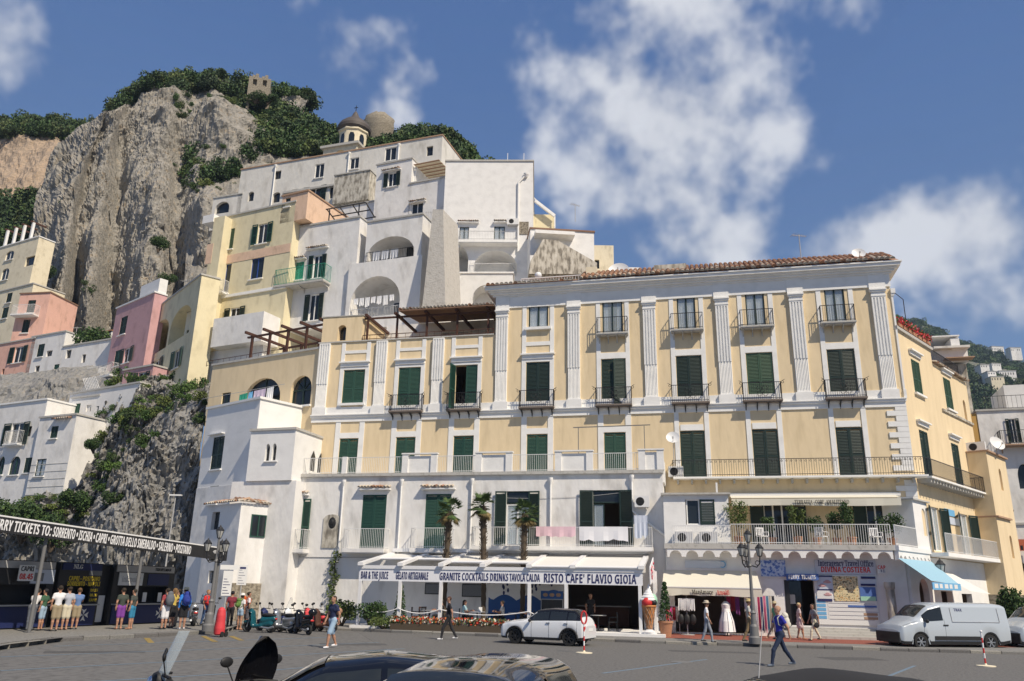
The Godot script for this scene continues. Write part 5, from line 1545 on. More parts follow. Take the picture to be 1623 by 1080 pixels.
	part(s, "panel", bx(-0.42, 2.0, 0.04, 0.42, 3.15, 0.07), M.paper); part(s, "panel", bx(-0.3, 1.7, 0.04, 0.3, 1.96, 0.07), M.paper)
	for k in 7: part(s, "print_line", bx(-0.36, 2.1 + 0.13 * k, 0.071, 0.3 - 0.1 * (k % 3), 2.14 + 0.13 * k, 0.075), M.ink)
	shrub("street_tree", on("A2", 5.6, 0.13, 2.2), Vector3(0.9, 1.6, 0.9), "dark leafy oleander tree behind the white notice board", 120, 1700, 0.09)
	wall_lantern(on("A2", 0.35, 3.3, 0.6), "iron wall lantern at the end of the blue awning")
	goods()

func wall_lantern(at: Vector3, label: String) -> void:
	var o := thing("wall_lantern", label, "lantern", at)
	lantern(o, Vector3.ZERO)
	var a := MB.new(); a.tube([Vector3(0, 0.0, 0), Vector3(0, -0.1, -0.1), Vector3(-0.3, -0.15, -0.5)], 0.025, 5)
	part(o, "bracket", a, M.iron)

func goods() -> void:
	var t := turn_of("S")
	var cols := [Color(0.7, 0.7, 0.75), Color(0.5, 0.05, 0.15), Color(0.05, 0.07, 0.2), Color(0.7, 0.2, 0.35), Color(0.1, 0.25, 0.4), Color(0.6, 0.55, 0.45), Color(0.03, 0.03, 0.04)]
	# scarves on a tall rack by the lamp post
	var r := thing("scarf_rack", "tall metal rack hung with long scarves beside the lamp post", "rack", on("S", -2.20, 0.03, 0.9), t)
	r.position.y = 0.13
	var b := MB.new(); b.bar(Vector3(-0.45, 1.95, 0), Vector3(0.5, 1.95, 0), 0.03, 0.03)
	for x in [-0.45, 0.5]: b.bar(Vector3(x, 0, 0), Vector3(x, 1.95, 0), 0.03, 0.03)
	part(r, "frame", b, M.galvanised)
	var names := ["white", "crimson", "navy", "pink", "teal", "beige", "black"]
	for k in 7:
		var m := StandardMaterial3D.new(); m.albedo_color = (cols[k] as Color).linear_to_srgb(); m.roughness = 0.95
		one("scarf", names[k] + " long scarf hanging on the tall rack beside the lamp post", "scarf", cloth(Vector3(-0.06, 0, 0), Vector3(0.06, 0, 0), 1.8, 50 + k, 0.05), m, r.position + Basis(Vector3.UP, t) * Vector3(-0.4 + 0.14 * k, 1.94, 0.03), t, "scarves on the rack")
	# hanging garments under the awning
	var rail := thing("garment_rail", "rail of hanging clothes under the cream awning", "rail", on("S", -4.0, 0.13, 1.2), t)
	b = MB.new(); b.bar(Vector3(-0.1, 2.1, 0), Vector3(1.3, 2.1, 0), 0.03, 0.03); b.bar(Vector3(1.3, 0, 0), Vector3(1.3, 2.1, 0), 0.03, 0.03); b.bar(Vector3(-0.1, 0, 0), Vector3(-0.1, 2.1, 0), 0.03, 0.03)
	part(rail, "frame", b, M.galvanised)
	var gn := ["crimson", "dark red", "plum", "charcoal", "white", "grey"]
	var gc := [Color(0.4, 0.03, 0.1), Color(0.3, 0.03, 0.05), Color(0.2, 0.05, 0.2), Color(0.06, 0.06, 0.07), Color(0.75, 0.75, 0.75), Color(0.3, 0.3, 0.33)]
	for k in 6:
		var m := StandardMaterial3D.new(); m.albedo_color = (gc[k] as Color).linear_to_srgb(); m.roughness = 0.95
		one("hanging_dress", gn[k] + " garment hanging on the rail under the cream awning", "garment", cloth(Vector3(-0.1, 0, 0), Vector3(0.1, 0, 0), 0.7 + 0.2 * (k % 3), 60 + k, 0.05), m, rail.position + Basis(Vector3.UP, t) * Vector3(0.05 + 0.22 * k, 2.08, 0.04), t, "garments under the awning")
	var dr := thing("dress_stand", "dress stand wearing a long white striped dress before the shop", "mannequin", on("S", -4.09, 0.03, 1.3), t)
	dr.position.y = 0.13
	b = MB.new(); b.lathe([[0.2, 0.0], [0.2, 0.03], [0.03, 0.05], [0.02, 1.7], [0.06, 1.72], [0.05, 1.85]], 10); part(dr, "stand", b, M.black)
	b = MB.new(); b.lathe([[0.42, 0.2], [0.36, 0.7], [0.22, 1.15], [0.2, 1.3], [0.23, 1.5], [0.12, 1.62], [0.07, 1.66]], 18, Vector3.ZERO, 0.6); part(dr, "dress", b, M.white_cloth)
	b = MB.new()
	for k in 9:
		var a := TAU * k / 9
		b.tube([Vector3(cos(a) * 0.425, 0.2, sin(a) * 0.255), Vector3(cos(a) * 0.365, 0.7, sin(a) * 0.22), Vector3(cos(a) * 0.225, 1.15, sin(a) * 0.135)], 0.012, 4, false)
	part(dr, "stripes", b, M.navy)
	var st := thing("hat_stand", "stand crowded with white shirts, hats and dark bags before the shop", "stand", on("S", -6.02, 0.04, 1.3), t)
	st.position.y = 0.13
	b = MB.new(); b.lathe([[0.35, 0.0], [0.35, 0.03], [0.03, 0.05], [0.025, 1.9]], 10); part(st, "pole", b, M.galvanised)
	for k in 4: part(st, "white_shirt", cloth(Vector3(-0.4 + 0.2 * k, 1.75, 0.2), Vector3(-0.2 + 0.2 * k, 1.75, 0.24), 0.6, 70 + k, 0.06), M.white_cloth)
	for k in 3:
		b = MB.new(); b.ball(Vector3(-0.3 + 0.3 * k, 0.75, 0.2), Vector3(0.16, 0.26, 0.1), 10, 6); part(st, "bag", b, M.black)
	b = MB.new(); b.lathe([[0.22, 0.0], [0.23, 0.01], [0.11, 0.02], [0.1, 0.1], [0.0, 0.12]], 14, Vector3(0, 1.9, 0.1)); part(st, "hat", b, M.tile_pale)
	var pk := thing("pink_clothes_rack", "low rack of pink and red beach clothes near the conifer", "rack", on("S", -6.76, 0.01, 1.2), t)
	pk.position.y = 0.13
	b = MB.new(); b.bar(Vector3(-0.35, 1.35, 0), Vector3(0.35, 1.35, 0), 0.03, 0.03); b.bar(Vector3(-0.35, 0, 0), Vector3(-0.35, 1.35, 0), 0.03, 0.03); b.bar(Vector3(0.35, 0, 0), Vector3(0.35, 1.35, 0), 0.03, 0.03); part(pk, "frame", b, M.galvanised)
	for k in 4:
		var m := StandardMaterial3D.new(); m.albedo_color = ([Color(0.6, 0.05, 0.08), Color(0.75, 0.1, 0.35), Color(0.5, 0.04, 0.06), Color(0.7, 0.65, 0.6)][k] as Color).linear_to_srgb(); m.roughness = 0.95
		part(pk, "garment", cloth(Vector3(-0.32 + 0.17 * k, 1.34, 0.03), Vector3(-0.17 + 0.17 * k, 1.34, 0.05), 0.7, 80 + k, 0.05), m)

func right_side() -> void:
	var D: Material = M.dark_green
	var o := house("white_alley_house", "white house with a railed balcony across the alley on the far side", "R", [-0.54, 1.76, 2.93, 15.45], 9.0, M.aged_white,
		[[1.43, 13.00, 1.87, 14.81, "open", D], [1.46, 9.72, 2.49, 11.51, "dark", D, 0.4, 0.9], [-0.18, 1.76, 1.36, 4.71, "dark", M.black, 0.8, 1.5]], M.slab)
	part(o, "side_wall", bx(-1.0, 0.0, -8.9, -0.3, 15.3, -0.05), M.ochre)
	balcony(o, 0.6, 5.0, 12.85, 0.7, 1.0, M.tile_c, M.iron, 3)
	var rl := railing_mesh([Vector3(0.1, 15.6, -0.2), Vector3(5.0, 15.6, -0.2)], 1.0, 0.3); part(o, "roof_railing", rl, M.iron)
	part(o, "roof_room", bx(2.0, 15.5, -6.0, 6.0, 17.8, -2.0), M.aged_white)
	part(o, "string_course", bx(-0.1, 7.2, 0.0, 7.0, 7.35, 0.1), M.slab)
	wall_lantern(on("R", 0.4, 7.6, 0.8), "iron lantern on the corner of the house across the alley")
	var s := thing("orange_shop_sign", "orange red shop sign under the house across the alley", "sign", PLANES["R"][0], PLANES["R"][1])
	board(s, "panel", 0.12, 5.39, 1.75, 6.17, 0.5, M.rust)
	for k in 6: part(s, "letter_stroke", bx(0.45 + 0.3 * k, 5.45, 0.531, 0.6 + 0.3 * k, 5.75, 0.54), M.black)
	one("alley_wall", "rough dark stone wall closing the alley", "wall", bx(-4.0, 0.0, -1.0, 8.0, 4.0, 0.0), M.rubble, on("R", 0, 0, 0.3) + Vector3(-1.0, 0, 0.5), turn_of("R"))
	# white flat behind the palazzo side, with its tiled edge
	o = house("white_penthouse", "white flat roofed penthouse with a canopy behind the side parapet", "PH", [-1.29, 19.75, 1.53, 20.77], 6.0, M.white, [])
	part(o, "upper_parapet", bx(-0.97, 20.78, -5.0, 1.59, 20.95, 0.6), M.aged_grey)
	part(o, "tile_edge", bx(-0.31, 19.87, 0.0, 1.72, 19.95, 0.9), M.tile_c)
	part(o, "canopy", bx(-1.25, 21.79, -4.0, 1.04, 21.89, 0.3), M.white); part(o, "canopy_wall", bx(0.39, 20.71, -4.0, 1.01, 21.66, 0.2), M.white)
	part(o, "canopy_post", bx(-1.33, 20.80, 0.1, -1.11, 21.78, 0.25), M.white)
	house("grey_alley_house", "tall stained grey house flank behind the palazzo side", "PH", [-0.20, 4.30, 1.30, 19.57], 4.0, M.weathered, [])


# ---------------------------------------------------------------- the town on the slope
func house(called: String, label: String, p: String, r: Array, th: float, m: Material, wins: Array, cope: Material = null) -> Node3D:
	# r: u0, v0, u1, v1; wins: [u0, v0, u1, v1, kind, paint, depth, arch]
	var o := building(called, label, p)
	var holes := []
	for w in wins: holes.append([w[0], w[1], w[2], w[3], w[6] if w.size() > 6 else 0.25, w[7] if w.size() > 7 else 0.0])
	var b := MB.new()
	b.wall(r[0], r[1], r[2], r[3], holes, th)
	part(o, "wall", b, m)
	for w in wins:
		if w[4] != "": house_window(o, w[0], w[1], w[2], w[3], w[4], w[5], w[4] != "dark", 0.0, w[6] if w.size() > 6 else 0.25)
	if cope: part(o, "coping", bx(r[0] - 0.08, r[3], -th, r[2] + 0.08, r[3] + 0.14, 0.1), cope)
	return o

func town() -> void:
	var G: Material = M.green; var D: Material = M.dark_green; var O: Material = M.olive_green; var U: Material = M.blue_paint; var T: Material = M.trim
	var o: Node3D
	# --- left wing of the palazzo, with round headed windows
	o = house("yellow_wing", "plain yellow wing with two round arched windows left of the palazzo pilasters", "W", [-10.3, 6.5, 0.15, 17.4], 9.0, M.yellow,
		[[-8.93, 14.03, -8.06, 15.21, "glass", D], [-6.68, 13.53, -3.23, 15.90, "", D, 0.4, 1.5], [-2.30, 13.61, -0.45, 15.69, "", D, 0.35, 0.95]], M.slab)
	for q in [[-6.68, 13.53, -3.23, 15.90, 1.5], [-2.30, 13.61, -0.45, 15.69, 0.95]]:
		var w := node(o, "arched_window")
		part(w, "pane", bx(q[0], q[1], -0.33, q[2], q[3], -0.3), M.glass)
		var f := MB.new()
		var cx: float = (q[0] + q[2]) / 2
		f.box(cx - 0.05, q[1], -0.3, cx + 0.05, q[3], -0.24); f.box(q[0], q[3] - q[4] - 0.05, -0.3, q[2], q[3] - q[4] + 0.05, -0.235)
		for a in [0.8, 2.34]: f.bar(Vector3(cx, q[3] - q[4], -0.27), Vector3(cx + cos(a) * (q[2] - q[0]) * 0.48, q[3] - q[4] + sin(a) * q[4] * 0.95, -0.27), 0.06, 0.05)
		for k in 2: f.box(q[0] + (q[2] - q[0] - 0.08) * k, q[1], -0.3, q[0] + (q[2] - q[0] - 0.08) * k + 0.08, q[3] - q[4], -0.236)
		part(w, "frame", f, D)
		part(w, "sill", bx(q[0] - 0.1, q[1] - 0.12, 0, q[2] + 0.1, q[1] - 0.004, 0.15), T)
	for k in 4: one("laundry", ["green cloth", "pale blue cloth", "lilac sheet", "white towel"][k] + " on the line before the big arched window", "laundry", cloth(Vector3.ZERO, Vector3([0.8, 0.4, 1.1, 0.6][k], 0.08, 0), [0.6, 0.5, 1.0, 0.9][k], 201 + k, 0.05), [M.bright_green, M.sky_blue, M.lilac, M.white_cloth][k], on("W", [-6.6, -5.7, -5.2, -4.0][k], 14.75 + 0.07 * k, 0.5), turn_of("W"), "laundry hung out to dry")
	one("clothes_line", "thin clothes line before the big arched window", "clothes line", railing_mesh([Vector3(-10.4, 0, 0.5), Vector3(-2.4, 0.3, 0.5)], 0.0, 20.0, 0.012, 0.0), M.galvanised, on("W", 0, 14.8, 0.0), turn_of("W"))
	var pg := thing("roof_pergola", "dark wooden pergola on the flat roof of the yellow wing", "pergola", PLANES["W"][0], PLANES["W"][1])
	for k in 5:
		part(pg, "post", bx(-7.2 + 1.75 * k, 17.44, -0.6, -7.05 + 1.75 * k, 19.3, -0.45), M.wood)
		part(pg, "beam", bx(-7.2 + 1.75 * k, 19.42, -4.0, -7.05 + 1.75 * k, 19.6, 0.2), M.wood)
		if k < 4: part(pg, "post", bx(-7.2 + 1.75 * k, 17.44, -3.8, -7.05 + 1.75 * k, 19.3, -3.65), M.wood)
	for z in [-0.6, -3.8]: part(pg, "beam", bx(-7.6, 19.3, z, 0.3, 19.42, z + 0.15), M.wood)
	part(pg, "railing", railing_mesh([Vector3(-11.0, 17.44, 0), Vector3(0.1, 17.44, 0)], 0.4, 0.6), M.wood)
	house("white_terrace_house", "white wall with an arched green door behind the roof pergola", "W", [-13.5, 12.0, 1.5, 19.2], 3.0, M.aged_white, [[-10.4, 17.4, -9.2, 19.0, "shut", G, 0.2, 0.5], [-6.4, 17.4, -4.8, 19.0, "shut", D]]).translate_object_local(Vector3(0, 0, -5.0))
	# --- white corner houses below
	o = house("white_corner_house", "tall plain white house with one long green shutter above the kiosk end", "C", [-5.9, 0.0, 0.0, 13.4], 9.0, M.white,
		[[-4.72, 9.22, -3.45, 11.37, "shut", D], [-4.42, 7.01, -3.41, 8.14, "shut", D], [0.30, 0.97, 1.11, 2.91, "", D]])
	part(o, "parapet", bx(-6.0, 13.4, -9.0, 0.1, 13.55, 0.1), M.white)
	part(o, "window_hood", bx(-5.19, 11.58, 0.0, -3.51, 11.52, 0.25), T)
	part(o, "stained_base", bx(-5.92, 0.0, -8.9, -0.4, 8.1, 0.03), M.aged_white)
	o = house("gothic_window_room", "pale blue white room with two pairs of pointed windows on the white house", "C2", [-3.15, 8.17, 0.0, 11.25], 6.0, M.white, [[-2.00, 9.37, -1.68, 10.42, "", D, 0.3, 0.35], [-1.53, 9.39, -1.22, 10.44, "", D, 0.3, 0.35]], M.slab)
	for q in [[-2.00, 9.37, -1.68, 10.42], [-1.53, 9.39, -1.22, 10.44]]: part(o, "window", bx(q[0], q[1], -0.28, q[2], q[3], -0.25), M.glass)
	part(o, "sill", bx(-2.01, 9.30, 0.0, -1.06, 9.33, 0.12), T)
	var sd := node(o, "side_face")
	sd.rotation.y = PI / 2
	sd.position = Vector3(0.02, 0, 0)
	for x in [2.0, 2.9]:
		var b := MB.new(); b.prism([Vector2(x, 9.0), Vector2(x + 0.5, 9.0), Vector2(x + 0.5, 9.9), Vector2(x + 0.25, 10.3), Vector2(x, 9.9)], 0.0, 0.03)
		part(sd, "window", b, M.glass)
	part(sd, "sill", bx(1.9, 8.85, 0, 3.5, 8.99, 0.12), T)
	part(o, "lower_wall", bx(-4.2, 0.0, -6.0, 0.3, 8.165, -0.12), M.aged_white)
	o = house("low_white_house", "small low white house with a tiled edge beside the kiosks", "D", [-3.73, 0.0, 0.0, 6.7], 3.2, M.aged_white, [[-3.13, 5.24, -2.26, 6.29, "dark", D], [-2.67, 2.16, -2.10, 2.87, "dark", D]])
	tile_row(o, -3.9, 0.2, 6.75, 0.25, 0.25, 0.3, 2)
	sd = node(o, "side_face"); sd.rotation.y = PI / 2; sd.position = Vector3(0.002, 0, 0)
	glazing(sd, 0.75, 4.8, 1.75, 6.1, 0.06, G, 0.0, 2)
	tile_row(sd, -0.2, 3.2, 6.75, 0.2, 0.25, 0.3, 2)
	part(sd, "stone_base", bx(-0.05, 0.0, 0.0, 3.0, 2.2, 0.12), M.rubble)
	# --- white house with the green balcony
	o = house("green_balcony_house", "weathered white house with a bright green iron balcony", "H2", [-6.58, 22.38, 0.26, 31.93], 3.2, M.aged_white,
		[[-4.05, 26.89, -3.15, 29.00, "open", D], [-6.03, 26.97, -4.98, 28.62, "shut", M.bright_green], [-4.02, 23.12, -3.07, 25.44, "open", D]], M.slab)
	balcony(o, -7.12, -2.18, 26.3, 1.0, 1.4, M.slab, M.bright_green, 3, false, 0.0, 0.18, 0.16)
	for q in [[-4.75, 29.62, -2.60, 29.31], [-6.29, 28.89, -4.77, 28.68]]: hood(o, q[0], q[2], q[1])
	part(o, "roof_room", bx(-6.5, 31.9, -2.8, -4.77, 33.3, -0.5), M.aged_white)
	var rp := MB.new()
	for k in 4: rp.bar(Vector3(-4.4 + 1.3 * k, 33.6, -3.4), Vector3(-3.4 + 1.3 * k, 33.4, -0.3), 0.08, 0.08)
	for k in 3: rp.bar(Vector3(-4.4 + k * 0.4, 33.65 - 0.08 * k, -3.4 + 1.5 * k), Vector3(-0.4 + k * 0.4, 33.65 - 0.08 * k, -3.4 + 1.5 * k), 0.08, 0.08)
	for k in 2: rp.bar(Vector3(-3.2 + 3.0 * k, 31.9, -0.4), Vector3(-3.2 + 3.0 * k, 33.4, -0.4), 0.08, 0.08)
	part(o, "pergola", rp, M.iron)
	# --- house of the two arches
	o = house("double_loggia_house", "white house with two deep arched loggias one above the other", "H3", [-1.41, 27.46, 3.74, 31.28], 6.0, M.aged_white, [[-1.17, 27.61, 3.10, 29.70, "", D, 2.4, 1.5]], M.slab)
	var lw := MB.new(); lw.wall(-2.67, 21.77, 4.01, 27.56, [[-2.28, 22.70, 2.24, 26.20, 2.6, 2.2]], 6.0, 0.25)
	part(o, "lower_wall", lw, M.aged_white)
	for q in [[-1.23, 27.61, 3.10, 29.71, 0], [-2.28, 22.70, 2.24, 26.20, 1]]:
		part(o, "loggia_rail", railing_mesh([Vector3(q[0], q[1], 0.1), Vector3(q[2], q[1], 0.1)], 0.85, 0.14), M.iron if q[4] == 0 else M.white_metal)
		part(o, "loggia_door", bx(q[2] - 1.9, q[1], -2.35, q[2] - 0.5, q[1] + 2.0, -2.3), M.glass)
	for k in 7: one("laundry", "row of small white laundry in the lower arched loggia", "laundry", cloth(Vector3(0, 0, 0), Vector3(0.42, 0, 0), 0.55 + 0.15 * (k % 3), 300 + k), M.white_cloth, on("H3", -1.9 + 0.54 * k, 24.4, 0.35), turn_of("H3"), "laundry hung out to dry")
	for k in 3: one("laundry", "pale towels over the rail of the upper arched loggia", "laundry", cloth(Vector3(0, 0, 0), Vector3(0.7, 0, 0), 0.9, 320 + k), M.curtain, on("H3", -0.6 + 0.82 * k, 28.5, 0.1), turn_of("H3"), "laundry hung out to dry")
	var bt := MB.new()
	bt.xf = Transform3D(Basis(Vector3.UP, turn_of("H3")), PLANES["H3"][0])
	var a0 := Vector3(5.22, 21.93, 2.2); var a1 := Vector3(7.20, 21.73, 2.2); var b0 := Vector3(4.91, 31.28, 0.6); var b1 := Vector3(5.81, 31.14, 0.6)
	var back := Vector3(0, 0, -3)
	bt.quad(a0, a1, b1, b0); bt.quad(a1, a1 + back, b1 + back, b1); bt.quad(a0 + back, a0, b0, b0 + back); bt.quad(b0, b1, b1 + back, b0 + back)
	one("stone_buttress", "tapering grey stone buttress between the white houses", "buttress", bt, M.buttress)
	# --- upper white houses
	o = house("white_upper_house", "white house with small dark shuttered window below the long top building", "H4", [-3.83, 35.41, 0.18, 42.52], 8.0, M.aged_white, [[-2.43, 39.83, -1.49, 41.38, "open", D]], M.slab)
	hood(o, -3.1, -1.0, 41.6)
	o = house("white_loft_house", "white house with a striped straw canopy over its roof terrace", "H4", [0.11, 34.81, 4.08, 39.74], 8.0, M.aged_white, [[0.43, 35.85, 1.68, 37.54, "glass", T]], M.slab)
	hood(o, 0.2, 2.0, 37.6)
	for k in 14:
		var st := MB.new(); st.bar(Vector3(0.3, 41.9, -0.2 - 0.3 * k), Vector3(3.1, 41.9, -0.2 - 0.3 * k), 0.24, 0.05)
		part(o, "canopy_slat", st, M.tile_c if k % 2 == 0 else M.cream)
	part(o, "canopy_wall", bx(0.15, 39.8, -4.8, 0.4, 42.2, -0.5), M.white)
	one("laundry", "blue laundry hanging down the side of the white loft house", "laundry", cloth(Vector3(0, 0, 0), Vector3(0, 0, -2.6), 1.6, 330, 0.1), M.pale_blue, on("H4", 4.2, 39.6, -0.4), turn_of("H4"), "laundry hung out to dry")
	# --- the tall white tower house
	o = house("white_tower_house", "tall blank white house wall with two doors on a narrow balcony", "H5", [-3.99, 28.94, 4.37, 41.16], 12.0, M.white,
		[[-2.40, 32.61, -1.52, 34.28, "curtain", D], [0.82, 32.63, 1.82, 34.36, "curtain", D], [-0.96, 29.44, 2.98, 31.93, "", D, 2.5, 1.6], [-3.00, 29.72, -1.49, 32.23, "", D, 2.5, 1.4]], M.slab)
	balcony(o, -2.3, 2.95, 32.6, 0.9, 0.85, T, M.galvanised, 0, false, 0.0, 0.25, 0.14)
	hood(o, -2.6, -0.6, 34.7); hood(o, 0.75, 2.2, 34.75)
	part(o, "loggia_rail", railing_mesh([Vector3(-1.27, 29.67, 0.1), Vector3(3.17, 29.70, 0.1)], 0.9, 0.13), M.white_metal)
	pipe(o, [Vector3(3.72, 39.68, 0.12), Vector3(3.01, 38.88, 0.12), Vector3(3.07, 31.76, 0.12)], 0.1)
	for x in [1.8, 3.4]: part(o, "roof_pole", bx(x, 41.2, -2.0, x + 0.06, 43.2, -1.94), M.white_metal)
	part(o, "exposed_stone", bx(3.10, 33.53, 0.0, 4.02, 34.82, 0.05), M.rubble)
	air_con(on("H5", 2.55, 34.4, 0.1), turn_of("H5"), "air conditioner high on the white tower house beside its door", 1.1)
	house("lower_loggia", "low white wall with a wide arch under the tower house", "H5C", [-1.96, 23.16, 2.57, 28.08], 5.0, M.white, [[-0.88, 24.28, 1.38, 27.03, "", D, 1.8, 1.4]], T)
	# --- houses right of the tower
	o = house("white_flat_house", "low white house with dark tiled edge right of the tower house", "H6", [-3.39, 27.94, 2.39, 33.05], 8.0, M.white, [[-1.20, 31.07, -0.06, 31.62, "glass", T]], M.tile_d)
	part(o, "canopy", bx(-3.08, 32.15, 0.0, 0.46, 32.46, 1.2), T)
	house("small_yellow_house", "small yellow house end at the edge of the hill houses", "H6B", [-1.50, 29.72, 1.07, 33.66], 8.0, M.cream, [[-0.73, 31.25, -0.31, 32.15, "dark", D]])
	o = house("yellow_terrace_house", "yellow house corner with a white terrace frame behind the tower", "H4T", [-0.46, 37.78, 2.24, 40.74], 6.0, M.pale_yellow, [])
	var tf := MB.new(); tf.bar(Vector3(0.05, 42.08, 0.5), Vector3(2.17, 40.32, 0.5), 0.3, 0.3); tf.bar(Vector3(2.18, 38.91, 0.5), Vector3(2.17, 40.47, 0.5), 0.12, 0.12); tf.bar(Vector3(-0.10, 43.28, -1), Vector3(0.87, 42.09, -1), 0.12, 0.12)
	part(o, "terrace_frame", tf, T)
	var ww := MB.new()
	ww.prism([Vector2(-3.64, 28.06), Vector2(2.31, 28.39), Vector2(2.32, 29.42), Vector2(-1.14, 31.34), Vector2(-2.44, 31.39), Vector2(-3.49, 29.33)], 0.5, 1.6)
	one("stained_wall", "stained plaster wall with a sloping top behind the palazzo roof terrace", "wall", ww, M.weathered, PLANES["H6"][0], PLANES["H6"][1])
	o = house("gable_house", "small white gable behind the tiled palazzo roof", "H6B", [1.76, 29.78, 3.54, 31.45], 5.0, M.white, [])
	# roof terrace rail and globe lamp
	var gl := thing("globe_lamp", "white globe lamp on the palazzo roof terrace", "lamp", on("A", -14.9, 20.93, -1.5))
	var gp := MB.new(); gp.tube([Vector3.ZERO, Vector3(0, 1.15, 0)], 0.04, 6); part(gl, "post", gp, T)
	gp = MB.new(); gp.ball(Vector3(0, 1.35, 0), Vector3.ONE * 0.24, 14, 10); part(gl, "globe", gp, M.white_paint)
	one("roof_railing", "pale railing along the palazzo roof terrace", "railing", railing_mesh([Vector3(-16.0, 20.93, -1.2), Vector3(-11.6, 20.93, -1.2)], 1.05, 0.18, 0.03), M.white_metal, PLANES["A"][0], PLANES["A"][1])
	one("roof_pier", "plaster pier at the end of the roof terrace railing", "pier", bx(-11.6, 20.9, -1.5, -10.9, 22.4, -0.9), M.cream, PLANES["A"][0], PLANES["A"][1])
	# --- the long top building
	o = house("long_hilltop_house", "long grey white house with a sloping skyline along the top of the town", "H7", [-14.04, 40.91, 12.72, 50.50], 12.0, M.aged_grey,
		[[-3.50, 47.66, -2.29, 49.51, "glass", T], [1.14, 48.07, 2.30, 49.57, "glass", T], [5.62, 48.37, 7.04, 50.09, "glass", T], [-9.09, 48.40, -8.19, 49.52, "dark", D], [-12.53, 45.99, -11.71, 47.27, "dark", D, 0.3, 0.4], [-8.98, 45.29, -7.96, 46.64, "dark", D, 0.3, 0.4], [-3.94, 44.59, -2.40, 46.58, "open", D], [-6.37, 45.25, -5.58, 46.67, "glass", T], [-1.24, 44.73, -0.40, 46.21, "dark", D], [8.96, 45.96, 9.82, 47.32, "glass", T], [10.85, 48.19, 11.63, 49.40, "dark", D]], M.tile_c)
	for x in [-9.0, 1.0, 7.4]: pipe(o, [Vector3(x, 50.2, 0.1), Vector3(x, 46.5, 0.1), Vector3(x, 41.0, 0.1)], 0.08)
	part(o, "ledge", bx(-7.5, 46.2, 0, 8.8, 46.45, 0.25), M.slab)
	o = house("low_end_house", "low grey house end with an arched window at the foot of the cliff", "H7", [-17.61, 42.84, -13.41, 47.14], 9.0, M.aged_grey, [[-17.15, 44.96, -15.09, 46.52, "dark", D, 0.4, 0.9]], M.slab)
	o = house("peach_house", "small peach house with a green window among white terraces", "H8", [2.71, 32.19, 5.52, 34.80], 6.0, M.peach, [[3.07, 33.69, 3.64, 34.57, "glass", G]], M.tile_c)
	house("pink_lower_house", "small faded pink house with a dark shutter below the rose house", "H17", [-3.35, 17.26, 0.62, 19.75], 4.0, M.rose, [[-2.73, 18.37, -2.02, 19.46, "shut", D], [-1.24, 18.08, -0.13, 19.32, "open", D]], M.slab).translate_object_local(Vector3(0, 0, -1.5))
	house("yellow_step_house", "narrow cream house with two small windows stepping above the arches", "H8", [-6.47, 16.73, -4.67, 26.72], 3.0, M.cream, [[-6.66, 25.08, -6.20, 25.82, "dark", D], [-6.19, 22.49, -5.66, 23.39, "glass", G]], M.slab).translate_object_local(Vector3(0, 0, 0.3))
	house("white_step_house", "little white house with a green door above the lower white houses", "H16", [-4.15, 14.86, -0.77, 17.25], 4.0, M.aged_white, [[-3.58, 15.83, -2.96, 16.76, "shut", G], [-2.20, 15.95, -1.59, 16.54, "dark", D]], M.slab).translate_object_local(Vector3(0, 0, -3.0))
	# --- tall yellow house
	o = house("tall_yellow_house", "tall weathered yellow house with green shutters and blue windows", "H8", [-3.43, 17.84, 4.26, 34.00], 9.0, M.pale_yellow,
		[[-3.79, 30.68, -2.42, 32.72, "shut", O], [0.32, 30.61, 1.48, 32.54, "open", G], [-3.55, 26.42, -2.24, 29.25, "glass", U], [0.05, 27.32, 1.45, 29.31, "glass", U], [-1.69, 23.53, -0.53, 24.94, "open", D], [-2.32, 20.23, -1.32, 21.37, "shut", G, 0.2, 0.5]], M.slab)
	part(o, "peeled_band", bx(-3.43, 29.3, 0.0, 4.2, 30.1, 0.03), M.peach)
	part(o, "string_course", bx(-3.43, 26.0, 0, 4.2, 26.25, 0.12), T)
	balcony(o, -3.7, -2.3, 26.4, 0.6, 1.1, T, M.white_metal, 0)
	var ter := node(o, "lower_terrace")
	part(ter, "parapet", bx(-1.35, 20.8, 0.0, 4.0, 23.3, 2.0), M.aged_white)
	part(ter, "wall", bx(-4.6, 15.0, 0.0, 3.4, 20.8, 1.0), M.aged_white)
	part(ter, "railing", railing_mesh([Vector3(-4.6, 20.8, 1.0), Vector3(-1.4, 20.8, 1.0)], 1.1, 0.15), M.white_metal)
	part(o, "corner_pier", bx(-2.89, 18.79, -0.5, -4.17, 33.63, 0.9), M.pale_yellow)
	part(o, "pier_cap", bx(-5.47, 33.24, -0.6, -4.16, 34.01, 1.0), M.white)
	part(o, "pier_patch", bx(-4.54, 29.16, 0.88, -3.82, 31.07, 0.92), M.peach)
	o = house("narrow_side_house", "narrow pale yellow house flank stepping down beside the cliff", "H8", [-5.32, 17.17, -3.59, 30.89], 4.0, M.aged_white, [[-5.35, 28.70, -4.96, 29.33, "dark", D], [-4.52, 23.46, -3.99, 24.35, "dark", D]], M.white)
	o.translate_object_local(Vector3(0, 0, -0.4))
	o = house("arched_yellow_house", "yellow house with two tall arched niches above the rock", "H9", [-13.79, 17.50, 0.74, 27.05], 1.6, M.pale_yellow,
		[[-11.58, 22.23, -6.35, 25.37, "", D, 1.2, 1.4], [-5.86, 22.26, -0.53, 25.22, "", D, 1.2, 1.5], [-9.05, 19.60, -7.29, 21.42, "open", D], [-3.35, 19.52, -1.96, 21.18, "open", G]], M.slab)
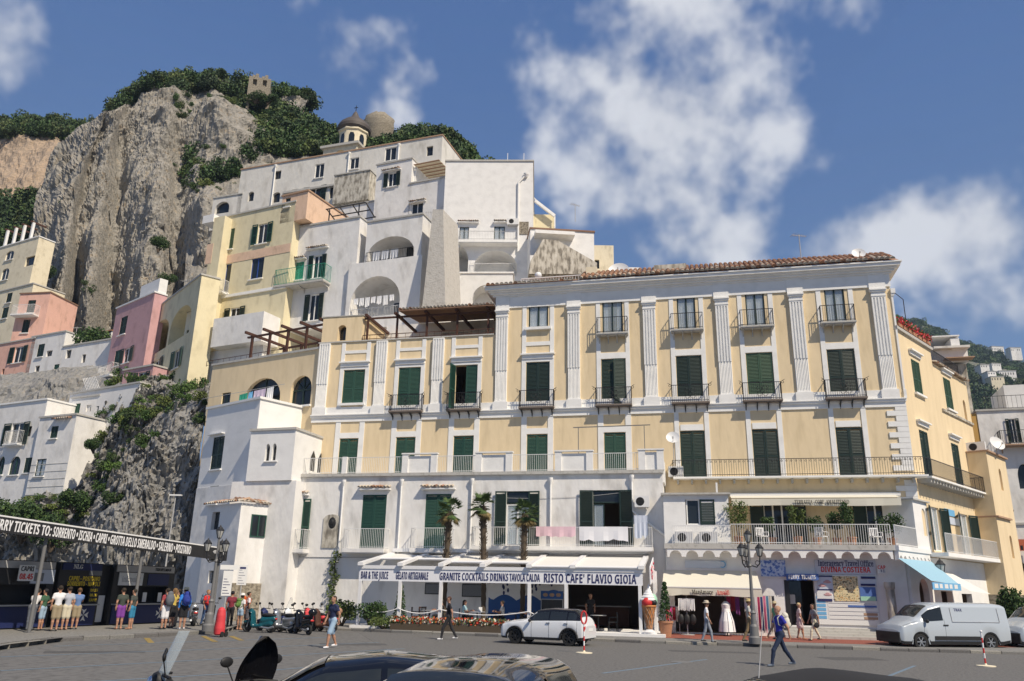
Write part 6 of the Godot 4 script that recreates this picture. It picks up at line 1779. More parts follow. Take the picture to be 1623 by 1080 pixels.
	o = house("rose_house", "dusky pink house with a white cornice and dark shutters", "H10", [-4.68, 19.48, 2.97, 28.02], 1.2, M.rose, [[-3.28, 24.92, -1.89, 26.79, "shut", D], [-1.34, 21.78, -0.00, 23.29, "open", D], [-3.29, 21.78, -1.91, 23.38, "shut", G]], M.white)
	part(o, "parapet", bx(-0.8, 28.1, -1.1, 2.9, 29.6, -0.3), M.white)
	balcony(o, -4.6, -1.8, 20.7, 0.8, 1.2, T, M.white_metal, 0)
	# --- houses at the far left
	o = house("pink_house", "salmon pink house with a small balcony under the cliff", "H11", [-3.81, 26.06, 0.05, 33.12], 4.5, M.pink, [[-2.58, 30.82, -1.60, 32.34, "shut", D], [-2.68, 28.44, -1.80, 30.01, "shut", D]], M.tile_d)
	balcony(o, -3.7, -0.9, 30.4, 0.9, 1.1, T, M.white_metal, 0)
	house("ochre_house", "pale ochre house beside the salmon pink house", "H12", [-9.53, 27.57, -0.24, 35.80], 4.0, M.cream, [[-5.24, 34.06, -4.17, 35.35, "shut", D], [-5.47, 32.06, -4.27, 33.50, "shut", D]], M.slab)
	house("salmon_row_house", "salmon coloured row house with dark shuttered window", "H13", [-13.88, 22.29, -5.09, 27.12], 7.0, M.pink, [[-8.29, 24.63, -6.74, 26.48, "open", D], [-9.86, 23.36, -9.41, 24.17, "dark", D]], M.slab)
	o = house("white_row_house", "white row house with outside stair next to the salmon row house", "H13", [-5.69, 21.82, -0.21, 27.29], 7.0, M.aged_white, [[-4.39, 24.88, -3.32, 26.34, "shut", D], [-2.80, 24.80, -1.85, 25.45, "dark", D], [-1.08, 22.35, -0.26, 23.75, "shut", G], [-4.18, 23.21, -3.44, 23.93, "dark", D]], M.slab)
	house("low_white_row", "low white sheds along the retaining wall", "H13", [-0.16, 21.75, 7.68, 25.55], 6.0, M.aged_white, [[3.08, 23.50, 3.67, 24.40, "dark", D], [0.44, 24.24, 1.25, 25.16, "dark", D]], M.slab)
	o = house("cream_villa", "cream villa with arched windows and a roof pergola at the cliff foot", "H14", [-9.88, 37.43, 3.49, 44.92], 2.2, M.cream, [[-3.26, 42.68, -1.48, 44.04, "glass", T, 0.3, 0.6], [-3.30, 39.81, -1.67, 41.53, "glass", T, 0.3, 0.6], [1.56, 41.00, 3.54, 42.32, "dark", D]], M.white)
	for k in 4:
		part(o, "pergola_post", bx(-4.9 + 1.9 * k, 45.0, -0.5, -4.6 + 1.9 * k, 47.6, -0.2), M.white)
		part(o, "pergola_beam", bx(-5.0 + 1.9 * k, 47.6, -2.1, -4.75 + 1.9 * k, 47.8, 0.0), M.wood)
	one("retaining_wall", "long pale retaining wall below the pink and white row houses", "wall", bx(-14.0, 12.0, -0.8, 8.5, 22.6, 0.8), M.aged_grey, PLANES["H13"][0], PLANES["H13"][1])
	o = house("white_balcony_house", "white house with arched green windows low under the slope", "H15", [-7.83, 8.00, 0.50, 16.56], 7.0, M.aged_white, [[-3.54, 12.90, -1.84, 14.82, "open", D], [-2.75, 10.40, -1.42, 11.94, "glass", G, 0.3, 0.6], [-4.35, 10.48, -3.50, 12.03, "glass", G, 0.3, 0.6], [-1.59, 13.56, -0.84, 14.43, "dark", D], [-0.85, 10.49, 0.04, 11.75, "shut", D]], M.white)
	balcony(o, -3.45, -1.6, 12.95, 0.5, 1.1, T, M.white_metal, 0)
	o = house("banded_white_house", "white house with grooved bands and a rusty patch", "H16", [-3.52, 7.81, 0.77, 14.88], 6.0, M.aged_white, [[-1.92, 13.10, -1.10, 14.10, "shut", D], [-2.91, 10.09, -1.79, 11.47, "curtain", D]], M.slab)
	for k in 6: part(o, "groove_band", bx(-3.5, 8.0 + 0.6 * k, 0.0, 0.75, 8.04 + 0.6 * k, 0.02), M.slab)
	tile_row(o, -1.7, 0.4, 14.6, 0.35, 0.25, 0.35, 1)
	house("white_terrace_wall_house", "stained white house with terrace lattice above the rock", "H17", [-8.14, 12.17, 1.38, 17.79], 6.0, M.aged_white, [[-4.90, 15.33, -3.66, 16.34, "shut", D]], M.slab)
	var lt := MB.new()
	for k in 9: lt.bar(Vector3(-7.2 + 0.22 * k, 17.9, -0.3), Vector3(-6.2 + 0.22 * k, 19.2, -0.3), 0.04, 0.04); lt.bar(Vector3(-6.2 + 0.22 * k, 17.9, -0.3), Vector3(-7.2 + 0.22 * k, 19.2, -0.3), 0.04, 0.04)
	one("lattice_screen", "white lattice screen on the terrace above the stained house", "screen", lt, M.white_metal, PLANES["H17"][0], PLANES["H17"][1])
	o = house("white_step_terrace", "white parapet terrace stepping below the long hilltop house", "H4", [-11.77, 35.90, -3.34, 38.87], 5.0, M.aged_white, [], M.slab)
	o.translate_object_local(Vector3(0, 0, -0.6))
	house("streaked_parapet", "streaked grey parapet under the windows of the long hilltop house", "H7", [0.56, 42.76, 5.05, 46.31], 2.0, M.weathered, [], M.slab).translate_object_local(Vector3(0, 0, 2.0))
	aerials()
	bell_tower()

func aerials() -> void:
	var spots := [["H7", -6.0, 50.6, -3.0, "long hilltop house near the cliff"], ["H7", 3.5, 50.6, -4.0, "long hilltop house near the bell tower"], ["H7", 9.5, 50.6, -3.0, "right end of the long hilltop house"], ["H5", -1.0, 41.3, -4.0, "tall blank white house"], ["H2", -1.0, 32.1, -4.0, "house with the green balcony"], ["H3", 3.0, 31.5, -3.0, "house with the two loggias"], ["H8", 1.5, 34.2, -3.0, "tall yellow house with blue windows"], ["H9", -6.0, 27.2, -0.8, "yellow house with arched niches"], ["H13", -3.0, 27.5, -3.0, "white row house by the salmon house"], ["H6", 1.2, 35.5, -3.0, "low white house right of the tower house"], ["C", -3.0, 13.6, -4.0, "white corner house above the kiosks"], ["A", 2.0, 22.3, -2.6, "tiled roof of the yellow palazzo"]]
	for q in spots:
		var h := 1.6 + 0.25 * (int(q[1]) % 3)
		var o := thing("roof_aerial", "thin television aerial on the " + q[4], "aerial", on(q[0], q[1], q[2], q[3]), turn_of(q[0]) + 0.4)
		var b := MB.new(); b.tube([Vector3.ZERO, Vector3(0, h, 0)], 0.03, 5); part(o, "mast", b, M.galvanised)
		b = MB.new(); b.bar(Vector3(-0.5, h - 0.1, 0), Vector3(0.5, h - 0.1, 0), 0.03, 0.03)
		for k in 6: b.bar(Vector3(-0.45 + 0.18 * k, h - 0.1, -0.3 + 0.03 * k), Vector3(-0.45 + 0.18 * k, h - 0.1, 0.3 - 0.03 * k), 0.018, 0.018)
		part(o, "elements", b, M.galvanised)
	for q in [["H7", -2.0, 50.6, -5.0, "long hilltop house"], ["H3", 0.5, 31.5, -4.0, "house with the two loggias"], ["H5", 2.5, 41.3, -5.0, "tall blank white house"], ["H2", -3.2, 32.1, -6.0, "house with the green balcony"], ["H13", 3.0, 26.6, -3.0, "low white sheds"]]:
		var o := thing("chimney", "short white chimney with a cap on the " + q[4], "chimney", on(q[0], q[1], q[2] - 0.1, q[3]), turn_of(q[0]))
		part(o, "stack", bx(-0.35, 0, -0.35, 0.35, 1.1, 0.35), M.aged_white); part(o, "cap", bx(-0.45, 1.25, -0.45, 0.45, 1.35, 0.45), M.terracotta)
		for s in [-1, 1]: part(o, "cap_leg", bx(s * 0.28 - 0.06, 1.1, -0.3, s * 0.28 + 0.06, 1.25, 0.3), M.aged_white)

func bell_tower() -> void:
	var o := thing("bell_tower", "cream church bell tower with a dark onion dome on the hill", "tower", PLANES["BT"][0] + Vector3.UP * 1.0, PLANES["BT"][1])
	var b := MB.new()
	b.wall(-3.5, 48.0, 2.5, 67.8, [[-1.2, 65.4, 0.4, 67.2, 0.4, 0.6]], 6.0)
	part(o, "lower_stage", b, M.cream)
	part(o, "cornice", bx(-3.9, 67.8, -6.4, 2.9, 68.2, 0.4), M.slab)
	var c := Vector3(0.1, 0, -2.8)
	b = MB.new(); b.lathe([[2.3, 68.2], [2.3, 71.2], [2.55, 71.35], [2.55, 71.6]], 8, c)
	part(o, "upper_stage", b, M.cream)
	for k in 8:
		var a := TAU * (k + 0.5) / 8
		var w := MB.new()
		w.prism([Vector2(-0.45, 68.9), Vector2(0.45, 68.9), Vector2(0.45, 70.2), Vector2(0.25, 70.7), Vector2(-0.25, 70.7), Vector2(-0.45, 70.2)], -0.05, 0.06)
		part(o, "bell_opening", w, M.glass, c + Vector3(cos(a) * 2.12, 0, -sin(a) * 2.12), a + PI / 2)
	b = MB.new(); b.lathe([[2.4, 71.6], [2.72, 72.0], [2.75, 72.5], [2.45, 73.1], [1.75, 73.8], [1.0, 74.3], [0.6, 74.9], [0.35, 75.5], [0.0, 76.0]], 16, c)
	part(o, "onion_dome", b, M.dome)
	b = MB.new(); b.bar(c + Vector3.UP * 75.9, c + Vector3.UP * 77.0, 0.08, 0.08); b.bar(c + Vector3(-0.35, 76.6, 0), c + Vector3(0.35, 76.6, 0), 0.08, 0.08)
	part(o, "cross", b, M.iron)

# ---------------------------------------------------------------- rock, hills and woods
func loft(rows: Array, nu: int, nv: int, amp: float, fine: float, sd: int, size := 0.03, smooth := false) -> Dictionary:
	# a sheet through rows of points, roughened into rock; gives its mesh and its grid
	var n := FastNoiseLite.new(); n.seed = sd; n.frequency = size; n.fractal_type = FastNoiseLite.FRACTAL_RIDGED; n.fractal_octaves = 4
	var f := FastNoiseLite.new(); f.seed = sd + 1; f.frequency = size * 6.0; f.fractal_octaves = 4
	var e := FastNoiseLite.new(); e.seed = sd + 5; e.frequency = size * 11.0; e.fractal_type = FastNoiseLite.FRACTAL_RIDGED; e.fractal_octaves = 3
	var g := FastNoiseLite.new(); g.seed = sd + 9; g.frequency = size * 4.0; g.noise_type = FastNoiseLite.TYPE_CELLULAR; g.cellular_return_type = FastNoiseLite.RETURN_DISTANCE2_SUB; g.fractal_type = FastNoiseLite.FRACTAL_NONE; g.domain_warp_enabled = true; g.domain_warp_amplitude = 8.0; g.domain_warp_frequency = size * 2.0
	var nr := rows.size() - 1; var nc: int = rows[0].size() - 1
	var grid := PackedVector3Array()
	var cat := func(p0, p1, p2, p3, t): return 0.5 * ((2.0 * p1) + (p2 - p0) * t + (2.0 * p0 - 5.0 * p1 + 4.0 * p2 - p3) * t * t + (3.0 * p1 - p0 - 3.0 * p2 + p3) * t * t * t)
	for j in nv + 1:
		var y := float(j) / nv * nr
		var r: int = mini(int(y), nr - 1)
		var ty := y - r
		var line := []
		for k in nc + 1:
			line.append(cat.call(rows[maxi(r - 1, 0)][k], rows[r][k], rows[r + 1][k], rows[mini(r + 2, nr)][k], ty))
		for i in nu + 1:
			var x := float(i) / nu * nc
			var q: int = mini(int(x), nc - 1)
			var p: Vector3 = cat.call(line[maxi(q - 1, 0)], line[q], line[q + 1], line[mini(q + 2, nc)], x - q)
			var s := Vector3(p.x, p.y * 0.45, p.z)
			p += Vector3(0.25, 0.2, 1.0).normalized() * (n.get_noise_3dv(s) * amp + f.get_noise_3dv(p * Vector3(1, 0.45, 1)) * fine + e.get_noise_3dv(p * Vector3(1, 0.5, 1)) * fine * 0.4 + (g.get_noise_3dv(p * Vector3(1, 0.7, 1)) + 0.5) * fine * 1.5 + (g.get_noise_3dv(p * Vector3(3.1, 2.3, 3.1)) + 0.5) * fine * 0.55)
			p.y += f.get_noise_3dv(p * 1.3 + Vector3(50, 0, 0)) * fine * 0.6
			grid.append(p)
	var idx := PackedInt32Array(); var nrm := PackedVector3Array(); nrm.resize(grid.size())
	var w := nu + 1
	for j in nv:
		for i in nu:
			var a := j * w + i
			for t in [[a, a + 1, a + w + 1], [a, a + w + 1, a + w]]:
				var m := (grid[t[1]] - grid[t[0]]).cross(grid[t[2]] - grid[t[0]])
				for k in t: nrm[k] += m
				idx.append(t[0]); idx.append(t[2]); idx.append(t[1])
	for k in nrm.size(): nrm[k] = nrm[k].normalized()
	var arr := []; arr.resize(Mesh.ARRAY_MAX)
	arr[Mesh.ARRAY_VERTEX] = grid; arr[Mesh.ARRAY_INDEX] = idx
	if smooth: arr[Mesh.ARRAY_NORMAL] = nrm
	var mesh := ArrayMesh.new(); mesh.add_surface_from_arrays(Mesh.PRIMITIVE_TRIANGLES, arr)
	return {"mesh": mesh, "grid": grid, "w": w, "h": nv + 1}

var bushes := []
func wood(called: String, label: String, l: Dictionary, n: int, smin: float, smax: float, j0: float, j1: float, sd: int, tint := Color.WHITE, gap := 0.0, clear := []) -> void:
	# uncountable cover of shrubs on a slope
	if bushes.is_empty():
		for k in 3:
			var b := MB.new()
			var q := RandomNumberGenerator.new(); q.seed = 900 + k
			for i in 6:
				var c := Vector3(q.randf_range(-0.55, 0.55), q.randf_range(0.15, 0.65), q.randf_range(-0.55, 0.55))
				leaves(b, c, Vector3.ONE * q.randf_range(0.32, 0.5), 95, 0.085, [gray(0.75), gray(1.0), gray(1.2), gray(0.6)], 910 + k * 10 + i, 0.45)
			bushes.append(b.mesh())
	var o := Node3D.new()
	o.name = numbered(called); add_child(o)
	tag(o, label, "woodland"); o.set_meta("kind", "stuff")
	var r := RandomNumberGenerator.new(); r.seed = sd
	var mask := FastNoiseLite.new(); mask.seed = sd; mask.frequency = 0.03
	for k in 3:
		var mm := MultiMesh.new()
		mm.transform_format = MultiMesh.TRANSFORM_3D; mm.use_colors = true; mm.mesh = bushes[k]
		var xf := []; var cs := []
		for i in n / 3:
			var y := int(lerpf(j0, j1, r.randf()) * (l.h - 1)); var x := r.randi() % int(l.w)
			var p: Vector3 = l.grid[y * l.w + x]
			if mask.get_noise_3dv(p) < gap: continue
			if clear.any(func(q): return Vector2(p.x - q[0].x, p.z - q[0].z).length() < q[1] and p.z > q[0].z - 3.0): continue
			var s := r.randf_range(smin, smax)
			xf.append(Transform3D(Basis(Vector3.UP, r.randf() * TAU).scaled(Vector3(s, s * r.randf_range(0.75, 1.25), s)), p - Vector3.UP * s * 0.15))
			var g: Color = [Color(0.035, 0.07, 0.02), Color(0.05, 0.09, 0.025), Color(0.03, 0.055, 0.02), Color(0.075, 0.1, 0.03), Color(0.045, 0.075, 0.03)][r.randi() % 5]
			cs.append(g * tint * r.randf_range(1.0, 1.9))
		mm.instance_count = xf.size()
		for i in xf.size(): mm.set_instance_transform(i, xf[i]); mm.set_instance_color(i, cs[i])
		var mi := MultiMeshInstance3D.new()
		mi.multimesh = mm; mi.name = "shrubs"; mi.material_override = M.scrub
		mi.set_meta("kind", "stuff")
		o.add_child(mi, true)

func hills() -> void:
	var rt := noise_tex(51, 0.02, 6, [[0.0, Color(0.42, 0.42, 0.42)], [0.34, Color(0.66, 0.66, 0.65)], [0.5, Color(0.88, 0.87, 0.85)], [0.66, gray(1.0)], [0.8, Color(1.0, 0.84, 0.64)], [1.0, Color(1, 0.8, 0.58)]], 1024)
	var rb := noise_tex(52, 0.03, 6, [], 1024, FastNoiseLite.TYPE_SIMPLEX_SMOOTH, FastNoiseLite.FRACTAL_RIDGED, 6.0)
	var m := mat("rock", Color(0.32, 0.305, 0.275), 0.95, rt, 21.0, rb, 1.0, 0.7)
	m = mat("near_rock", Color(0.27, 0.27, 0.265), 0.95, rt, 9.0, rb, 1.0, 0.6)
	m = mat("tan_rock", Color(0.42, 0.33, 0.25), 0.95, rt, 14.0, rb, 1.0, 1.2)
	m = mat("far_slope", Color(0.17, 0.18, 0.14), 0.95, rt, 60.0)
	var A := loft([
		[Vector3(-71.75, 26.34, -113.00), Vector3(-57.70, 22.99, -97.00), Vector3(-57.42, 23.97, -101.30), Vector3(-52.00, 22.84, -95.80), Vector3(-52.81, 24.36, -102.60), Vector3(-47.20, 23.21, -97.00), Vector3(-42.84, 22.86, -95.10), Vector3(-42.13, 24.15, -100.70), Vector3(-37.00, 23.14, -95.80), Vector3(-33.98, 23.75, -98.20), Vector3(-30.37, 26.73, -111.00)],
		[Vector3(-74.55, 40.78, -116.00), Vector3(-60.62, 35.53, -100.00), Vector3(-60.63, 37.02, -104.30), Vector3(-55.14, 35.23, -98.80), Vector3(-55.87, 37.57, -105.60), Vector3(-50.25, 35.75, -100.00), Vector3(-45.79, 35.19, -98.10), Vector3(-45.30, 37.14, -103.70), Vector3(-39.88, 35.55, -98.80), Vector3(-36.47, 36.46, -101.20), Vector3(-32.35, 40.98, -114.00)],
		[Vector3(-77.31, 52.51, -119.00), Vector3(-63.24, 45.82, -103.00), Vector3(-63.50, 47.69, -107.30), Vector3(-58.00, 45.41, -101.80), Vector3(-58.64, 48.37, -108.60), Vector3(-52.98, 46.04, -103.00), Vector3(-48.39, 45.31, -101.10), Vector3(-48.16, 47.76, -106.70), Vector3(-42.48, 45.74, -101.80), Vector3(-38.68, 46.87, -104.20), Vector3(-34.05, 52.57, -117.00)],
		[Vector3(-80.58, 64.68, -123.00), Vector3(-66.56, 56.63, -107.00), Vector3(-67.00, 58.86, -111.30), Vector3(-61.39, 56.11, -105.80), Vector3(-62.00, 59.65, -112.60), Vector3(-56.21, 56.85, -107.00), Vector3(-51.55, 55.96, -105.10), Vector3(-51.40, 58.89, -110.70), Vector3(-45.44, 56.46, -105.80), Vector3(-41.28, 57.81, -108.20), Vector3(-36.12, 64.62, -121.00)],
		[Vector3(-81.03, 77.98, -130.00), Vector3(-69.64, 68.68, -114.00), Vector3(-70.59, 71.22, -118.30), Vector3(-65.50, 68.05, -112.80), Vector3(-66.90, 72.08, -119.60), Vector3(-60.93, 68.87, -114.00), Vector3(-55.93, 67.85, -112.10), Vector3(-55.37, 71.21, -117.70), Vector3(-49.06, 68.42, -112.80), Vector3(-44.56, 69.96, -115.20), Vector3(-39.03, 77.73, -128.00)],
		[Vector3(-78.64, 83.33, -133.20), Vector3(-71.30, 77.39, -122.00), Vector3(-71.82, 79.91, -125.00), Vector3(-68.44, 78.51, -121.10), Vector3(-69.59, 81.06, -125.90), Vector3(-64.89, 79.93, -122.00), Vector3(-60.07, 80.71, -120.70), Vector3(-58.56, 82.80, -124.60), Vector3(-52.72, 82.03, -121.10), Vector3(-47.70, 81.42, -122.90), Vector3(-40.30, 86.04, -131.80)],
		[Vector3(-80.92, 91.43, -144.40), Vector3(-76.95, 88.91, -138.00), Vector3(-77.20, 91.15, -139.70), Vector3(-75.22, 91.20, -137.50), Vector3(-75.62, 94.14, -140.20), Vector3(-72.11, 93.91, -138.00), Vector3(-66.88, 94.43, -137.30), Vector3(-64.15, 95.99, -139.50), Vector3(-58.26, 95.05, -137.50), Vector3(-52.26, 94.85, -138.50), Vector3(-42.22, 96.28, -143.60)],
		[Vector3(-95.04, 107.82, -172.00), Vector3(-94.56, 109.60, -172.00), Vector3(-93.70, 111.04, -172.00), Vector3(-92.74, 112.85, -172.00), Vector3(-91.41, 114.32, -172.00), Vector3(-88.52, 115.83, -172.00), Vector3(-82.43, 117.05, -172.00), Vector3(-77.74, 117.16, -172.00), Vector3(-71.54, 117.66, -172.00), Vector3(-63.57, 116.58, -172.00), Vector3(-49.26, 114.20, -172.00)]], 250, 260, 5.5, 1.5, 61, 0.022)
	struct("cliff", A.mesh, M.rock)
	wood("cliff_scrub", "dense green scrub along the top of the grey cliff", A, 1100, 1.3, 2.8, 0.8, 1.0, 5, Color.WHITE, -0.15, [[Vector3(-52.05, 95.73, -140.00), 7.0]])
	wood("cliff_tufts", "sparse green tufts growing from the cliff face", A, 700, 0.5, 1.3, 0.05, 0.8, 6, Color(1.1, 1.1, 0.9), 0.18)
	var H := loft([
		[Vector3(-42.14, 37.09, -96.00), Vector3(-34.71, 44.25, -98.00), Vector3(-26.51, 46.26, -98.00), Vector3(-18.22, 48.28, -98.00), Vector3(-9.76, 48.47, -98.00), Vector3(-1.19, 44.99, -96.00), Vector3(6.90, 39.08, -94.00)],
		[Vector3(-52.11, 67.36, -116.00), Vector3(-42.57, 69.31, -116.00), Vector3(-32.01, 66.09, -114.00), Vector3(-21.56, 65.53, -112.00), Vector3(-12.42, 65.03, -110.00), Vector3(-6.29, 59.53, -108.00), Vector3(4.09, 45.79, -104.00)],
		[Vector3(-60.34, 91.12, -136.00), Vector3(-51.75, 91.60, -136.00), Vector3(-41.73, 85.41, -133.00), Vector3(-32.01, 78.88, -129.00), Vector3(-22.64, 76.69, -125.00), Vector3(-13.85, 75.22, -121.00), Vector3(-8.21, 68.68, -117.00)],
		[Vector3(-73.78, 112.50, -170.00), Vector3(-63.84, 113.26, -170.00), Vector3(-51.88, 106.47, -168.00), Vector3(-40.12, 99.30, -165.00), Vector3(-28.19, 96.28, -160.00), Vector3(-17.31, 96.14, -158.00), Vector3(-10.27, 88.75, -155.00)]], 90, 60, 1.5, 0.6, 62)
	struct("hill", H.mesh, M.rock)
	wood("hill_wood", "dark green wood covering the hill behind the bell tower", H, 3400, 1.4, 3.1, 0.25, 1.0, 7, Color(0.95, 1.0, 0.9), -1.0, [[PLANES["BT"][0], 15.0], [Vector3(-52.05, 95.73, -140.00), 7.0], [Vector3(-24.83, 78.52, -126.00), 5.0]])
	var L := loft([
		[Vector3(-94.84, 47.51, -130.00), Vector3(-87.22, 48.08, -128.00), Vector3(-79.54, 47.50, -126.00), Vector3(-71.03, 46.93, -124.00)],
		[Vector3(-107.67, 69.92, -142.00), Vector3(-98.91, 69.12, -140.00), Vector3(-90.35, 68.32, -138.00), Vector3(-81.05, 68.84, -136.00)],
		[Vector3(-116.01, 83.89, -150.00), Vector3(-107.54, 84.25, -149.00), Vector3(-99.14, 84.61, -148.00), Vector3(-89.53, 84.99, -147.00)],
		[Vector3(-125.71, 98.13, -160.00), Vector3(-117.32, 99.14, -160.00), Vector3(-108.91, 100.15, -160.00), Vector3(-98.69, 99.23, -160.00)],
		[Vector3(-156.91, 121.11, -200.00), Vector3(-146.48, 122.57, -200.00), Vector3(-135.94, 123.63, -200.00), Vector3(-123.22, 122.69, -200.00)]], 70, 70, 2.6, 0.8, 63)
	struct("hill", L.mesh, M.tan_rock)
	wood("far_scrub", "green scrub over the tan rock slope at the far end", L, 700, 1.4, 3.0, 0.66, 1.0, 8, Color.WHITE, -0.1)
	wood("lower_scrub", "dark bushes at the foot of the tan rock slope", L, 500, 2.0, 4.0, 0.0, 0.3, 9, Color(0.8, 0.85, 0.8), -0.6)
	var B := loft([
		[Vector3(-42.13, -1.71, -66.00), Vector3(-36.50, -1.46, -63.00), Vector3(-31.22, -1.22, -60.00), Vector3(-26.73, -1.02, -57.50), Vector3(-23.55, -0.92, -56.50), Vector3(-19.98, -0.42, -55.50)],
		[Vector3(-44.93, 4.99, -68.00), Vector3(-38.99, 4.94, -65.00), Vector3(-32.88, 4.84, -61.00), Vector3(-27.94, 4.77, -58.00), Vector3(-24.70, 5.21, -57.00), Vector3(-20.93, 5.22, -56.00)],
		[Vector3(-46.96, 8.22, -70.00), Vector3(-41.42, 8.13, -68.00), Vector3(-34.71, 8.84, -64.00), Vector3(-29.52, 9.88, -60.00), Vector3(-26.10, 10.20, -58.50), Vector3(-22.11, 10.58, -57.50)],
		[Vector3(-51.24, 9.90, -76.00), Vector3(-45.36, 10.07, -74.00), Vector3(-36.05, 13.54, -68.00), Vector3(-30.81, 14.18, -62.50), Vector3(-27.14, 14.59, -60.50), Vector3(-23.17, 15.30, -60.00)],
		[Vector3(-56.93, 12.00, -84.00), Vector3(-50.72, 13.15, -82.00), Vector3(-38.58, 17.56, -74.00), Vector3(-32.27, 17.46, -66.00), Vector3(-28.64, 17.58, -64.00), Vector3(-24.74, 18.31, -64.00)],
		[Vector3(-61.30, 14.11, -90.00), Vector3(-55.96, 15.63, -90.00), Vector3(-43.57, 20.33, -84.00), Vector3(-36.93, 20.23, -76.00), Vector3(-32.94, 20.43, -74.00), Vector3(-28.34, 21.15, -74.00)]], 150, 170, 2.4, 0.9, 64, 0.06)
	struct("rock_face", B.mesh, M.near_rock)
	wood("rock_tufts", "green tufts and creepers on the near rock face", B, 300, 0.3, 0.9, 0.25, 0.95, 10, Color(1.2, 1.2, 0.9), 0.1)
	var S := loft([
		[Vector3(-47.93, 12.55, -70.00), Vector3(-41.54, 13.79, -70.00), Vector3(-37.87, 14.99, -70.00), Vector3(-32.10, 16.59, -69.00)],
		[Vector3(-51.03, 17.68, -73.00), Vector3(-44.11, 18.31, -73.00), Vector3(-40.11, 18.99, -73.00), Vector3(-33.96, 20.20, -72.00)],
		[Vector3(-54.37, 20.95, -77.00), Vector3(-46.96, 21.43, -77.00), Vector3(-42.70, 22.10, -77.00), Vector3(-36.20, 23.44, -76.00)],
		[Vector3(-60.75, 23.29, -86.00), Vector3(-52.48, 23.82, -86.00), Vector3(-47.71, 24.57, -86.00), Vector3(-40.04, 25.90, -84.00)]], 60, 40, 1.2, 0.5, 65, 0.06)
	struct("slope", S.mesh, M.near_rock)
	wood("slope_scrub", "green scrub on the slope below the retaining wall", S, 420, 0.4, 1.1, 0.1, 0.8, 11, Color(1.1, 1.1, 0.9), 0.0)
	# ground under the houses
	var Q := loft([
		[Vector3(-31.69, 12.22, -66.00), Vector3(-25.35, 15.54, -66.00), Vector3(-19.82, 18.31, -68.00), Vector3(-11.99, 20.13, -70.00), Vector3(-3.62, 23.27, -72.00), Vector3(5.28, 25.95, -72.00), Vector3(11.30, 27.34, -72.00)],
		[Vector3(-42.92, 22.10, -80.00), Vector3(-31.35, 28.53, -78.00), Vector3(-24.30, 35.73, -78.00), Vector3(-14.82, 39.06, -80.00), Vector3(-4.50, 40.04, -80.00), Vector3(3.06, 36.32, -78.00), Vector3(9.44, 32.44, -76.00)],
		[Vector3(-49.49, 25.86, -92.00), Vector3(-37.63, 38.19, -92.00), Vector3(-29.93, 48.82, -94.00), Vector3(-17.85, 51.82, -94.00), Vector3(-7.71, 49.19, -92.00), Vector3(1.97, 42.38, -90.00), Vector3(10.93, 36.82, -88.00)]], 40, 30, 0.8, 0.3, 66)
	struct("slope", Q.mesh, M.near_rock)
	# mountain across the valley
	var R := loft([
		[Vector3(103.12, 1.17, -260.00), Vector3(122.76, 1.54, -260.00), Vector3(142.41, 1.92, -260.00), Vector3(164.05, 2.32, -260.00), Vector3(195.56, 2.92, -260.00)],
		[Vector3(148.06, 52.10, -360.00), Vector3(176.46, 52.66, -360.00), Vector3(204.89, 53.22, -360.00), Vector3(236.19, 53.84, -360.00), Vector3(281.77, 54.74, -360.00)],
		[Vector3(220.83, 142.01, -520.00), Vector3(263.45, 142.89, -520.00), Vector3(304.15, 130.64, -520.00), Vector3(336.56, 122.45, -500.00), Vector3(387.35, 126.94, -480.00)],
		[Vector3(330.22, 279.19, -760.00), Vector3(391.34, 257.64, -760.00), Vector3(451.10, 233.81, -760.00), Vector3(503.80, 212.60, -740.00), Vector3(572.53, 219.99, -700.00)],
		[Vector3(391.88, 338.27, -900.00), Vector3(464.43, 312.63, -900.00), Vector3(534.89, 281.15, -900.00), Vector3(613.00, 259.63, -900.00), Vector3(735.12, 277.55, -900.00)]], 110, 110, 14.0, 4.0, 67, 0.008)
	struct("mountain", R.mesh, M.far_slope)
	wood("mountain_wood", "green woods and terraces on the mountain across the valley", R, 5200, 3.0, 8.0, 0.2, 1.0, 12, Color(1.1, 1.1, 1.0), -0.12)
	var E := loft([
		[Vector3(78.98, 16.67, -130.00), Vector3(77.94, 15.85, -122.00), Vector3(80.02, 15.29, -116.00), Vector3(83.64, 14.76, -110.00)],
		[Vector3(91.93, 29.82, -145.00), Vector3(92.33, 30.07, -140.00), Vector3(95.74, 31.40, -135.00), Vector3(102.10, 32.66, -130.00)],
		[Vector3(108.65, 41.80, -165.00), Vector3(110.30, 44.54, -162.00), Vector3(114.93, 48.32, -158.00), Vector3(124.20, 50.34, -155.00)],
		[Vector3(132.53, 49.40, -200.00), Vector3(137.17, 53.66, -200.00), Vector3(146.81, 59.76, -200.00), Vector3(161.74, 63.50, -200.00)]], 40, 40, 2.4, 0.8, 68)
	struct("hill", E.mesh, M.rock)
	wood("valley_wood", "dark wooded slope beside the white house across the alley", E, 900, 1.6, 3.2, 0.0, 1.0, 13, Color(0.6, 0.65, 0.6), -1.0)
	var fh := [["white villa with a row of dark windows on the mountain", 1588, 607, 420, 8.5, 3.4], ["small white house left of the villa on the mountain", 1566, 610, 425, 4.5, 2.6], ["grey roofed house high on the mountain slope", 1576, 563, 560, 9.0, 4.5], ["pale house under the mountain skyline", 1602, 563, 560, 8.0, 3.8], ["white house low on the mountain terraces", 1551, 594, 450, 5.0, 2.4], ["pair of white walls on the mountain terraces", 1570, 594, 450, 5.5, 2.2], ["ochre house below the white mountain villa", 1575, 618, 410, 6.5, 3.0], ["small pale house low in the valley", 1552, 632, 400, 4.0, 3.0], ["white house at the mountain top edge", 1615, 550, 640, 8.0, 4.0]]
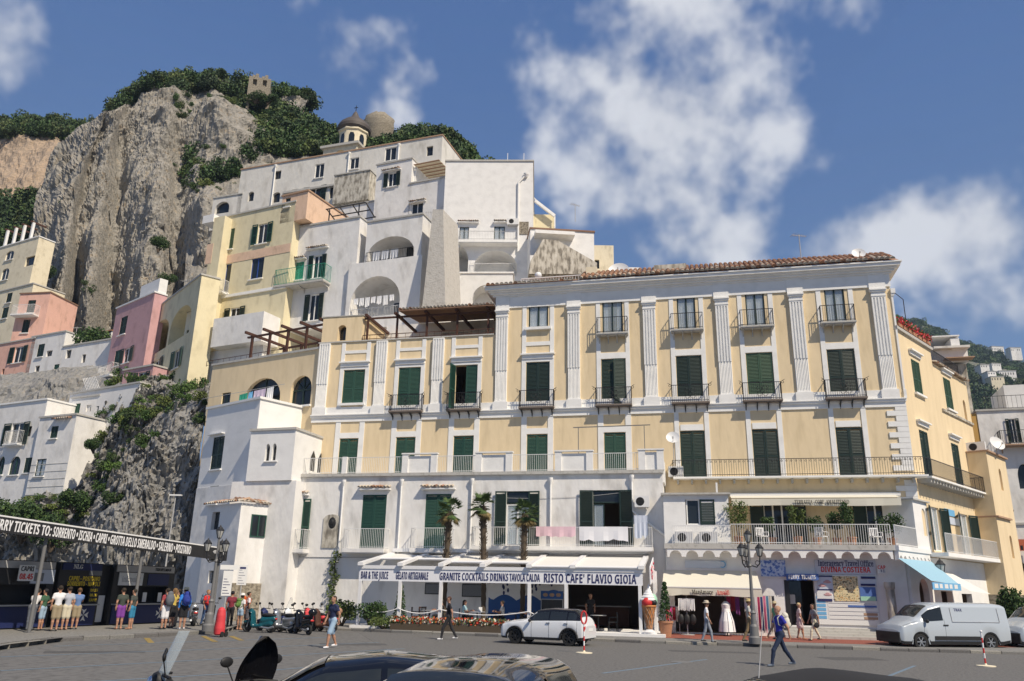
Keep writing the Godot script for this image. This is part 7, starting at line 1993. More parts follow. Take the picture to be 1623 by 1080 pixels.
	var ats := [Vector3(263.32, 111.02, -415.00), Vector3(258.87, 111.82, -420.00), Vector3(343.65, 164.95, -545.00), Vector3(355.53, 166.13, -545.00), Vector3(266.72, 122.88, -440.00), Vector3(273.65, 123.39, -440.00), Vector3(252.17, 105.24, -405.00), Vector3(237.81, 97.92, -395.00), Vector3(412.32, 195.80, -620.00)]
	for k in 9:
		var q = fh[k].duplicate()
		# stand each house on the slope where it is seen
		var best: Vector3 = R.grid[0]; var top := -1.0
		var dir: Vector3 = (ats[k] - Vector3(0, 2.16, 0)).normalized()
		for g in R.grid:
			var c: float = (g - Vector3(0, 2.16, 0)).normalized().dot(dir)
			if c > top + 1e-7: top = c; best = g
		var grow: float = best.length() / ats[k].length()
		q[4] *= grow; q[5] *= grow
		var o := thing("hill_house", q[0], "building", best + Vector3(0, 4.0, 10.0), -0.1 + 0.1 * (k % 3), "houses on the mountain")
		var b := MB.new()
		var n := int(q[4] / 1.8); var hs := []
		for i in n: hs.append([-q[4] / 2 + 0.5 + 1.8 * i, q[5] * 0.4, -q[4] / 2 + 1.2 + 1.8 * i, q[5] * 0.75, 0.4])
		b.wall(-q[4] / 2, -8.0, q[4] / 2, q[5], hs, 8.0)
		part(o, "wall", b, M.cream if k == 6 else M.aged_white)
		for h in hs: part(o, "window", bx(h[0], h[1], -0.35, h[2], h[3], -0.3), M.glass)
		part(o, "roof", bx(-q[4] / 2 - 0.3, q[5], -8.3, q[4] / 2 + 0.3, q[5] + 0.4, 0.3), M.slab if k != 2 else M.slab)
	# ruins on the skyline
	shrub("bush", Vector3(-46.31, 83.58, -123.00), Vector3(2.2, 1.2, 1.6), "scrubby bush at the foot of the hilltop ruin", 530, 2600, 0.1, GREENS, "bushes on the rocks")
	shrub("bush", Vector3(-44.16, 83.37, -123.00), Vector3(2.2, 1.1, 1.6), "low bush beside the hilltop ruin", 531, 2600, 0.1, GREENS, "bushes on the rocks")
	var rn := thing("ruined_tower", "roofless square stone ruin on the hilltop", "ruin", Vector3(-46.95, 87.30, -126.00), 0.25)
	var w := MB.new()
	w.wall(-1.9, -2.5, 1.9, 2.3, [[-1.2, 0.6, -0.5, 1.9, 2.0], [0.5, 0.7, 1.2, 2.0, 2.0]], 0.6, 2.0)
	w.box(-1.9, -5.0, -2.0, -1.4, 2.0, 1.4); w.box(1.4, -5.0, -2.0, 1.9, 1.4, 1.4)
	for k in 7: w.box(-1.9 + 0.54 * k, 2.29, 1.45, -1.4 + 0.54 * k, 2.4 + 0.35 * ((k * 7) % 3), 2.0)
	part(rn, "walls", w, M.rubble)
	var rk := thing("round_rock", "rounded stone bastion with scrub on the skyline right of the dome", "ruin", Vector3(-24.83, 78.52, -126.00), 0.0)
	w = MB.new(); w.lathe([[2.0, -3.0], [2.3, -1.2], [2.6, 0.5], [2.75, 1.8], [2.7, 3.0], [2.5, 3.8], [2.1, 4.5], [1.2, 5.0], [0.0, 5.1]], 22)
	var rough := FastNoiseLite.new(); rough.seed = 3; rough.frequency = 0.45; rough.fractal_octaves = 4
	for k in w.v.size(): w.v[k] += Vector3(rough.get_noise_3dv(w.v[k]), 0.6 * rough.get_noise_3dv(w.v[k] + Vector3(40, 0, 0)), rough.get_noise_3dv(w.v[k] + Vector3(0, 0, 40))) * 0.9
	part(rk, "stonework", w, M.rubble)
	# bushes one can tell apart
	var list := [[Vector3(-44.86, 43.14, -93.00), 1.6, "dark bush on a ledge in the middle of the cliff"], [Vector3(-69.33, 57.88, -112.00), 1.7, "dark bush on the left shoulder of the cliff"], [Vector3(-65.07, 43.35, -104.00), 1.6, "bush at the cliff foot beside the cream villa"], [Vector3(-43.71, 26.79, -82.00), 3.0, "big round bush between the pink house and the white sheds"], [Vector3(-41.75, 37.30, -90.00), 1.2, "small bush above the yellow arched house"], [Vector3(-25.45, 14.98, -61.00), 1.6, "dark climbing bush at the top of the near rock"], [Vector3(-24.25, 12.65, -59.00), 1.3, "dark bush hanging in the cleft beside the white house"], [Vector3(-30.53, 15.06, -63.00), 0.8, "bush growing beside the stained white house"], [Vector3(-32.34, 12.30, -62.00), 0.9, "bush on the left brow of the near rock"], [Vector3(-32.53, 8.07, -61.00), 1.4, "broad bush below the banded white house"], [Vector3(-36.62, 6.68, -62.00), 2.4, "large dark tree mass above the ticket kiosk roof"], [Vector3(-33.47, 5.71, -60.50), 2.0, "dark tree beside the big boulder above the kiosk roof"], [Vector3(-39.34, 7.10, -62.00), 2.4, "leafy tree at the end of the kiosk roof"], [Vector3(-28.48, 7.88, -58.50), 0.9, "flowering tuft on the middle of the near rock"], [Vector3(-76.28, 94.88, -140.00), 2.6, "tall dark bush hanging over the cliff edge"], [Vector3(-64.92, 81.75, -124.00), 2.4, "dark bush spilling down the notch of the cliff"]]
	for k in list.size():
		var q = list[k]
		shrub("bush", q[0] - Vector3.UP * q[1] * 0.8, Vector3(q[1], q[1] * 0.9, q[1]) * 0.85, q[2], 500 + k, 3200, 0.05 * q[1], GREENS, "bushes on the rocks")

func lantern(o: Node3D, at: Vector3, s := 1.0) -> void:
	var b := MB.new(); b.xf = Transform3D(Basis.from_scale(Vector3.ONE * s), at)
	b.lathe([[0.12, 0.0], [0.14, 0.03], [0.14, 0.05]], 6); b.lathe([[0.27, 0.5], [0.28, 0.53], [0.16, 0.66], [0.15, 0.7], [0.06, 0.76], [0.03, 0.84], [0.0, 0.88]], 6)
	for k in 6:
		var a := TAU * k / 6
		b.bar(Vector3(cos(a) * 0.13, 0.04, sin(a) * 0.13), Vector3(cos(a) * 0.255, 0.51, sin(a) * 0.255), 0.02, 0.02)
	part(o, "lantern_frame", b, M.iron)
	b = MB.new(); b.xf = Transform3D(Basis.from_scale(Vector3.ONE * s), at); b.lathe([[0.12, 0.05], [0.245, 0.5]], 6)
	part(o, "lantern_glass", b, M.frosted)

func street_lamp(at: Vector3, label: String, h: float) -> void:
	var o := thing("street_lamp", label, "street lamp", at)
	var b := MB.new()
	b.lathe([[0.26, 0.0], [0.26, 0.25], [0.2, 0.32], [0.18, 0.7], [0.12, 0.8], [0.1, 1.2], [0.13, 1.25], [0.08, 1.35], [0.065, h - 1.3], [0.1, h - 1.25], [0.06, h - 1.15], [0.05, h - 0.2]], 12)
	part(o, "post", b, M.grey_iron)
	for k in 3:
		var a := TAU * k / 3 + 0.5
		var d := Vector3(cos(a), 0, sin(a))
		var s := MB.new()
		s.tube([Vector3(0, h - 1.2, 0), d * 0.3 + Vector3.UP * (h - 1.3), d * 0.43 + Vector3.UP * (h - 1.15), d * 0.46 + Vector3.UP * (h - 0.85)], 0.03, 6)
		var c := []
		for j in 9: c.append(d * (0.34 + 0.1 * cos(j * 0.9)) + Vector3.UP * (h - 1.12 + 0.1 * sin(j * 0.9)))
		s.tube(c, 0.018, 5)
		part(o, "arm", s, M.iron)
		lantern(o, d * 0.46 + Vector3.UP * (h - 0.85), 0.7)
	lantern(o, Vector3.UP * (h - 0.25), 0.7)

# ---------------------------------------------------------------- ticket kiosks
func kiosk() -> void:
	var P: Vector3 = PLANES["K"][0]; var t: float = PLANES["K"][1]
	var o := thing("ticket_kiosk", "long dark ferry ticket kiosk with a lettered canopy on posts", "kiosk", P, t)
	var L := 10.6; var x0 := -9.0
	# roof sheets, sloping down a little towards the far end
	var yt := func(x: float) -> float: return 4.26 - 0.046 * x
	for k in 9:
		var a := x0 + (L - x0) * k / 9.0; var b := x0 + (L - x0) * (k + 1) / 9.0 - 0.06
		var r := MB.new()
		r.quad(Vector3(a, yt.call(a) + 0.14, 0.25), Vector3(b, yt.call(b) + 0.14, 0.25), Vector3(b, yt.call(b) + 0.1, -3.9), Vector3(a, yt.call(a) + 0.1, -3.9))
		r.quad(Vector3(a, yt.call(a) + 0.08, -3.9), Vector3(b, yt.call(b) + 0.08, -3.9), Vector3(b, yt.call(b) + 0.11, 0.25), Vector3(a, yt.call(a) + 0.11, 0.25))
		part(o, "roof_sheet", r, M.galvanised)
	for k in 14:
		var x := x0 + 0.4 + 1.42 * k
		part(o, "roof_beam", bx(x, yt.call(x) - 0.12, -3.8, x + 0.08, yt.call(x) + 0.06, 0.2), M.kiosk)
	var f := MB.new()
	f.quad(Vector3(x0, yt.call(x0) - 0.48, 0.28), Vector3(L, yt.call(L) - 0.48, 0.28), Vector3(L, yt.call(L) + 0.1, 0.28), Vector3(x0, yt.call(x0) + 0.1, 0.28))
	f.quad(Vector3(L, yt.call(L) - 0.48, 0.28), Vector3(L, yt.call(L) - 0.48, -0.9), Vector3(L, yt.call(L) + 0.1, -0.9), Vector3(L, yt.call(L) + 0.1, 0.28))
	f.quad(Vector3(x0, yt.call(x0) - 0.48, 0.2), Vector3(L, yt.call(L) - 0.48, 0.2), Vector3(L, yt.call(L) - 0.48, 0.28), Vector3(x0, yt.call(x0) - 0.48, 0.28))
	part(o, "fascia", f, M.kiosk)
	var e := MB.new(); e.bar(Vector3(x0, yt.call(x0) + 0.13, 0.27), Vector3(L, yt.call(L) + 0.13, 0.27), 0.05, 0.06)
	part(o, "roof_edge", e, M.white_metal)
	for q in [["FERRY TICKETS TO:", -1.37, 4.00, 2.6], ["SORRENTO • ISCHIA • CAPRI • GROTTA DELLO SMERALDO • SALERNO • POSITANO", 3.98, 3.89, 7.9]]:
		var tx := text(o, "lettering", q[0], 0.4, M.white_paint, Vector3(q[1], yt.call(q[1]) - 0.2, 0.29), 0.0, q[3])
		tx.rotation.z = -0.046
	var em := MB.new(); em.ball(Vector3(9.75, yt.call(9.75) - 0.1, 0.285), Vector3(0.26, 0.1, 0.01), 12, 4); em.ball(Vector3(10.35, yt.call(10.3) - 0.1, 0.285), Vector3(0.1, 0.14, 0.01), 10, 4)
	part(o, "emblem", em, M.galvanised)
	for x in [-5.2, 0.0, 5.14, 10.34]:
		var p := MB.new(); p.tube([Vector3(x, 0.146, 0), Vector3(x, yt.call(x) - 0.02, 0)], 0.075, 10)
		part(o, "post", p, M.grey_iron)
		part(o, "base_plate", bx(x - 0.14, 0.146, -0.14, x + 0.14, 0.17, 0.14), M.grey_iron)
	# booths
	var z := -2.5
	for k in 4:
		var a: float = [-5.5, -0.1, 3.0, 6.05][k]; var b: float = [-0.3, 2.8, 5.35, 10.0][k]
		var bo := node(o, "booth")
		var w := MB.new()
		w.wall(a, 0.146, b, 2.95, [[a + 0.35, 1.15, b - 0.35, 1.95, 0.8]], 1.4, z)
		part(bo, "casing", w, M.kiosk)
		part(bo, "counter_front", bx(a + 0.15, 0.2, z, b - 0.15, 1.05, z + 0.06), M.navy if k > 0 else M.kiosk)
		part(bo, "counter_top", bx(a + 0.1, 1.07, z, b - 0.1, 1.13, z + 0.25), M.galvanised)
		part(bo, "sign_strip", bx(a + 0.1, 2.62, z, b - 0.1, 2.92, z + 0.05), [M.stone_grey, M.galvanised, M.navy, M.galvanised][k])
		if k > 1:
			var cr := MB.new(); var cx := b - 0.75
			for j in 4:
				cr.xf = Transform3D(Basis(Vector3.BACK, PI / 2 * j), Vector3(cx, 0.65, z + 0.062))
				cr.prism([Vector2(0, 0.02), Vector2(-0.13, 0.27), Vector2(0, 0.21), Vector2(0.13, 0.27)], 0.0, 0.012)
			part(bo, "eight_pointed_cross", cr, M.paper)
	text(o, "sign_lettering", "CAPRI - POSITANO", 0.2, M.yellow_ink, Vector3(4.4, 2.25, z + 0.01), 0.0, 1.7)
	text(o, "sign_lettering", "SORRENTO - NAPOLI", 0.2, M.yellow_ink, Vector3(4.4, 2.02, z + 0.01), 0.0, 1.8)
	text(o, "sign_lettering", "NLG", 0.18, M.paper, Vector3(3.9, 2.77, z + 0.06), 0.0, 0.5, true, true)
	part(o, "photo_panel", bx(4.6, 2.4, z + 0.005, 5.3, 2.62, z + 0.03), M.faded_print)
	part(o, "price_panel", bx(4.75, 1.16, z + 0.005, 5.3, 1.9, z + 0.02), M.black)
	for k in 3: text(o, "price_lettering", ["08.55", "08.30", "CAPRI"][k], 0.12, M.yellow_ink, Vector3(5.02, 1.74 - 0.22 * k, z + 0.025), 0.0, 0.4)
	part(o, "poster", bx(1.6, 2.0, z, 2.75, 2.6, z + 0.04), M.pale_sign); part(o, "poster_photo", bx(1.7, 2.1, z + 0.041, 2.2, 2.45, z + 0.045), M.faded_print)
	part(o, "price_board", bx(0.75, 2.1, z + 0.3, 1.5, 2.75, z + 0.34), M.paper)
	text(o, "price_lettering", "CAPRI", 0.2, M.black, Vector3(1.12, 2.6, z + 0.35), 0.0, 0.6); text(o, "price_lettering", "08.45", 0.24, M.red_ink, Vector3(1.12, 2.28, z + 0.35), 0.0, 0.62)
	part(o, "info_panel", bx(6.35, 1.98, z, 7.85, 2.58, z + 0.04), M.paper)
	text(o, "info_lettering", "infopoint", 0.26, M.galvanised, Vector3(7.1, 2.26, z + 0.05), 0.0, 1.15, false, true)
	part(o, "list_panel", bx(8.2, 2.0, z, 9.6, 2.55, z + 0.03), M.navy)
	text(o, "sign_lettering", "TRAVELMAR", 0.14, M.black, Vector3(9.1, 2.77, z + 0.06), 0.0, 1.1)
	part(o, "door_panel", bx(5.42, 0.3, z - 0.3, 5.95, 1.5, z - 0.26), M.paper)
	part(o, "dark_door", bx(5.36, 0.146, z - 0.4, 6.04, 2.9, z - 0.3), M.kiosk)
	for k in 2: part(o, "notice", bx(8.0 + 1.0 * k, 1.2, z + 0.01, 8.25 + 1.0 * k, 1.65, z + 0.03), M.paper)
	part(o, "far_sign", bx(-2.2, 2.1, z, -0.6, 2.6, z + 0.05), M.paper)

# ---------------------------------------------------------------- people
class Field:
	# tapered bones joined by a smooth minimum and meshed as surface nets
	var bones := []
	func bone(a: Vector3, b: Vector3, ra: float, rb: float, c: Color, flat := 1.0) -> void:
		bones.append([a, b, ra, rb, c, flat])
	func build(out, cell: float, k := 0.035) -> void:
		var vals := {}; var own := {}
		var mg := 2
		for n in bones.size():
			var q = bones[n]
			var r: float = maxf(q[2], q[3]) + cell * mg
			var lo := Vector3i(((q[0] as Vector3).min(q[1]) - Vector3.ONE * r) / cell - Vector3.ONE)
			var hi := Vector3i(((q[0] as Vector3).max(q[1]) + Vector3.ONE * r) / cell + Vector3.ONE)
			var ba: Vector3 = q[1] - q[0]
			var ll := maxf(ba.length_squared(), 1e-6)
			for x in range(lo.x, hi.x + 1):
				for y in range(lo.y, hi.y + 1):
					for z in range(lo.z, hi.z + 1):
						var p: Vector3 = Vector3(x, y, z) * cell - q[0]
						var t := clampf(p.dot(ba) / ll, 0.0, 1.0)
						var e: Vector3 = p - ba * t
						e.z *= q[5]
						var d: float = e.length() - lerpf(q[2], q[3], t)
						if d > cell * 2.5: continue
						var key := Vector3i(x, y, z)
						if vals.has(key):
							var o: float = vals[key]
							if d < own[key][0]: own[key] = [d, q[4]]
							var h := maxf(k - absf(o - d), 0.0) / k
							vals[key] = minf(o, d) - h * h * k * 0.25
						else:
							vals[key] = d; own[key] = [d, q[4]]
		var cells := {}; var far := cell * 2.5
		var offs := [Vector3i(0, 0, 0), Vector3i(1, 0, 0), Vector3i(0, 1, 0), Vector3i(1, 1, 0), Vector3i(0, 0, 1), Vector3i(1, 0, 1), Vector3i(0, 1, 1), Vector3i(1, 1, 1)]
		var edges := [[0, 1], [2, 3], [4, 5], [6, 7], [0, 2], [1, 3], [4, 6], [5, 7], [0, 4], [1, 5], [2, 6], [3, 7]]
		for key in vals:
			if vals[key] > 0.0: continue
			for o in offs:
				var c: Vector3i = key - o
				if cells.has(c): continue
				var vv := []; var pos := 0
				for f in offs:
					var w: float = vals.get(c + f, far)
					vv.append(w)
					if w > 0.0: pos += 1
				if pos == 0 or pos == 8: continue
				var s := Vector3.ZERO; var m := 0
				for g in edges:
					var a: float = vv[g[0]]; var b: float = vv[g[1]]
					if (a > 0.0) != (b > 0.0):
						s += Vector3(offs[g[0]]).lerp(Vector3(offs[g[1]]), a / (a - b)); m += 1
				var grad := Vector3(vv[1] + vv[3] + vv[5] + vv[7] - vv[0] - vv[2] - vv[4] - vv[6], vv[2] + vv[3] + vv[6] + vv[7] - vv[0] - vv[1] - vv[4] - vv[5], vv[4] + vv[5] + vv[6] + vv[7] - vv[0] - vv[1] - vv[2] - vv[3])
				cells[c] = [(Vector3(c) + s / m) * cell, grad.normalized(), own[key][1]]
		for key in vals:
			var here: float = vals[key]
			for ax in 3:
				var d := Vector3i.ZERO; d[ax] = 1
				var there: float = vals.get(key + d, far)
				if (here > 0.0) == (there > 0.0): continue
				var u := Vector3i.ZERO; u[(ax + 1) % 3] = 1
				var w := Vector3i.ZERO; w[(ax + 2) % 3] = 1
				var q := [cells.get(key - u - w), cells.get(key - w), cells.get(key), cells.get(key - u)]
				if q.has(null): continue
				if here > 0.0: q.reverse()
				var col: Color = (own[key] if here <= 0.0 else own.get(key + d, own[key]))[1]
				out.col = col
				out.p3(q[0][0], q[1][0], q[2][0], q[0][1], q[1][1], q[2][1])
				out.p3(q[0][0], q[2][0], q[3][0], q[0][1], q[2][1], q[3][1])

const SKIN := Color(0.42, 0.23, 0.15)
func person(at: Vector3, turn: float, label: String, h: float, o: Dictionary, group := "") -> Node3D:
	# o: shirt, legs, shoes, hair, sleeve (0 bare, .5 short, 1 long), shorts (0..1 share of leg covered), pose
	var root := thing("person", label, "person", at, turn, group)
	var s := h / 1.75
	var F := Field.new()
	var shirt: Color = o.get("shirt", Color(0.6, 0.6, 0.6)); var legs: Color = o.get("legs", Color(0.05, 0.06, 0.1)); var hair: Color = o.get("hair", Color(0.03, 0.02, 0.015)); var shoe: Color = o.get("shoes", Color(0.05, 0.05, 0.05))
	var skin: Color = o.get("skin", SKIN)
	var sit: bool = o.get("sit", false)
	var lean: float = o.get("lean", 0.0)
	var hip := Vector3(0, 0.95, 0) if not sit else Vector3(0, 0.52, 0)
	var up := Vector3(0, cos(lean), sin(lean))
	var chest := hip + up * 0.38; var neck := hip + up * 0.54; var head := neck + Vector3(0, 0.17, 0.03 + 0.05 * sin(lean))
	F.bone(hip + Vector3(-0.07, 0, 0), hip + Vector3(0.07, 0, 0), 0.125, 0.125, legs, 1.25)
	F.bone(hip + up * 0.1, chest - up * 0.05, 0.125, 0.135, shirt, 1.3)
	F.bone(chest + Vector3(-0.09, 0, 0), chest + Vector3(0.09, 0, 0), 0.125, 0.125, shirt, 1.3)
	F.bone(neck + Vector3(-0.13, -0.04, 0), neck + Vector3(0.13, -0.04, 0), 0.06, 0.06, shirt)
	F.bone(neck - up * 0.02, head - Vector3(0, 0.08, 0), 0.055, 0.05, skin)
	F.bone(head + Vector3(0, -0.04, 0.015), head + Vector3(0, 0.03, 0.0), 0.078, 0.09, skin)
	F.bone(head + Vector3(0, -0.02, 0.09), head + Vector3(0, 0.01, 0.085), 0.018, 0.012, skin)
	F.bone(head + Vector3(0, 0.05, -0.02), head + Vector3(0, 0.045, -0.03), 0.09, 0.095, hair)
	if o.get("long_hair", false): F.bone(head + Vector3(0, 0.02, -0.06), head + Vector3(0, -0.22, -0.09), 0.08, 0.06, hair)
	var st: float = o.get("stride", 0.0)
	var shorts: float = o.get("shorts", 1.0)
	for sd in [-1, 1]:
		var hj := hip + Vector3(sd * 0.09, -0.02, 0)
		var knee: Vector3; var ank: Vector3
		if sit:
			knee = hj + Vector3(sd * 0.03, 0.02, 0.43); ank = knee + Vector3(0, -0.45, 0.05)
		else:
			var q: float = st * sd
			knee = hj + Vector3(0, -0.45, 0.45 * sin(q * 0.6 + absf(st) * 0.15)); ank = knee + Vector3(0.0, -0.41, -0.42 * sin(absf(st) * 0.25 - q * 0.45) if st != 0.0 else 0.0)
			ank.y = maxf(ank.y, 0.075) if q >= 0 or st == 0.0 else maxf(ank.y, 0.12)
		if shorts >= 1.0:
			F.bone(hj, knee, 0.092, 0.065, legs); F.bone(knee, ank, 0.063, 0.05, legs)
		elif shorts >= 0.5:
			F.bone(hj, hj.lerp(knee, shorts), 0.1, 0.095, legs); F.bone(hj.lerp(knee, shorts), knee, 0.07, 0.055, skin); F.bone(knee, ank, 0.06, 0.038, skin)
		else:
			F.bone(hj, hj.lerp(knee, 0.35), 0.1, 0.1, legs); F.bone(hj.lerp(knee, 0.3), knee, 0.08, 0.055, skin); F.bone(knee, ank, 0.058, 0.036, skin)
		F.bone(knee.lerp(ank, 0.3) - Vector3(0, 0, 0.015), knee.lerp(ank, 0.45), 0.055, 0.045, legs if shorts >= 1.0 else skin)
		F.bone(ank + Vector3(0, -0.03, -0.03), ank + Vector3(sd * 0.02, -0.035, 0.15), 0.042, 0.036, shoe)
		# arms
		var sh := neck + Vector3(sd * 0.185, -0.06, 0)
		var arm: Array = o.get("arm_l" if sd < 0 else "arm_r", [])
		var el := sh + Vector3(sd * 0.06, -0.27, -0.03 + 0.12 * st * -sd); var hand := el + Vector3(-sd * 0.01, -0.23, 0.06 + 0.1 * st * -sd)
		if arm.size() == 2:
			el = sh + (arm[0] as Vector3).normalized() * 0.28; hand = el + (arm[1] as Vector3).normalized() * 0.25
		var sl: float = o.get("sleeve", 0.5)
		F.bone(sh, sh.lerp(el, 0.5), 0.062, 0.056, shirt if sl > 0.1 else skin)
		F.bone(sh.lerp(el, 0.5), el, 0.05, 0.042, shirt if sl >= 1.0 else skin)
		F.bone(el, hand, 0.042, 0.03, shirt if sl >= 1.0 else skin)
		var hd := (hand - el).normalized()
		F.bone(hand, hand + hd * 0.07, 0.034, 0.036, skin, 1.4)
		# fingers: four with a bend, and a thumb
		o["hands"] = o.get("hands", []) + [[hand + hd * 0.08, hd, sd]]
	if o.get("skirt", 0.0) > 0.0:
		F.bone(hip + Vector3(0, 0.02, 0), hip - Vector3(0, o.skirt, 0), 0.13, 0.19, o.get("skirt_col", shirt), 1.1)
	var b := MB.new()
	b.xf = Transform3D(Basis.from_scale(Vector3.ONE * s), Vector3.ZERO)
	F.build(b, 0.03)
	b.col = skin
	for g in o.get("hands", []):
		var hp: Vector3 = g[0]; var d: Vector3 = g[1]
		var x := d.cross(Vector3(0, 0, 1)).normalized() if absf(d.z) < 0.9 else Vector3.RIGHT
		var y := d.cross(x)
		for k in 4:
			var r := hp + y * (k - 1.5) * 0.019
			var l: float = [0.055, 0.065, 0.06, 0.045][k]
			b.tube([r, r + d * l * 0.6, r + d * l + Vector3(0, 0, 0.015)], [0.0095, 0.009, 0.007], 5)
		b.tube([hp - d * 0.05 + y * 0.03, hp - d * 0.01 + y * 0.055, hp + d * 0.025 + y * 0.058], [0.011, 0.01, 0.008], 5)
	b.col = Color(0.02, 0.015, 0.012)
	for sd in [-1, 1]: b.ball(head + Vector3(sd * 0.033, 0.012, 0.082), Vector3(0.014, 0.009, 0.008), 6, 4)
	b.col = Color(0.3, 0.1, 0.08); b.ball(head + Vector3(0, -0.055, 0.085), Vector3(0.026, 0.008, 0.008), 6, 4)
	b.col = skin
	for sd in [-1, 1]: b.ball(head + Vector3(sd * 0.09, -0.005, 0.0), Vector3(0.014, 0.03, 0.02), 6, 5)
	part(root, "body", b, M.tint)
	if o.has("hat"):
		var q := MB.new(); q.col = o.hat
		q.xf = Transform3D(Basis.from_scale(Vector3.ONE * s), (head + Vector3(0, 0.055, -0.015)) * s)
		q.lathe([[0.19, -0.005], [0.195, 0.0], [0.115, 0.012], [0.105, 0.09], [0.07, 0.11], [0.0, 0.112]] if not o.get("cap", false) else [[0.108, -0.01], [0.11, 0.03], [0.08, 0.085], [0.0, 0.1]], 16)
		if o.get("cap", false): q.box(-0.07, -0.012, 0.08, 0.07, 0.0, 0.19)
		part(root, "hat", q, M.tint)
	if o.has("pack"):
		var q := MB.new(); q.col = o.pack
		var ps: float = o.get("pack_size", 1.0)
		q.xf = Transform3D(Basis.from_scale(Vector3.ONE * s), (chest + Vector3(0, 0.02, -0.2)) * s)
		q.ball(Vector3(0, -0.06, -0.03), Vector3(0.17, 0.24 * ps, 0.13) * Vector3(ps, 1, ps).clamp(Vector3.ONE * 0.8, Vector3.ONE * 1.3), 12, 8)
		q.ball(Vector3(0, 0.14 * ps, -0.02), Vector3(0.14, 0.12 * ps, 0.11), 10, 6)
		q.ball(Vector3(0, -0.12, -0.13), Vector3(0.11, 0.11, 0.07), 10, 6)
		for sd in [-1, 1]: q.tube([Vector3(sd * 0.1, 0.1, 0.06), Vector3(sd * 0.12, 0.2, 0.16), Vector3(sd * 0.12, 0.08, 0.31), Vector3(sd * 0.12, -0.12, 0.28), Vector3(sd * 0.11, -0.2, 0.08)], 0.02, 5)
		part(root, "backpack", q, M.tint)
	if o.has("bag"):
		var q := MB.new(); q.col = o.bag
		q.xf = Transform3D(Basis.from_scale(Vector3.ONE * s), Vector3(0.24, 0.75, 0) * s)
		q.ball(Vector3.ZERO, Vector3(0.05, 0.14, 0.15), 10, 6)
		q.tube([Vector3(0, 0.1, 0.1), Vector3(-0.05, 0.5, 0.08), Vector3(-0.06, 0.66, 0.02), Vector3(-0.05, 0.5, -0.08), Vector3(0, 0.1, -0.1)], 0.012, 5)
		part(root, "shoulder_bag", q, M.tint)
	return root

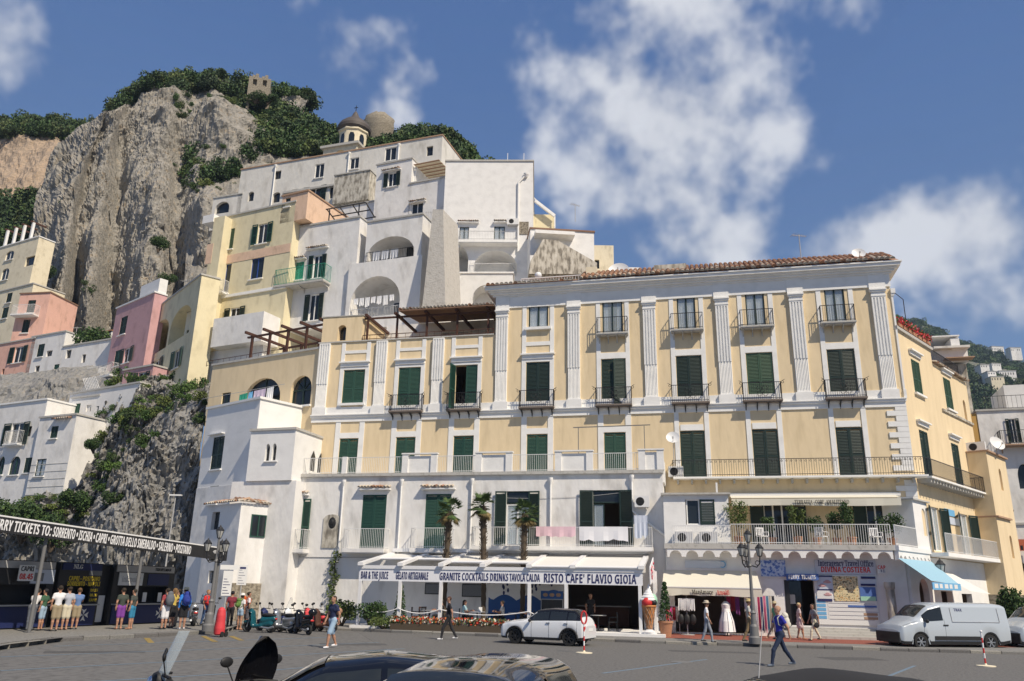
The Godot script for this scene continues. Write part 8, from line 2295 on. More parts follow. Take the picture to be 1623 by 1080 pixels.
func crowd() -> void:
	var W := Color(0.72, 0.72, 0.74); var N := Color(0.02, 0.03, 0.08); var K := Color(0.015, 0.015, 0.018); var B := Color(0.32, 0.26, 0.17); var Q := Color(0.6, 0.55, 0.42); var J := Color(0.3, 0.42, 0.55)
	var ah := [Vector3(0.1, -0.6, 0.6), Vector3(0, 0.1, 1.0)]
	# at the ticket windows: they look at the booths
	var t := turn_of("K") + PI
	person(Vector3(-18.65, 0.15, -35.06), t - 0.5, "person in white shirt and patterned shorts at the ticket window", 1.76, {"shirt": W, "legs": B, "shorts": 0.85, "arm_l": ah})
	person(Vector3(-18.77, 0.15, -36.07), t - 0.3, "person in grey shirt, beige shorts and flip flops at the ticket window", 1.72, {"shirt": Color(0.4, 0.43, 0.5), "legs": Q, "shorts": 0.85, "shoes": SKIN, "arm_r": ah})
	person(Vector3(-19.72, 0.15, -35.16), t - 1.0, "person in pale shirt bending at the kiosk behind the post", 1.7, {"shirt": Color(0.6, 0.6, 0.62), "legs": Color(0.12, 0.13, 0.16), "lean": 0.55, "arm_l": ah, "arm_r": ah})
	person(Vector3(-17.04, 0.15, -37.35), t - 0.4, "person in dark top and purple shorts under the info panel", 1.7, {"shirt": Color(0.05, 0.06, 0.05), "legs": Color(0.2, 0.05, 0.3), "shorts": 0.8, "shoes": SKIN})
	person(Vector3(-16.62, 0.15, -37.52), t + 0.3, "person in dark top and blue shorts under the info panel", 1.66, {"shirt": Color(0.06, 0.07, 0.06), "legs": Color(0.03, 0.2, 0.35), "shorts": 0.8, "shoes": SKIN})
	person(Vector3(-15.36, 0.15, -38.04), t - 0.2, "person in white shorts with a big grey rucksack at the kiosk", 1.72, {"shirt": Color(0.3, 0.05, 0.06), "legs": W, "shorts": 0.85, "pack": Color(0.12, 0.13, 0.15), "pack_size": 1.25})
	person(Vector3(-14.65, 0.15, -38.33), t - 0.5, "person in blue shirt, straw hat and blue rucksack by the lamp post", 1.75, {"shirt": Color(0.03, 0.2, 0.65), "sleeve": 1.0, "legs": K, "shorts": 0.8, "hat": Color(0.55, 0.48, 0.33), "pack": Color(0.02, 0.04, 0.25), "pack_size": 1.15, "shoes": W})
	person(Vector3(-15.77, 0.15, -40.36), t + 0.5, "person in black clothes behind the blue rucksack", 1.68, {"shirt": K, "legs": K, "sleeve": 1.0})
	person(Vector3(-14.77, 0.15, -41.49), 1.2, "person in red top and jeans beside the parked scooters", 1.66, {"shirt": Color(0.6, 0.03, 0.03), "legs": Color(0.04, 0.08, 0.18), "hair": Color(0.25, 0.13, 0.04), "pack": Color(0.12, 0.17, 0.25), "stride": 0.3})
	person(Vector3(-13.11, 0.00, -41.64), 2.7, "person in white sun hat and denim shorts with a green bag", 1.66, {"shirt": W, "legs": J, "shorts": 0.4, "hat": Color(0.75, 0.74, 0.7), "shoes": SKIN, "pack": Color(0.12, 0.22, 0.05), "pack_size": 0.85})
	person(Vector3(-13.01, 0.00, -42.33), 2.2, "person carrying an orange rucksack behind the white sun hat", 1.74, {"shirt": W, "legs": Color(0.1, 0.1, 0.12), "shorts": 0.8, "pack": Color(0.6, 0.12, 0.03)})
	# walking across the square
	person(Vector3(-6.33, 0.00, -30.88), -0.75, "person in navy shirt and pale denim shorts walking on the square", 1.76, {"shirt": N, "legs": J, "shorts": 0.85, "shoes": W, "stride": 0.55, "hair": Color(0.05, 0.03, 0.02)})
	person(Vector3(-2.52, 0.00, -36.99), -1.45, "person all in black walking past the flower bed", 1.76, {"shirt": K, "legs": Color(0.02, 0.02, 0.025), "shoes": W, "stride": 0.75, "hair": Color(0.07, 0.035, 0.02)})
	person(Vector3(8.70, 0.00, -26.97), -1.35, "person in royal blue shirt with a white rucksack striding across the square", 1.77, {"shirt": Color(0.03, 0.035, 0.33), "legs": Color(0.015, 0.025, 0.06), "shoes": Color(0.12, 0.15, 0.2), "stride": 1.0, "pack": Color(0.62, 0.6, 0.52), "hair": Color(0.4, 0.24, 0.16), "skin": Color(0.5, 0.27, 0.18)})
	# along the shops
	person(Vector3(8.68, 0.13, -36.59), 1.35, "person in white blouse, grey trousers and sun hat passing the clothes shop", 1.66, {"shirt": W, "legs": Color(0.24, 0.27, 0.32), "hat": Color(0.55, 0.48, 0.37), "stride": 0.5, "bag": Color(0.4, 0.3, 0.2)})
	person(Vector3(10.70, 0.13, -37.22), 1.3, "person in grey shirt, khaki trousers and straw hat beside the lamp post", 1.76, {"shirt": Color(0.45, 0.45, 0.42), "legs": Color(0.25, 0.18, 0.1), "hat": Color(0.5, 0.4, 0.2), "stride": 0.6})
	person(Vector3(12.83, 0.13, -40.22), -1.3, "person in green top and straw hat behind the rack of scarves", 1.66, {"shirt": Color(0.1, 0.35, 0.2), "legs": Color(0.5, 0.48, 0.45), "hat": Color(0.5, 0.42, 0.27)})
	person(Vector3(14.12, 0.13, -40.64), 1.4, "person in a short pale dress with a white handbag by the shop door", 1.63, {"shirt": Color(0.55, 0.45, 0.45), "legs": Color(0.55, 0.45, 0.45), "shorts": 0.4, "skirt": 0.3, "hair": Color(0.5, 0.38, 0.2), "stride": 0.35, "shoes": SKIN, "bag": W})
	person(Vector3(14.49, 0.13, -39.78), -1.4, "person in grey top and white trousers walking past the poster board", 1.6, {"shirt": Color(0.25, 0.25, 0.27), "legs": Q, "stride": 0.7, "long_hair": true, "shoes": K, "bag": K})
	person(Vector3(19.06, 0.13, -43.35), 0.3, "person in a red cap and dark shirt beside the stone column", 1.72, {"shirt": Color(0.07, 0.065, 0.06), "legs": Color(0.1, 0.1, 0.12), "hat": Color(0.6, 0.03, 0.03), "cap": true})
	var more := [[Vector3(-19.36, 0.15, -35.30), "person in a dark green shirt beside the first kiosk post", Color(0.05, 0.12, 0.07), J], [Vector3(-18.66, 0.15, -36.68), "person in a checked blue shirt waiting between two ticket windows", Color(0.12, 0.2, 0.4), B], [Vector3(-15.49, 0.15, -39.20), "person in a yellow top reading the kiosk notices", Color(0.6, 0.45, 0.1), K], [Vector3(-13.92, 0.00, -42.61), "person in a maroon top with a grey suitcase near the lamp post", Color(0.22, 0.03, 0.05), K]]
	for k in 4: person(more[k][0], t + [0.3, -0.6, 0.1, -1.2][k], more[k][1], 1.62 + 0.05 * k, {"shirt": more[k][2], "legs": more[k][3], "arm_l": [Vector3(-0.7, -0.7, 0.0), Vector3(0.8, -0.4, 0.3)] if k % 2 == 0 else [Vector3(0, -0.7, 0.5), Vector3(0.3, 0.6, 0.6)], "shorts": 1.0 if k == 3 else 0.8, "long_hair": k == 2, "hair": [K, Color(0.12, 0.07, 0.03), Color(0.2, 0.12, 0.05), K][k]})
	for k in 4:
		person(on("A2", [-2.3, -1.6, 0.3, 1.2][k], 0.13, [1.0, 1.5, 1.2, 1.0][k]), [0.5, -2.0, 2.5, -0.6][k], ["person with auburn hair under the blue awning", "person in black shirt under the blue awning beside the arch", "person in navy jacket under the blue awning", "person in pale patterned top under the blue awning"][k], 1.7, {"shirt": [Color(0.4, 0.35, 0.35), K, N, Color(0.5, 0.35, 0.35)][k], "legs": K, "hair": [Color(0.2, 0.06, 0.03), K, K, Color(0.05, 0.03, 0.02)][k], "long_hair": k in [0, 3], "sleeve": 1.0 if k == 2 else 0.5})
	# seated in the cafe
	for k in 4:
		var c := on("CF", [-17.3, -15.3, -13.9, -18.6][k], 0.26, [-1.3, -1.5, -1.5, -1.6][k])
		person(c, [1.57, -1.57, -1.57, -1.57][k] + turn_of("CF"), ["person with long dark hair and pale blue top seated under the mural", "person in light grey shirt seated at the cafe table", "person in blue denim seated beside the drinks fridge", "person in dark clothes seated by the first cafe table"][k], 1.7, {"sit": true, "shirt": [Color(0.35, 0.55, 0.62), Color(0.5, 0.5, 0.5), Color(0.12, 0.2, 0.35), K][k], "legs": K, "long_hair": k in [0, 2], "arm_l": [Vector3(0, -0.8, 0.4), Vector3(0, 0.2, 1)], "arm_r": [Vector3(0, -0.8, 0.4), Vector3(0, 0.2, 1)]})
	person(on("CF", -11.0, 0.26, -3.4), 0.2, "person in dark clothes standing inside the dark cafe door", 1.72, {"shirt": K, "legs": K})

# ---------------------------------------------------------------- vehicles
func wheel(parent: Node3D, at: Vector3, r: float, w: float, rim: Material, side: float, spokes := 6) -> void:
	# axle along z; the rim's face looks to side
	var o := node(parent, "wheel", at)
	var t := MB.new(); t.xf = Transform3D(Basis(Vector3.RIGHT, PI / 2), Vector3.ZERO)
	t.lathe([[r * 0.64, -w / 2], [r * 0.95, -w / 2], [r, -w * 0.3], [r, w * 0.3], [r * 0.95, w / 2], [r * 0.64, w / 2]], 24)
	part(o, "tyre", t, M.rubber)
	var m := MB.new(); m.xf = Transform3D(Basis(Vector3.RIGHT, PI / 2 * side), Vector3.ZERO)
	m.lathe([[r * 0.66, -w / 2], [r * 0.66, w * 0.42], [r * 0.6, w * 0.42], [r * 0.56, w * 0.2]], 24)
	m.lathe([[r * 0.16, w * 0.2], [r * 0.16, w * 0.4], [r * 0.1, w * 0.44], [0.0, w * 0.44]], 12)
	for k in spokes:
		var a := TAU * k / spokes
		m.bar(Vector3(cos(a) * r * 0.12, w * 0.34, sin(a) * r * 0.12), Vector3(cos(a) * r * 0.6, w * 0.36, sin(a) * r * 0.6), r * 0.13, r * 0.1)
	part(o, "rim", m, rim)
	var d := MB.new(); d.xf = m.xf; d.lathe([[0.0, 0.0], [r * 0.64, 0.0]], 20); part(o, "brake_disc", d, M.black)

class Shell:
	# car body: stations [x, sill, belt, top, half width, half width at top] front to rear; wheels cut the sill
	var st := []
	var wheels := []
	var wr := 0.36
	func at(x: float) -> Array:
		var k := 0
		while k < st.size() - 2 and x > st[k + 1][0]: k += 1
		var t: float = clampf((x - st[k][0]) / (st[k + 1][0] - st[k][0]), 0, 1)
		t = t * t * (3 - 2 * t) * 0.5 + t * 0.5
		var r := []
		for j in 6: r.append(lerpf(st[k][j], st[k + 1][j], t))
		for w in wheels:
			var d: float = absf(x - w)
			if d < wr: r[1] = maxf(r[1], wr * 0.98 + sqrt(wr * wr - d * d) - 0.02 - wr * 0.1)
		return r
	func p(x: float, t: float, off := 0.0) -> Vector3:
		# t: 0 left sill, 0.25 left belt, 0.4 left roof edge, 0.5 middle
		var s := at(x)
		var sg := -1.0 if t < 0.5 else 1.0
		var u := minf(t, 1.0 - t)
		var y: float; var z: float
		var mid: float = lerpf(s[1], s[2], 0.55)
		if u < 0.12:
			var f := u / 0.12; y = lerpf(s[1], mid, f); z = s[4] * lerpf(0.955, 1.0, sin(f * PI / 2))
		elif u < 0.25:
			var f := (u - 0.12) / 0.13; y = lerpf(mid, s[2], f); z = s[4] * lerpf(1.0, 0.965, f * f)
		elif u < 0.4:
			var f := (u - 0.25) / 0.15; var e: float = s[3] - minf(0.1, (s[3] - s[2]) * 0.35)
			y = lerpf(s[2], e, f); z = lerpf(s[4] * 0.965, s[5], f)
		else:
			var f := (u - 0.4) / 0.1; var e: float = s[3] - minf(0.1, (s[3] - s[2]) * 0.35)
			y = lerpf(e, s[3], sqrt(sin(f * PI / 2))); z = s[5] * (1.0 - f) * (1.0 + 0.25 * f)
		return Vector3(x, y, z * sg) + Vector3(0, 0, 0) + (Vector3(0, off if u > 0.36 else off * 0.2, sg * (off if u < 0.46 else 0.0)))
	func patch(b, x0: float, x1: float, t0: float, t1: float, nx: int, nt: int, off := 0.0) -> void:
		var g := []
		for i in nx + 1:
			var row := []
			for j in nt + 1: row.append(p(lerpf(x0, x1, float(i) / nx), lerpf(t0, t1, float(j) / nt), off))
			g.append(row)
		var nr := func(i, j):
			var a: Vector3 = g[mini(i + 1, nx)][j] - g[maxi(i - 1, 0)][j]; var c: Vector3 = g[i][mini(j + 1, nt)] - g[i][maxi(j - 1, 0)]
			return c.cross(a).normalized() if c.cross(a).length() > 1e-9 else Vector3.UP
		for i in nx:
			for j in nt:
				var n0 = nr.call(i, j); var n1 = nr.call(i + 1, j); var n2 = nr.call(i + 1, j + 1); var n3 = nr.call(i, j + 1)
				b.p3(g[i][j], g[i][j + 1], g[i + 1][j + 1], n0, n3, n2)
				b.p3(g[i][j], g[i + 1][j + 1], g[i + 1][j], n0, n2, n1)
	func body(b, x0: float, x1: float) -> void:
		patch(b, x0, x1, 0.0, 1.0, 90, 40)
		for e in [x0, x1]:
			for j in 20:
				var a := p(e, j / 20.0 * 0.5); var c := p(e, (j + 1) / 20.0 * 0.5)
				var d := p(e, 1.0 - (j + 1) / 20.0 * 0.5); var f := p(e, 1.0 - j / 20.0 * 0.5)
				if e == x0: b.quad(f, a, c, d)
				else: b.quad(a, f, d, c)

func car(called: String, label: String, at: Vector3, turn: float, st: Array, wx: Array, wr: float, paint: Material, roof: Material, glass: Array, rim: Material, low: Material) -> Node3D:
	# drawn with its front at -x; glass: [x0, x1, t0, t1]
	var o := thing(called, label, "car" if called != "white_van" else "van", at, turn)
	var s := Shell.new(); s.st = st; s.wheels = wx; s.wr = wr * 1.12
	var L: float = st[-1][0]
	var inner := node(o, "body", Vector3(-L / 2, 0, 0))
	var b := MB.new(); s.body(b, 0.0, L)
	part(inner, "shell", b, paint)
	for g in glass:
		b = MB.new(); s.patch(b, g[0], g[1], g[2], g[3], 14, 8, 0.012)
		part(inner, "window" if g[2] < 0.36 or g[2] > 0.6 else "windscreen", b, M.glass)
		if g[2] < 0.36:
			b = MB.new(); s.patch(b, g[0], g[1], 1.0 - g[3], 1.0 - g[2], 14, 8, 0.012)
			part(inner, "window", b, M.glass)
	if roof:
		b = MB.new(); s.patch(b, glass[0][1] - 0.02, st[-2][0] - 0.1, 0.385, 0.615, 16, 14, 0.014)
		part(inner, "roof", b, roof)
	var w: float = st[3][4]
	if low:
		for q in [[0.0, 0.03], [0.97, 1.0]]:
			b = MB.new(); s.patch(b, 0.05, L - 0.05, q[0], q[1], 60, 2, 0.012); part(inner, "sill_cladding", b, low)
	for x in glass.slice(1).filter(func(g): return g[2] < 0.36).map(func(g): return g[0] - 0.03) + [glass[1][0] + 1.0 if L > 5 else glass[-2][1] + 0.05]:
		for sd in 2:
			b = MB.new()
			var path := []
			for k in 9: path.append(s.p(x, (0.03 + 0.235 * k / 8.0) if sd == 0 else 1.0 - (0.03 + 0.235 * k / 8.0), 0.001))
			b.tube(path, 0.006, 4, false); part(inner, "door_gap", b, M.black)
	b = MB.new()
	for sd in [0.3, 0.7]:
		var path := []
		for k in 9: path.append(s.p(0.12 + (glass[0][0] - 0.12) * k / 8.0, sd, 0.002))
		b.tube(path, 0.006, 4, false)
	part(inner, "bonnet_gap", b, M.black)
	part(inner, "grille", bx(-0.02, 0.42, -w * 0.45, 0.06, 0.6, w * 0.45), M.black)
	b = MB.new(); b.box(0.3, 0.24, -w * 0.8, L - 0.3, 0.5, w * 0.8)
	part(inner, "underbody", b, M.black)
	for x in wx:
		for sd in [-1, 1]: wheel(o, Vector3(x - L / 2, wr, sd * (w - 0.13)), wr, 0.2, rim, sd)
	for sd in [-1, 1]:
		b = MB.new(); b.ball(Vector3(glass[0][0] + 0.35, st[3][2] + 0.05, sd * (w + 0.09)), Vector3(0.07, 0.08, 0.1), 10, 6)
		part(inner, "mirror", b, low if low else paint)
		b = MB.new(); b.ball(Vector3(0.12, st[0][2] - 0.1, sd * w * 0.68), Vector3(0.12, 0.11, 0.14), 12, 8); part(inner, "headlight", b, M.chrome)
		b = MB.new(); b.ball(Vector3(L - 0.06, st[-1][2] - 0.02, sd * w * 0.8), Vector3(0.07, 0.13, 0.08), 10, 6); part(inner, "tail_light", b, M.red)
	return o

func vehicles() -> void:
	mat("car_white", Color(0.74, 0.76, 0.78), 0.22); mat("van_silver", Color(0.44, 0.49, 0.54), 0.25); mat("car_navy", Color(0.004, 0.005, 0.012), 0.06); mat("car_black", Color(0.006, 0.006, 0.007), 0.06); mat("soft_top", Color(0.018, 0.018, 0.019), 0.9)
	mat("teal", Color(0.008, 0.085, 0.11), 0.25); mat("silver", Color(0.4, 0.42, 0.44), 0.3); M.silver.metallic = 0.7
	mat("bag_red", Color(0.62, 0.05, 0.06), 0.6)
	for m in ["car_white", "van_silver", "car_navy", "car_black"]: M[m].clearcoat_enabled = true; M[m].clearcoat = 0.6; M[m].clearcoat_roughness = 0.04
	# white hatchback with black roof, beside the flower bed
	var mini := [[0.0, 0.32, 0.68, 0.74, 0.7, 0.4], [0.12, 0.24, 0.82, 0.93, 0.82, 0.55], [0.6, 0.22, 0.93, 1.02, 0.88, 0.62], [1.15, 0.22, 0.98, 1.08, 0.89, 0.66], [1.85, 0.22, 1.0, 1.5, 0.89, 0.6], [2.5, 0.22, 1.02, 1.56, 0.89, 0.62], [3.55, 0.22, 1.05, 1.53, 0.88, 0.6], [3.95, 0.26, 1.06, 1.2, 0.84, 0.62], [4.1, 0.34, 0.8, 0.86, 0.74, 0.56]]
	var a := Vector3(0.37, 0.00, -35.35); var b := Vector3(2.64, 0.00, -34.30)
	var o := car("parked_car", "white compact car with a black roof parked by the flower bed", (a + b) / 2 + Vector3(0.25, 0, -0.75), atan2(-(b - a).z, (b - a).x), mini, [0.78, 3.37], 0.33, M.car_white, M.gloss_black, [[1.2, 1.8, 0.42, 0.58], [1.62, 2.4, 0.265, 0.385], [2.46, 3.25, 0.265, 0.385], [3.32, 3.7, 0.27, 0.38], [3.66, 3.9, 0.42, 0.58]], M.black, M.black)
	var ms := Shell.new(); ms.st = mini
	for q in [[0.258, 0.386], [0.614, 0.742]]:
		var gh := MB.new(); ms.patch(gh, 1.42, 3.9, q[0], q[1], 24, 8, 0.007)
		part(o, "black_pillars", gh, M.gloss_black, Vector3(-2.05, 0, 0))
	for x in [0.78, 3.37]:
		for sd in [-1, 1]:
			var ar := MB.new()
			var pts := []
			for k in 11: pts.append(Vector3(x - 2.05 + cos(PI * k / 10) * 0.41, 0.33 + sin(PI * k / 10) * 0.41, sd * 0.885))
			ar.tube(pts, 0.045, 6)
			part(o, "wheel_arch_trim", ar, M.black)
	o.scale = Vector3.ONE * 0.92
	for sd in [-1, 1]:
		for x in [0.35, 1.2]: part(o, "door_handle", bx(x - 0.09, 0.92, sd * 0.9 - 0.015, x + 0.09, 0.96, sd * 0.9 + 0.015), M.chrome)
	part(o, "number_plate", bx(2.03, 0.62, -0.26, 2.06, 0.74, 0.26), M.paper)
	# white delivery van
	var van := [[0.0, 0.34, 0.75, 0.82, 0.78, 0.5], [0.15, 0.26, 0.95, 1.03, 0.9, 0.62], [0.62, 0.24, 1.08, 1.2, 0.95, 0.72], [0.85, 0.24, 1.13, 1.36, 0.97, 0.76], [1.55, 0.24, 1.17, 1.84, 0.97, 0.8], [2.1, 0.24, 1.2, 1.96, 0.97, 0.84], [4.9, 0.24, 1.2, 1.97, 0.97, 0.84], [5.3, 0.3, 1.2, 1.93, 0.95, 0.82], [5.38, 0.36, 1.1, 1.85, 0.93, 0.8]]
	a = Vector3(16.77, 0.00, -36.24); b = Vector3(21.23, 0.00, -37.08)
	var gl := [[0.88, 1.55, 0.42, 0.58], [1.15, 2.1, 0.255, 0.375]]
	for k in 2:
		o = car("white_van", ["white delivery van parked along the kerb before the side street", "white van parked behind the tail of the delivery van"][k], (a + b) / 2 + Vector3(0.35, 0, -0.95) + (b - a).normalized() * (5.95 * k), atan2(-(b - a).z, (b - a).x), van, [0.93, 4.35], 0.34, M.van_silver, null, gl, M.silver, M.black)
		for sd in [-1, 1]:
			var ln := MB.new()
			var z: float = sd * 0.962
			for q in [[-0.28, 1.22, -0.28, 0.4], [0.95, 1.5, 0.95, 0.4], [-0.15, 1.17, 2.2, 1.17], [-0.15, 1.17, -0.15, 1.75], [2.2, 1.17, 2.2, 1.75]]:
				ln.bar(Vector3(q[0], q[1], z - sd * (0.0 if q[1] < 1.2 else 0.09)), Vector3(q[2], q[3], z - sd * (0.0 if q[3] < 1.2 else 0.09)), 0.015, 0.015)
			part(o, "panel_seam", ln, M.galvanised)
			part(o, "side_moulding", bx(-1.1, 0.42, sd * 0.975 - 0.012, 1.15, 0.58, sd * 0.975 + 0.012), M.black)
			part(o, "door_handle", bx(-0.62, 1.0, sd * 0.965 - 0.02, -0.38, 1.05, sd * 0.965 + 0.02), M.black)
		part(o, "front_bumper", bx(-2.71, 0.3, -0.8, -2.5, 0.72, 0.8), M.black)
		part(o, "rear_bumper", bx(2.5, 0.3, -0.85, 2.73, 0.6, 0.85), M.black)
		var tw := text(o, "lettering", "TRAX", 0.12, M.ink, Vector3(0.25, 1.66, 0.87), 0.0, 0.4)
		tw.rotation.x = -0.18
	# dark cars in the foreground
	var low := [[0.0, 0.3, 0.6, 0.66, 0.7, 0.4], [0.15, 0.22, 0.7, 0.78, 0.82, 0.55], [1.0, 0.2, 0.85, 0.93, 0.87, 0.64], [1.35, 0.2, 0.88, 0.98, 0.88, 0.66], [2.15, 0.2, 0.9, 1.36, 0.88, 0.58], [2.8, 0.2, 0.92, 1.42, 0.88, 0.6], [3.6, 0.2, 0.93, 1.36, 0.87, 0.58], [4.2, 0.24, 0.93, 1.02, 0.84, 0.62], [4.35, 0.3, 0.7, 0.78, 0.74, 0.56]]
	var lg := [[1.4, 2.1, 0.42, 0.58], [1.9, 2.75, 0.265, 0.38], [2.82, 3.5, 0.265, 0.38], [3.62, 4.15, 0.42, 0.58]]
	car("parked_car", "glossy black car whose roof mirrors the palazzo", Vector3(-2.05, 0, -10.3), 0.12, low, [0.8, 3.45], 0.31, M.car_black, null, lg, M.silver, null)
	car("parked_car", "dark navy car in front of the glossy black car", Vector3(-0.4, 0, -7.4), 1.25, mini, [0.78, 3.37], 0.31, M.car_navy, null, [[1.2, 1.8, 0.42, 0.58], [1.62, 2.4, 0.265, 0.385], [2.46, 3.3, 0.265, 0.385], [3.66, 3.9, 0.42, 0.58]], M.silver, null)
	o = car("parked_car", "small white car with a matt black soft top and aerial", Vector3(2.75, 0, -8.1), 0.1, [[0.0, 0.32, 0.66, 0.72, 0.66, 0.4], [0.12, 0.24, 0.78, 0.88, 0.76, 0.52], [0.6, 0.22, 0.88, 0.97, 0.8, 0.58], [0.95, 0.22, 0.92, 1.02, 0.81, 0.62], [1.5, 0.22, 0.94, 1.4, 0.81, 0.55], [2.1, 0.22, 0.96, 1.48, 0.81, 0.57], [3.0, 0.22, 0.98, 1.4, 0.8, 0.55], [3.4, 0.26, 0.98, 1.08, 0.76, 0.56], [3.55, 0.34, 0.76, 0.82, 0.66, 0.5]], [0.68, 2.98], 0.29, M.car_white, M.soft_top, [[0.98, 1.45, 0.42, 0.58], [1.3, 2.2, 0.265, 0.38], [2.26, 2.8, 0.27, 0.38]], M.silver, null)
	var an := MB.new(); an.tube([Vector3(-0.42, 1.42, 0.1), Vector3(-0.3, 2.0, 0.02)], [0.006, 0.003], 5); part(o, "aerial", an, M.galvanised)
	# scooters
	scooter(Vector3(-11.61, 0.00, -39.83), 2.9, "teal scooter with pale leg shield parked nearest the red trolley", M.teal, 0, false)
	scooter(Vector3(-10.62, 0.00, -40.21), 2.6, "silver and dark scooter squeezed next to the teal scooter", M.silver, 0, false)
	scooter(Vector3(-9.37, 0.00, -39.02), 2.3, "black scooter with a round top box beside the arched door", M.gloss_black, 0, true)
	scooter(Vector3(-8.96, 0.00, -41.45), 2.7, "old scooter with a brown seat and rusty basket near the hedge", M.wood, 0, true)
	scooter(Vector3(-15.47, 0.15, -41.88), 2.0, "grey scooter parked behind the kiosk queue", M.silver, 0, false)
	scooter(Vector3(-15.26, 0.15, -43.46), 1.8, "black and silver scooter behind the street lamp", M.gloss_black, 0, false)
	scooter(Vector3(-11.43, 0.00, -41.08), 2.75, "dark blue scooter wedged between the teal and silver scooters", M.navy, 0, false)
	scooter(Vector3(-10.47, 0.00, -41.46), 2.45, "white scooter behind the black scooter with the top box", M.car_white, 1, false)
	scooter(Vector3(-9.70, 0.00, -42.39), 2.5, "red scooter in the row by the arched door", M.bag_red, 0, false)
	scooter(Vector3(-2.72, 0, -10.2), 2.5, "black touring scooter with a tall tinted windscreen in the foreground", M.gloss_black, 2, false)
	scooter(Vector3(-3.95, 0, -11.2), 3.5, "foreground scooter with a clear windscreen and black mirrors", M.black, 1, false)
	# red covered trolley
	o = thing("luggage_trolley", "tall bundle in a red cover on a two wheeled trolley", "trolley", Vector3(-12.16, 0.00, -36.03), -0.3)
	o.scale = Vector3.ONE * 0.86
	var q := MB.new(); q.lathe([[0.2, 0.08], [0.27, 0.14], [0.28, 0.4], [0.25, 0.7], [0.24, 1.0], [0.2, 1.25], [0.12, 1.36], [0.0, 1.4]], 14, Vector3.ZERO, 0.8); part(o, "cover", q, M.bag_red)
	q = MB.new(); q.tube([Vector3(0.28, 0.1, -0.1), Vector3(0.3, 1.3, -0.16), Vector3(0.1, 1.42, -0.18)], 0.018, 6); part(o, "handle", q, M.black)
	for s in [-1, 1]:
		q = MB.new(); q.xf = Transform3D(Basis(Vector3.BACK, PI / 2), Vector3(0.3, 0.13, s * 0.16)); q.lathe([[0.0, -0.03], [0.13, -0.03], [0.13, 0.03], [0.0, 0.03]], 14); part(o, "wheel", q, M.rubber)
	# striped poles
	for k in 2:
		o = thing("striped_pole", ["red and white pole with a red ring on a plate behind the white car", "red and white pole on a plate in front of the van"][k], "bollard", [Vector3(2.83, 0.00, -30.88), Vector3(16.01, 0.00, -28.54)][k])
		q = MB.new(); q.lathe([[0.3, 0.0], [0.3, 0.03], [0.05, 0.05], [0.03, 0.1]], 14); part(o, "base_plate", q, M.cream)
		for j in 6:
			q = MB.new(); q.lathe([[0.028, 0.1 + 0.16 * j], [0.028, 0.26 + 0.16 * j]], 8); part(o, "band", q, M.red if j % 2 == 0 else M.white_paint)
		if k == 0:
			q = MB.new()
			var pp := []
			for j in 17: pp.append(Vector3(cos(TAU * j / 16) * 0.1, 1.22 + sin(TAU * j / 16) * 0.22, 0))
			q.tube(pp, 0.035, 6); part(o, "ring", q, M.red)
		else:
			q = MB.new(); q.ball(Vector3(0, 1.1, 0), Vector3.ONE * 0.045, 8, 6); part(o, "knob", q, M.white_paint)
	# notice boards at the kiosk end
	for k in 2:
		o = thing("bus_notice", ["tall white timetable board on the kiosk lamp post", "white notice sheet board standing behind the kiosk lamp post"][k], "sign", [Vector3(-13.48, 0.00, -40.27), Vector3(-13.78, 0.00, -43.35)][k], 0.25)
		q = MB.new(); q.tube([Vector3.ZERO, Vector3(0, 3.0, 0)], 0.035, 6); part(o, "post", q, M.galvanised)
		part(o, "panel", bx(-0.22, 1.6, 0.04, 0.22, 2.75, 0.06) if k == 0 else bx(-0.24, 2.1, 0.04, 0.24, 3.1, 0.06), M.paper)
		part(o, "heading", bx(-0.4, 2.8, 0.04, 0.4, 3.02, 0.06) if k == 0 else bx(-0.15, 2.9, 0.061, 0.15, 3.0, 0.065), M.paper if k == 0 else M.ink)
		for j in 6: part(o, "print_line", bx(-0.18, (1.7 if k == 0 else 2.18) + 0.13 * j, 0.061, 0.14 - 0.08 * (j % 3), (1.73 if k == 0 else 2.2) + 0.13 * j, 0.064), M.ink)
	# slim modern street light before the rock
	o = thing("street_light", "slim grey street light with a flat twin head in front of the rock", "street light", Vector3(-22.2, 0.1, -54.0))
	q = MB.new(); q.tube([Vector3.ZERO, Vector3(0, 7.6, 0)], [0.07, 0.035], 8); part(o, "pole", q, M.galvanised)
	q = MB.new(); q.box(-0.4, 7.57, -0.12, 0.4, 7.66, 0.12); part(o, "head", q, M.white_metal)

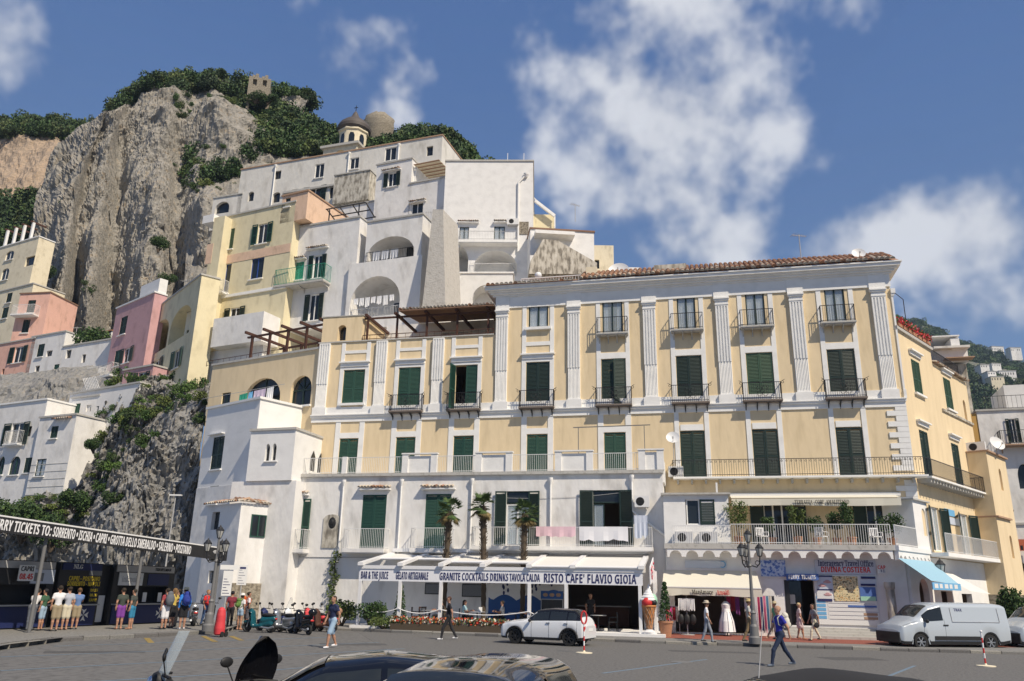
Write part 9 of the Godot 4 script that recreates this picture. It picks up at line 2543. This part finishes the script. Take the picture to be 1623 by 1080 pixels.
func scooter(at: Vector3, turn: float, label: String, paint: Material, screen: int, box: bool) -> void:
	# front towards +x
	var o := thing("scooter", label, "scooter", at, turn)
	for s in [[0.62, 0], [-0.62, 1]]: wheel(o, Vector3(s[0], 0.23, 0), 0.23, 0.11, M.silver, 1.0, 5)
	var F := Field.new()
	var c := Color.WHITE
	F.bone(Vector3(-0.75, 0.62, 0), Vector3(-0.2, 0.55, 0), 0.13, 0.17, c); F.bone(Vector3(-0.6, 0.42, 0), Vector3(-0.15, 0.36, 0), 0.15, 0.14, c)
	F.bone(Vector3(-0.15, 0.3, 0), Vector3(0.25, 0.28, 0), 0.1, 0.09, c, 0.6); F.bone(Vector3(0.3, 0.32, 0), Vector3(0.42, 0.85, 0), 0.11, 0.13, c, 0.55)
	F.bone(Vector3(0.44, 0.9, 0), Vector3(0.5, 0.98, 0), 0.12, 0.1, c, 0.8); F.bone(Vector3(0.5, 0.5, 0), Vector3(0.75, 0.46, 0), 0.09, 0.07, c)
	var b := MB.new(); F.build(b, 0.03, 0.06); part(o, "body", b, paint)
	b = MB.new(); b.ball(Vector3(-0.45, 0.78, 0), Vector3(0.42, 0.09, 0.15), 14, 8); part(o, "seat", b, M.black)
	b = MB.new(); b.tube([Vector3(0.36, 1.02, -0.33), Vector3(0.45, 1.04, -0.12), Vector3(0.45, 1.04, 0.12), Vector3(0.36, 1.02, 0.33)], 0.02, 6); part(o, "handlebar", b, M.black)
	b = MB.new(); b.ball(Vector3(0.58, 0.95, 0), Vector3(0.06, 0.08, 0.09), 12, 8); part(o, "headlight", b, M.chrome)
	for s in [-1, 1]:
		b = MB.new(); b.tube([Vector3(0.42, 1.03, s * 0.26), Vector3(0.46, 1.22, s * 0.34)], 0.009, 5); b.ball(Vector3(0.46, 1.27, s * 0.36), Vector3(0.025, 0.06, 0.09), 10, 6); part(o, "mirror", b, M.black)
		b = MB.new(); b.tube([Vector3(0.6, 0.23, s * 0.07), Vector3(0.46, 0.8, s * 0.05)], 0.025, 6); part(o, "fork", b, M.silver)
	b = MB.new(); b.tube([Vector3(-0.1, 0.26, -0.12), Vector3(-0.6, 0.2, -0.17), Vector3(-0.85, 0.28, -0.18)], [0.03, 0.06, 0.05], 8); part(o, "exhaust", b, M.silver)
	b = MB.new(); b.ball(Vector3(-0.86, 0.62, 0), Vector3(0.04, 0.05, 0.1), 8, 5); part(o, "tail_light", b, M.red)
	b = MB.new(); b.bar(Vector3(-0.1, 0.25, 0.1), Vector3(-0.05, 0.0, 0.26), 0.025, 0.025); part(o, "stand", b, M.black)
	if screen > 0:
		b = MB.new()
		for j in 8:
			for i in 8:
				var q := []
				for w in [[i, j], [i + 1, j], [i + 1, j + 1], [i, j + 1]]:
					var u: float = w[0] / 4.0 - 1.0; var v: float = w[1] / 8.0
					var hw := (0.3 if screen == 2 else 0.17) * sqrt(maxf(0.0, 1.0 - pow(v, 2.6))) * (0.8 + 0.2 * sin(v * PI))
					q.append(Vector3(0.58 - 0.24 * v - 0.14 * u * u, 0.9 + 0.66 * v, u * hw))
				b.quad(q[0], q[3], q[2], q[1])
		part(o, "windscreen", b, M.gloss_black if screen == 2 else M.pane)
		if screen == 2:
			var rb := MB.new(); rb.tube([Vector3(0.59, 0.9, 0), Vector3(0.48, 1.25, 0), Vector3(0.35, 1.55, 0)], 0.012, 5); part(o, "screen_ridge", rb, M.chrome)
	if box:
		b = MB.new(); b.ball(Vector3(-0.85, 0.98, 0), Vector3(0.2, 0.17, 0.21), 14, 10); part(o, "top_box", b, M.gloss_black if paint != M.wood else M.tile_b)

func _ready() -> void:
	rng.seed = 7
	materials()
	world()
	ground()
	hills()
	palazzo()
	cafe_house()
	town()
	kiosk()
	cafe()
	shops()
	street_lamp(Vector3(10.64, 0.13, -36.36), "iron street lamp with four lanterns in front of the cream awning", 4.45)
	street_lamp(Vector3(-13.08, 0.15, -37.26), "iron street lamp with four lanterns at the end of the ticket kiosk", 4.2)
	right_side()
	vehicles()
	crowd()
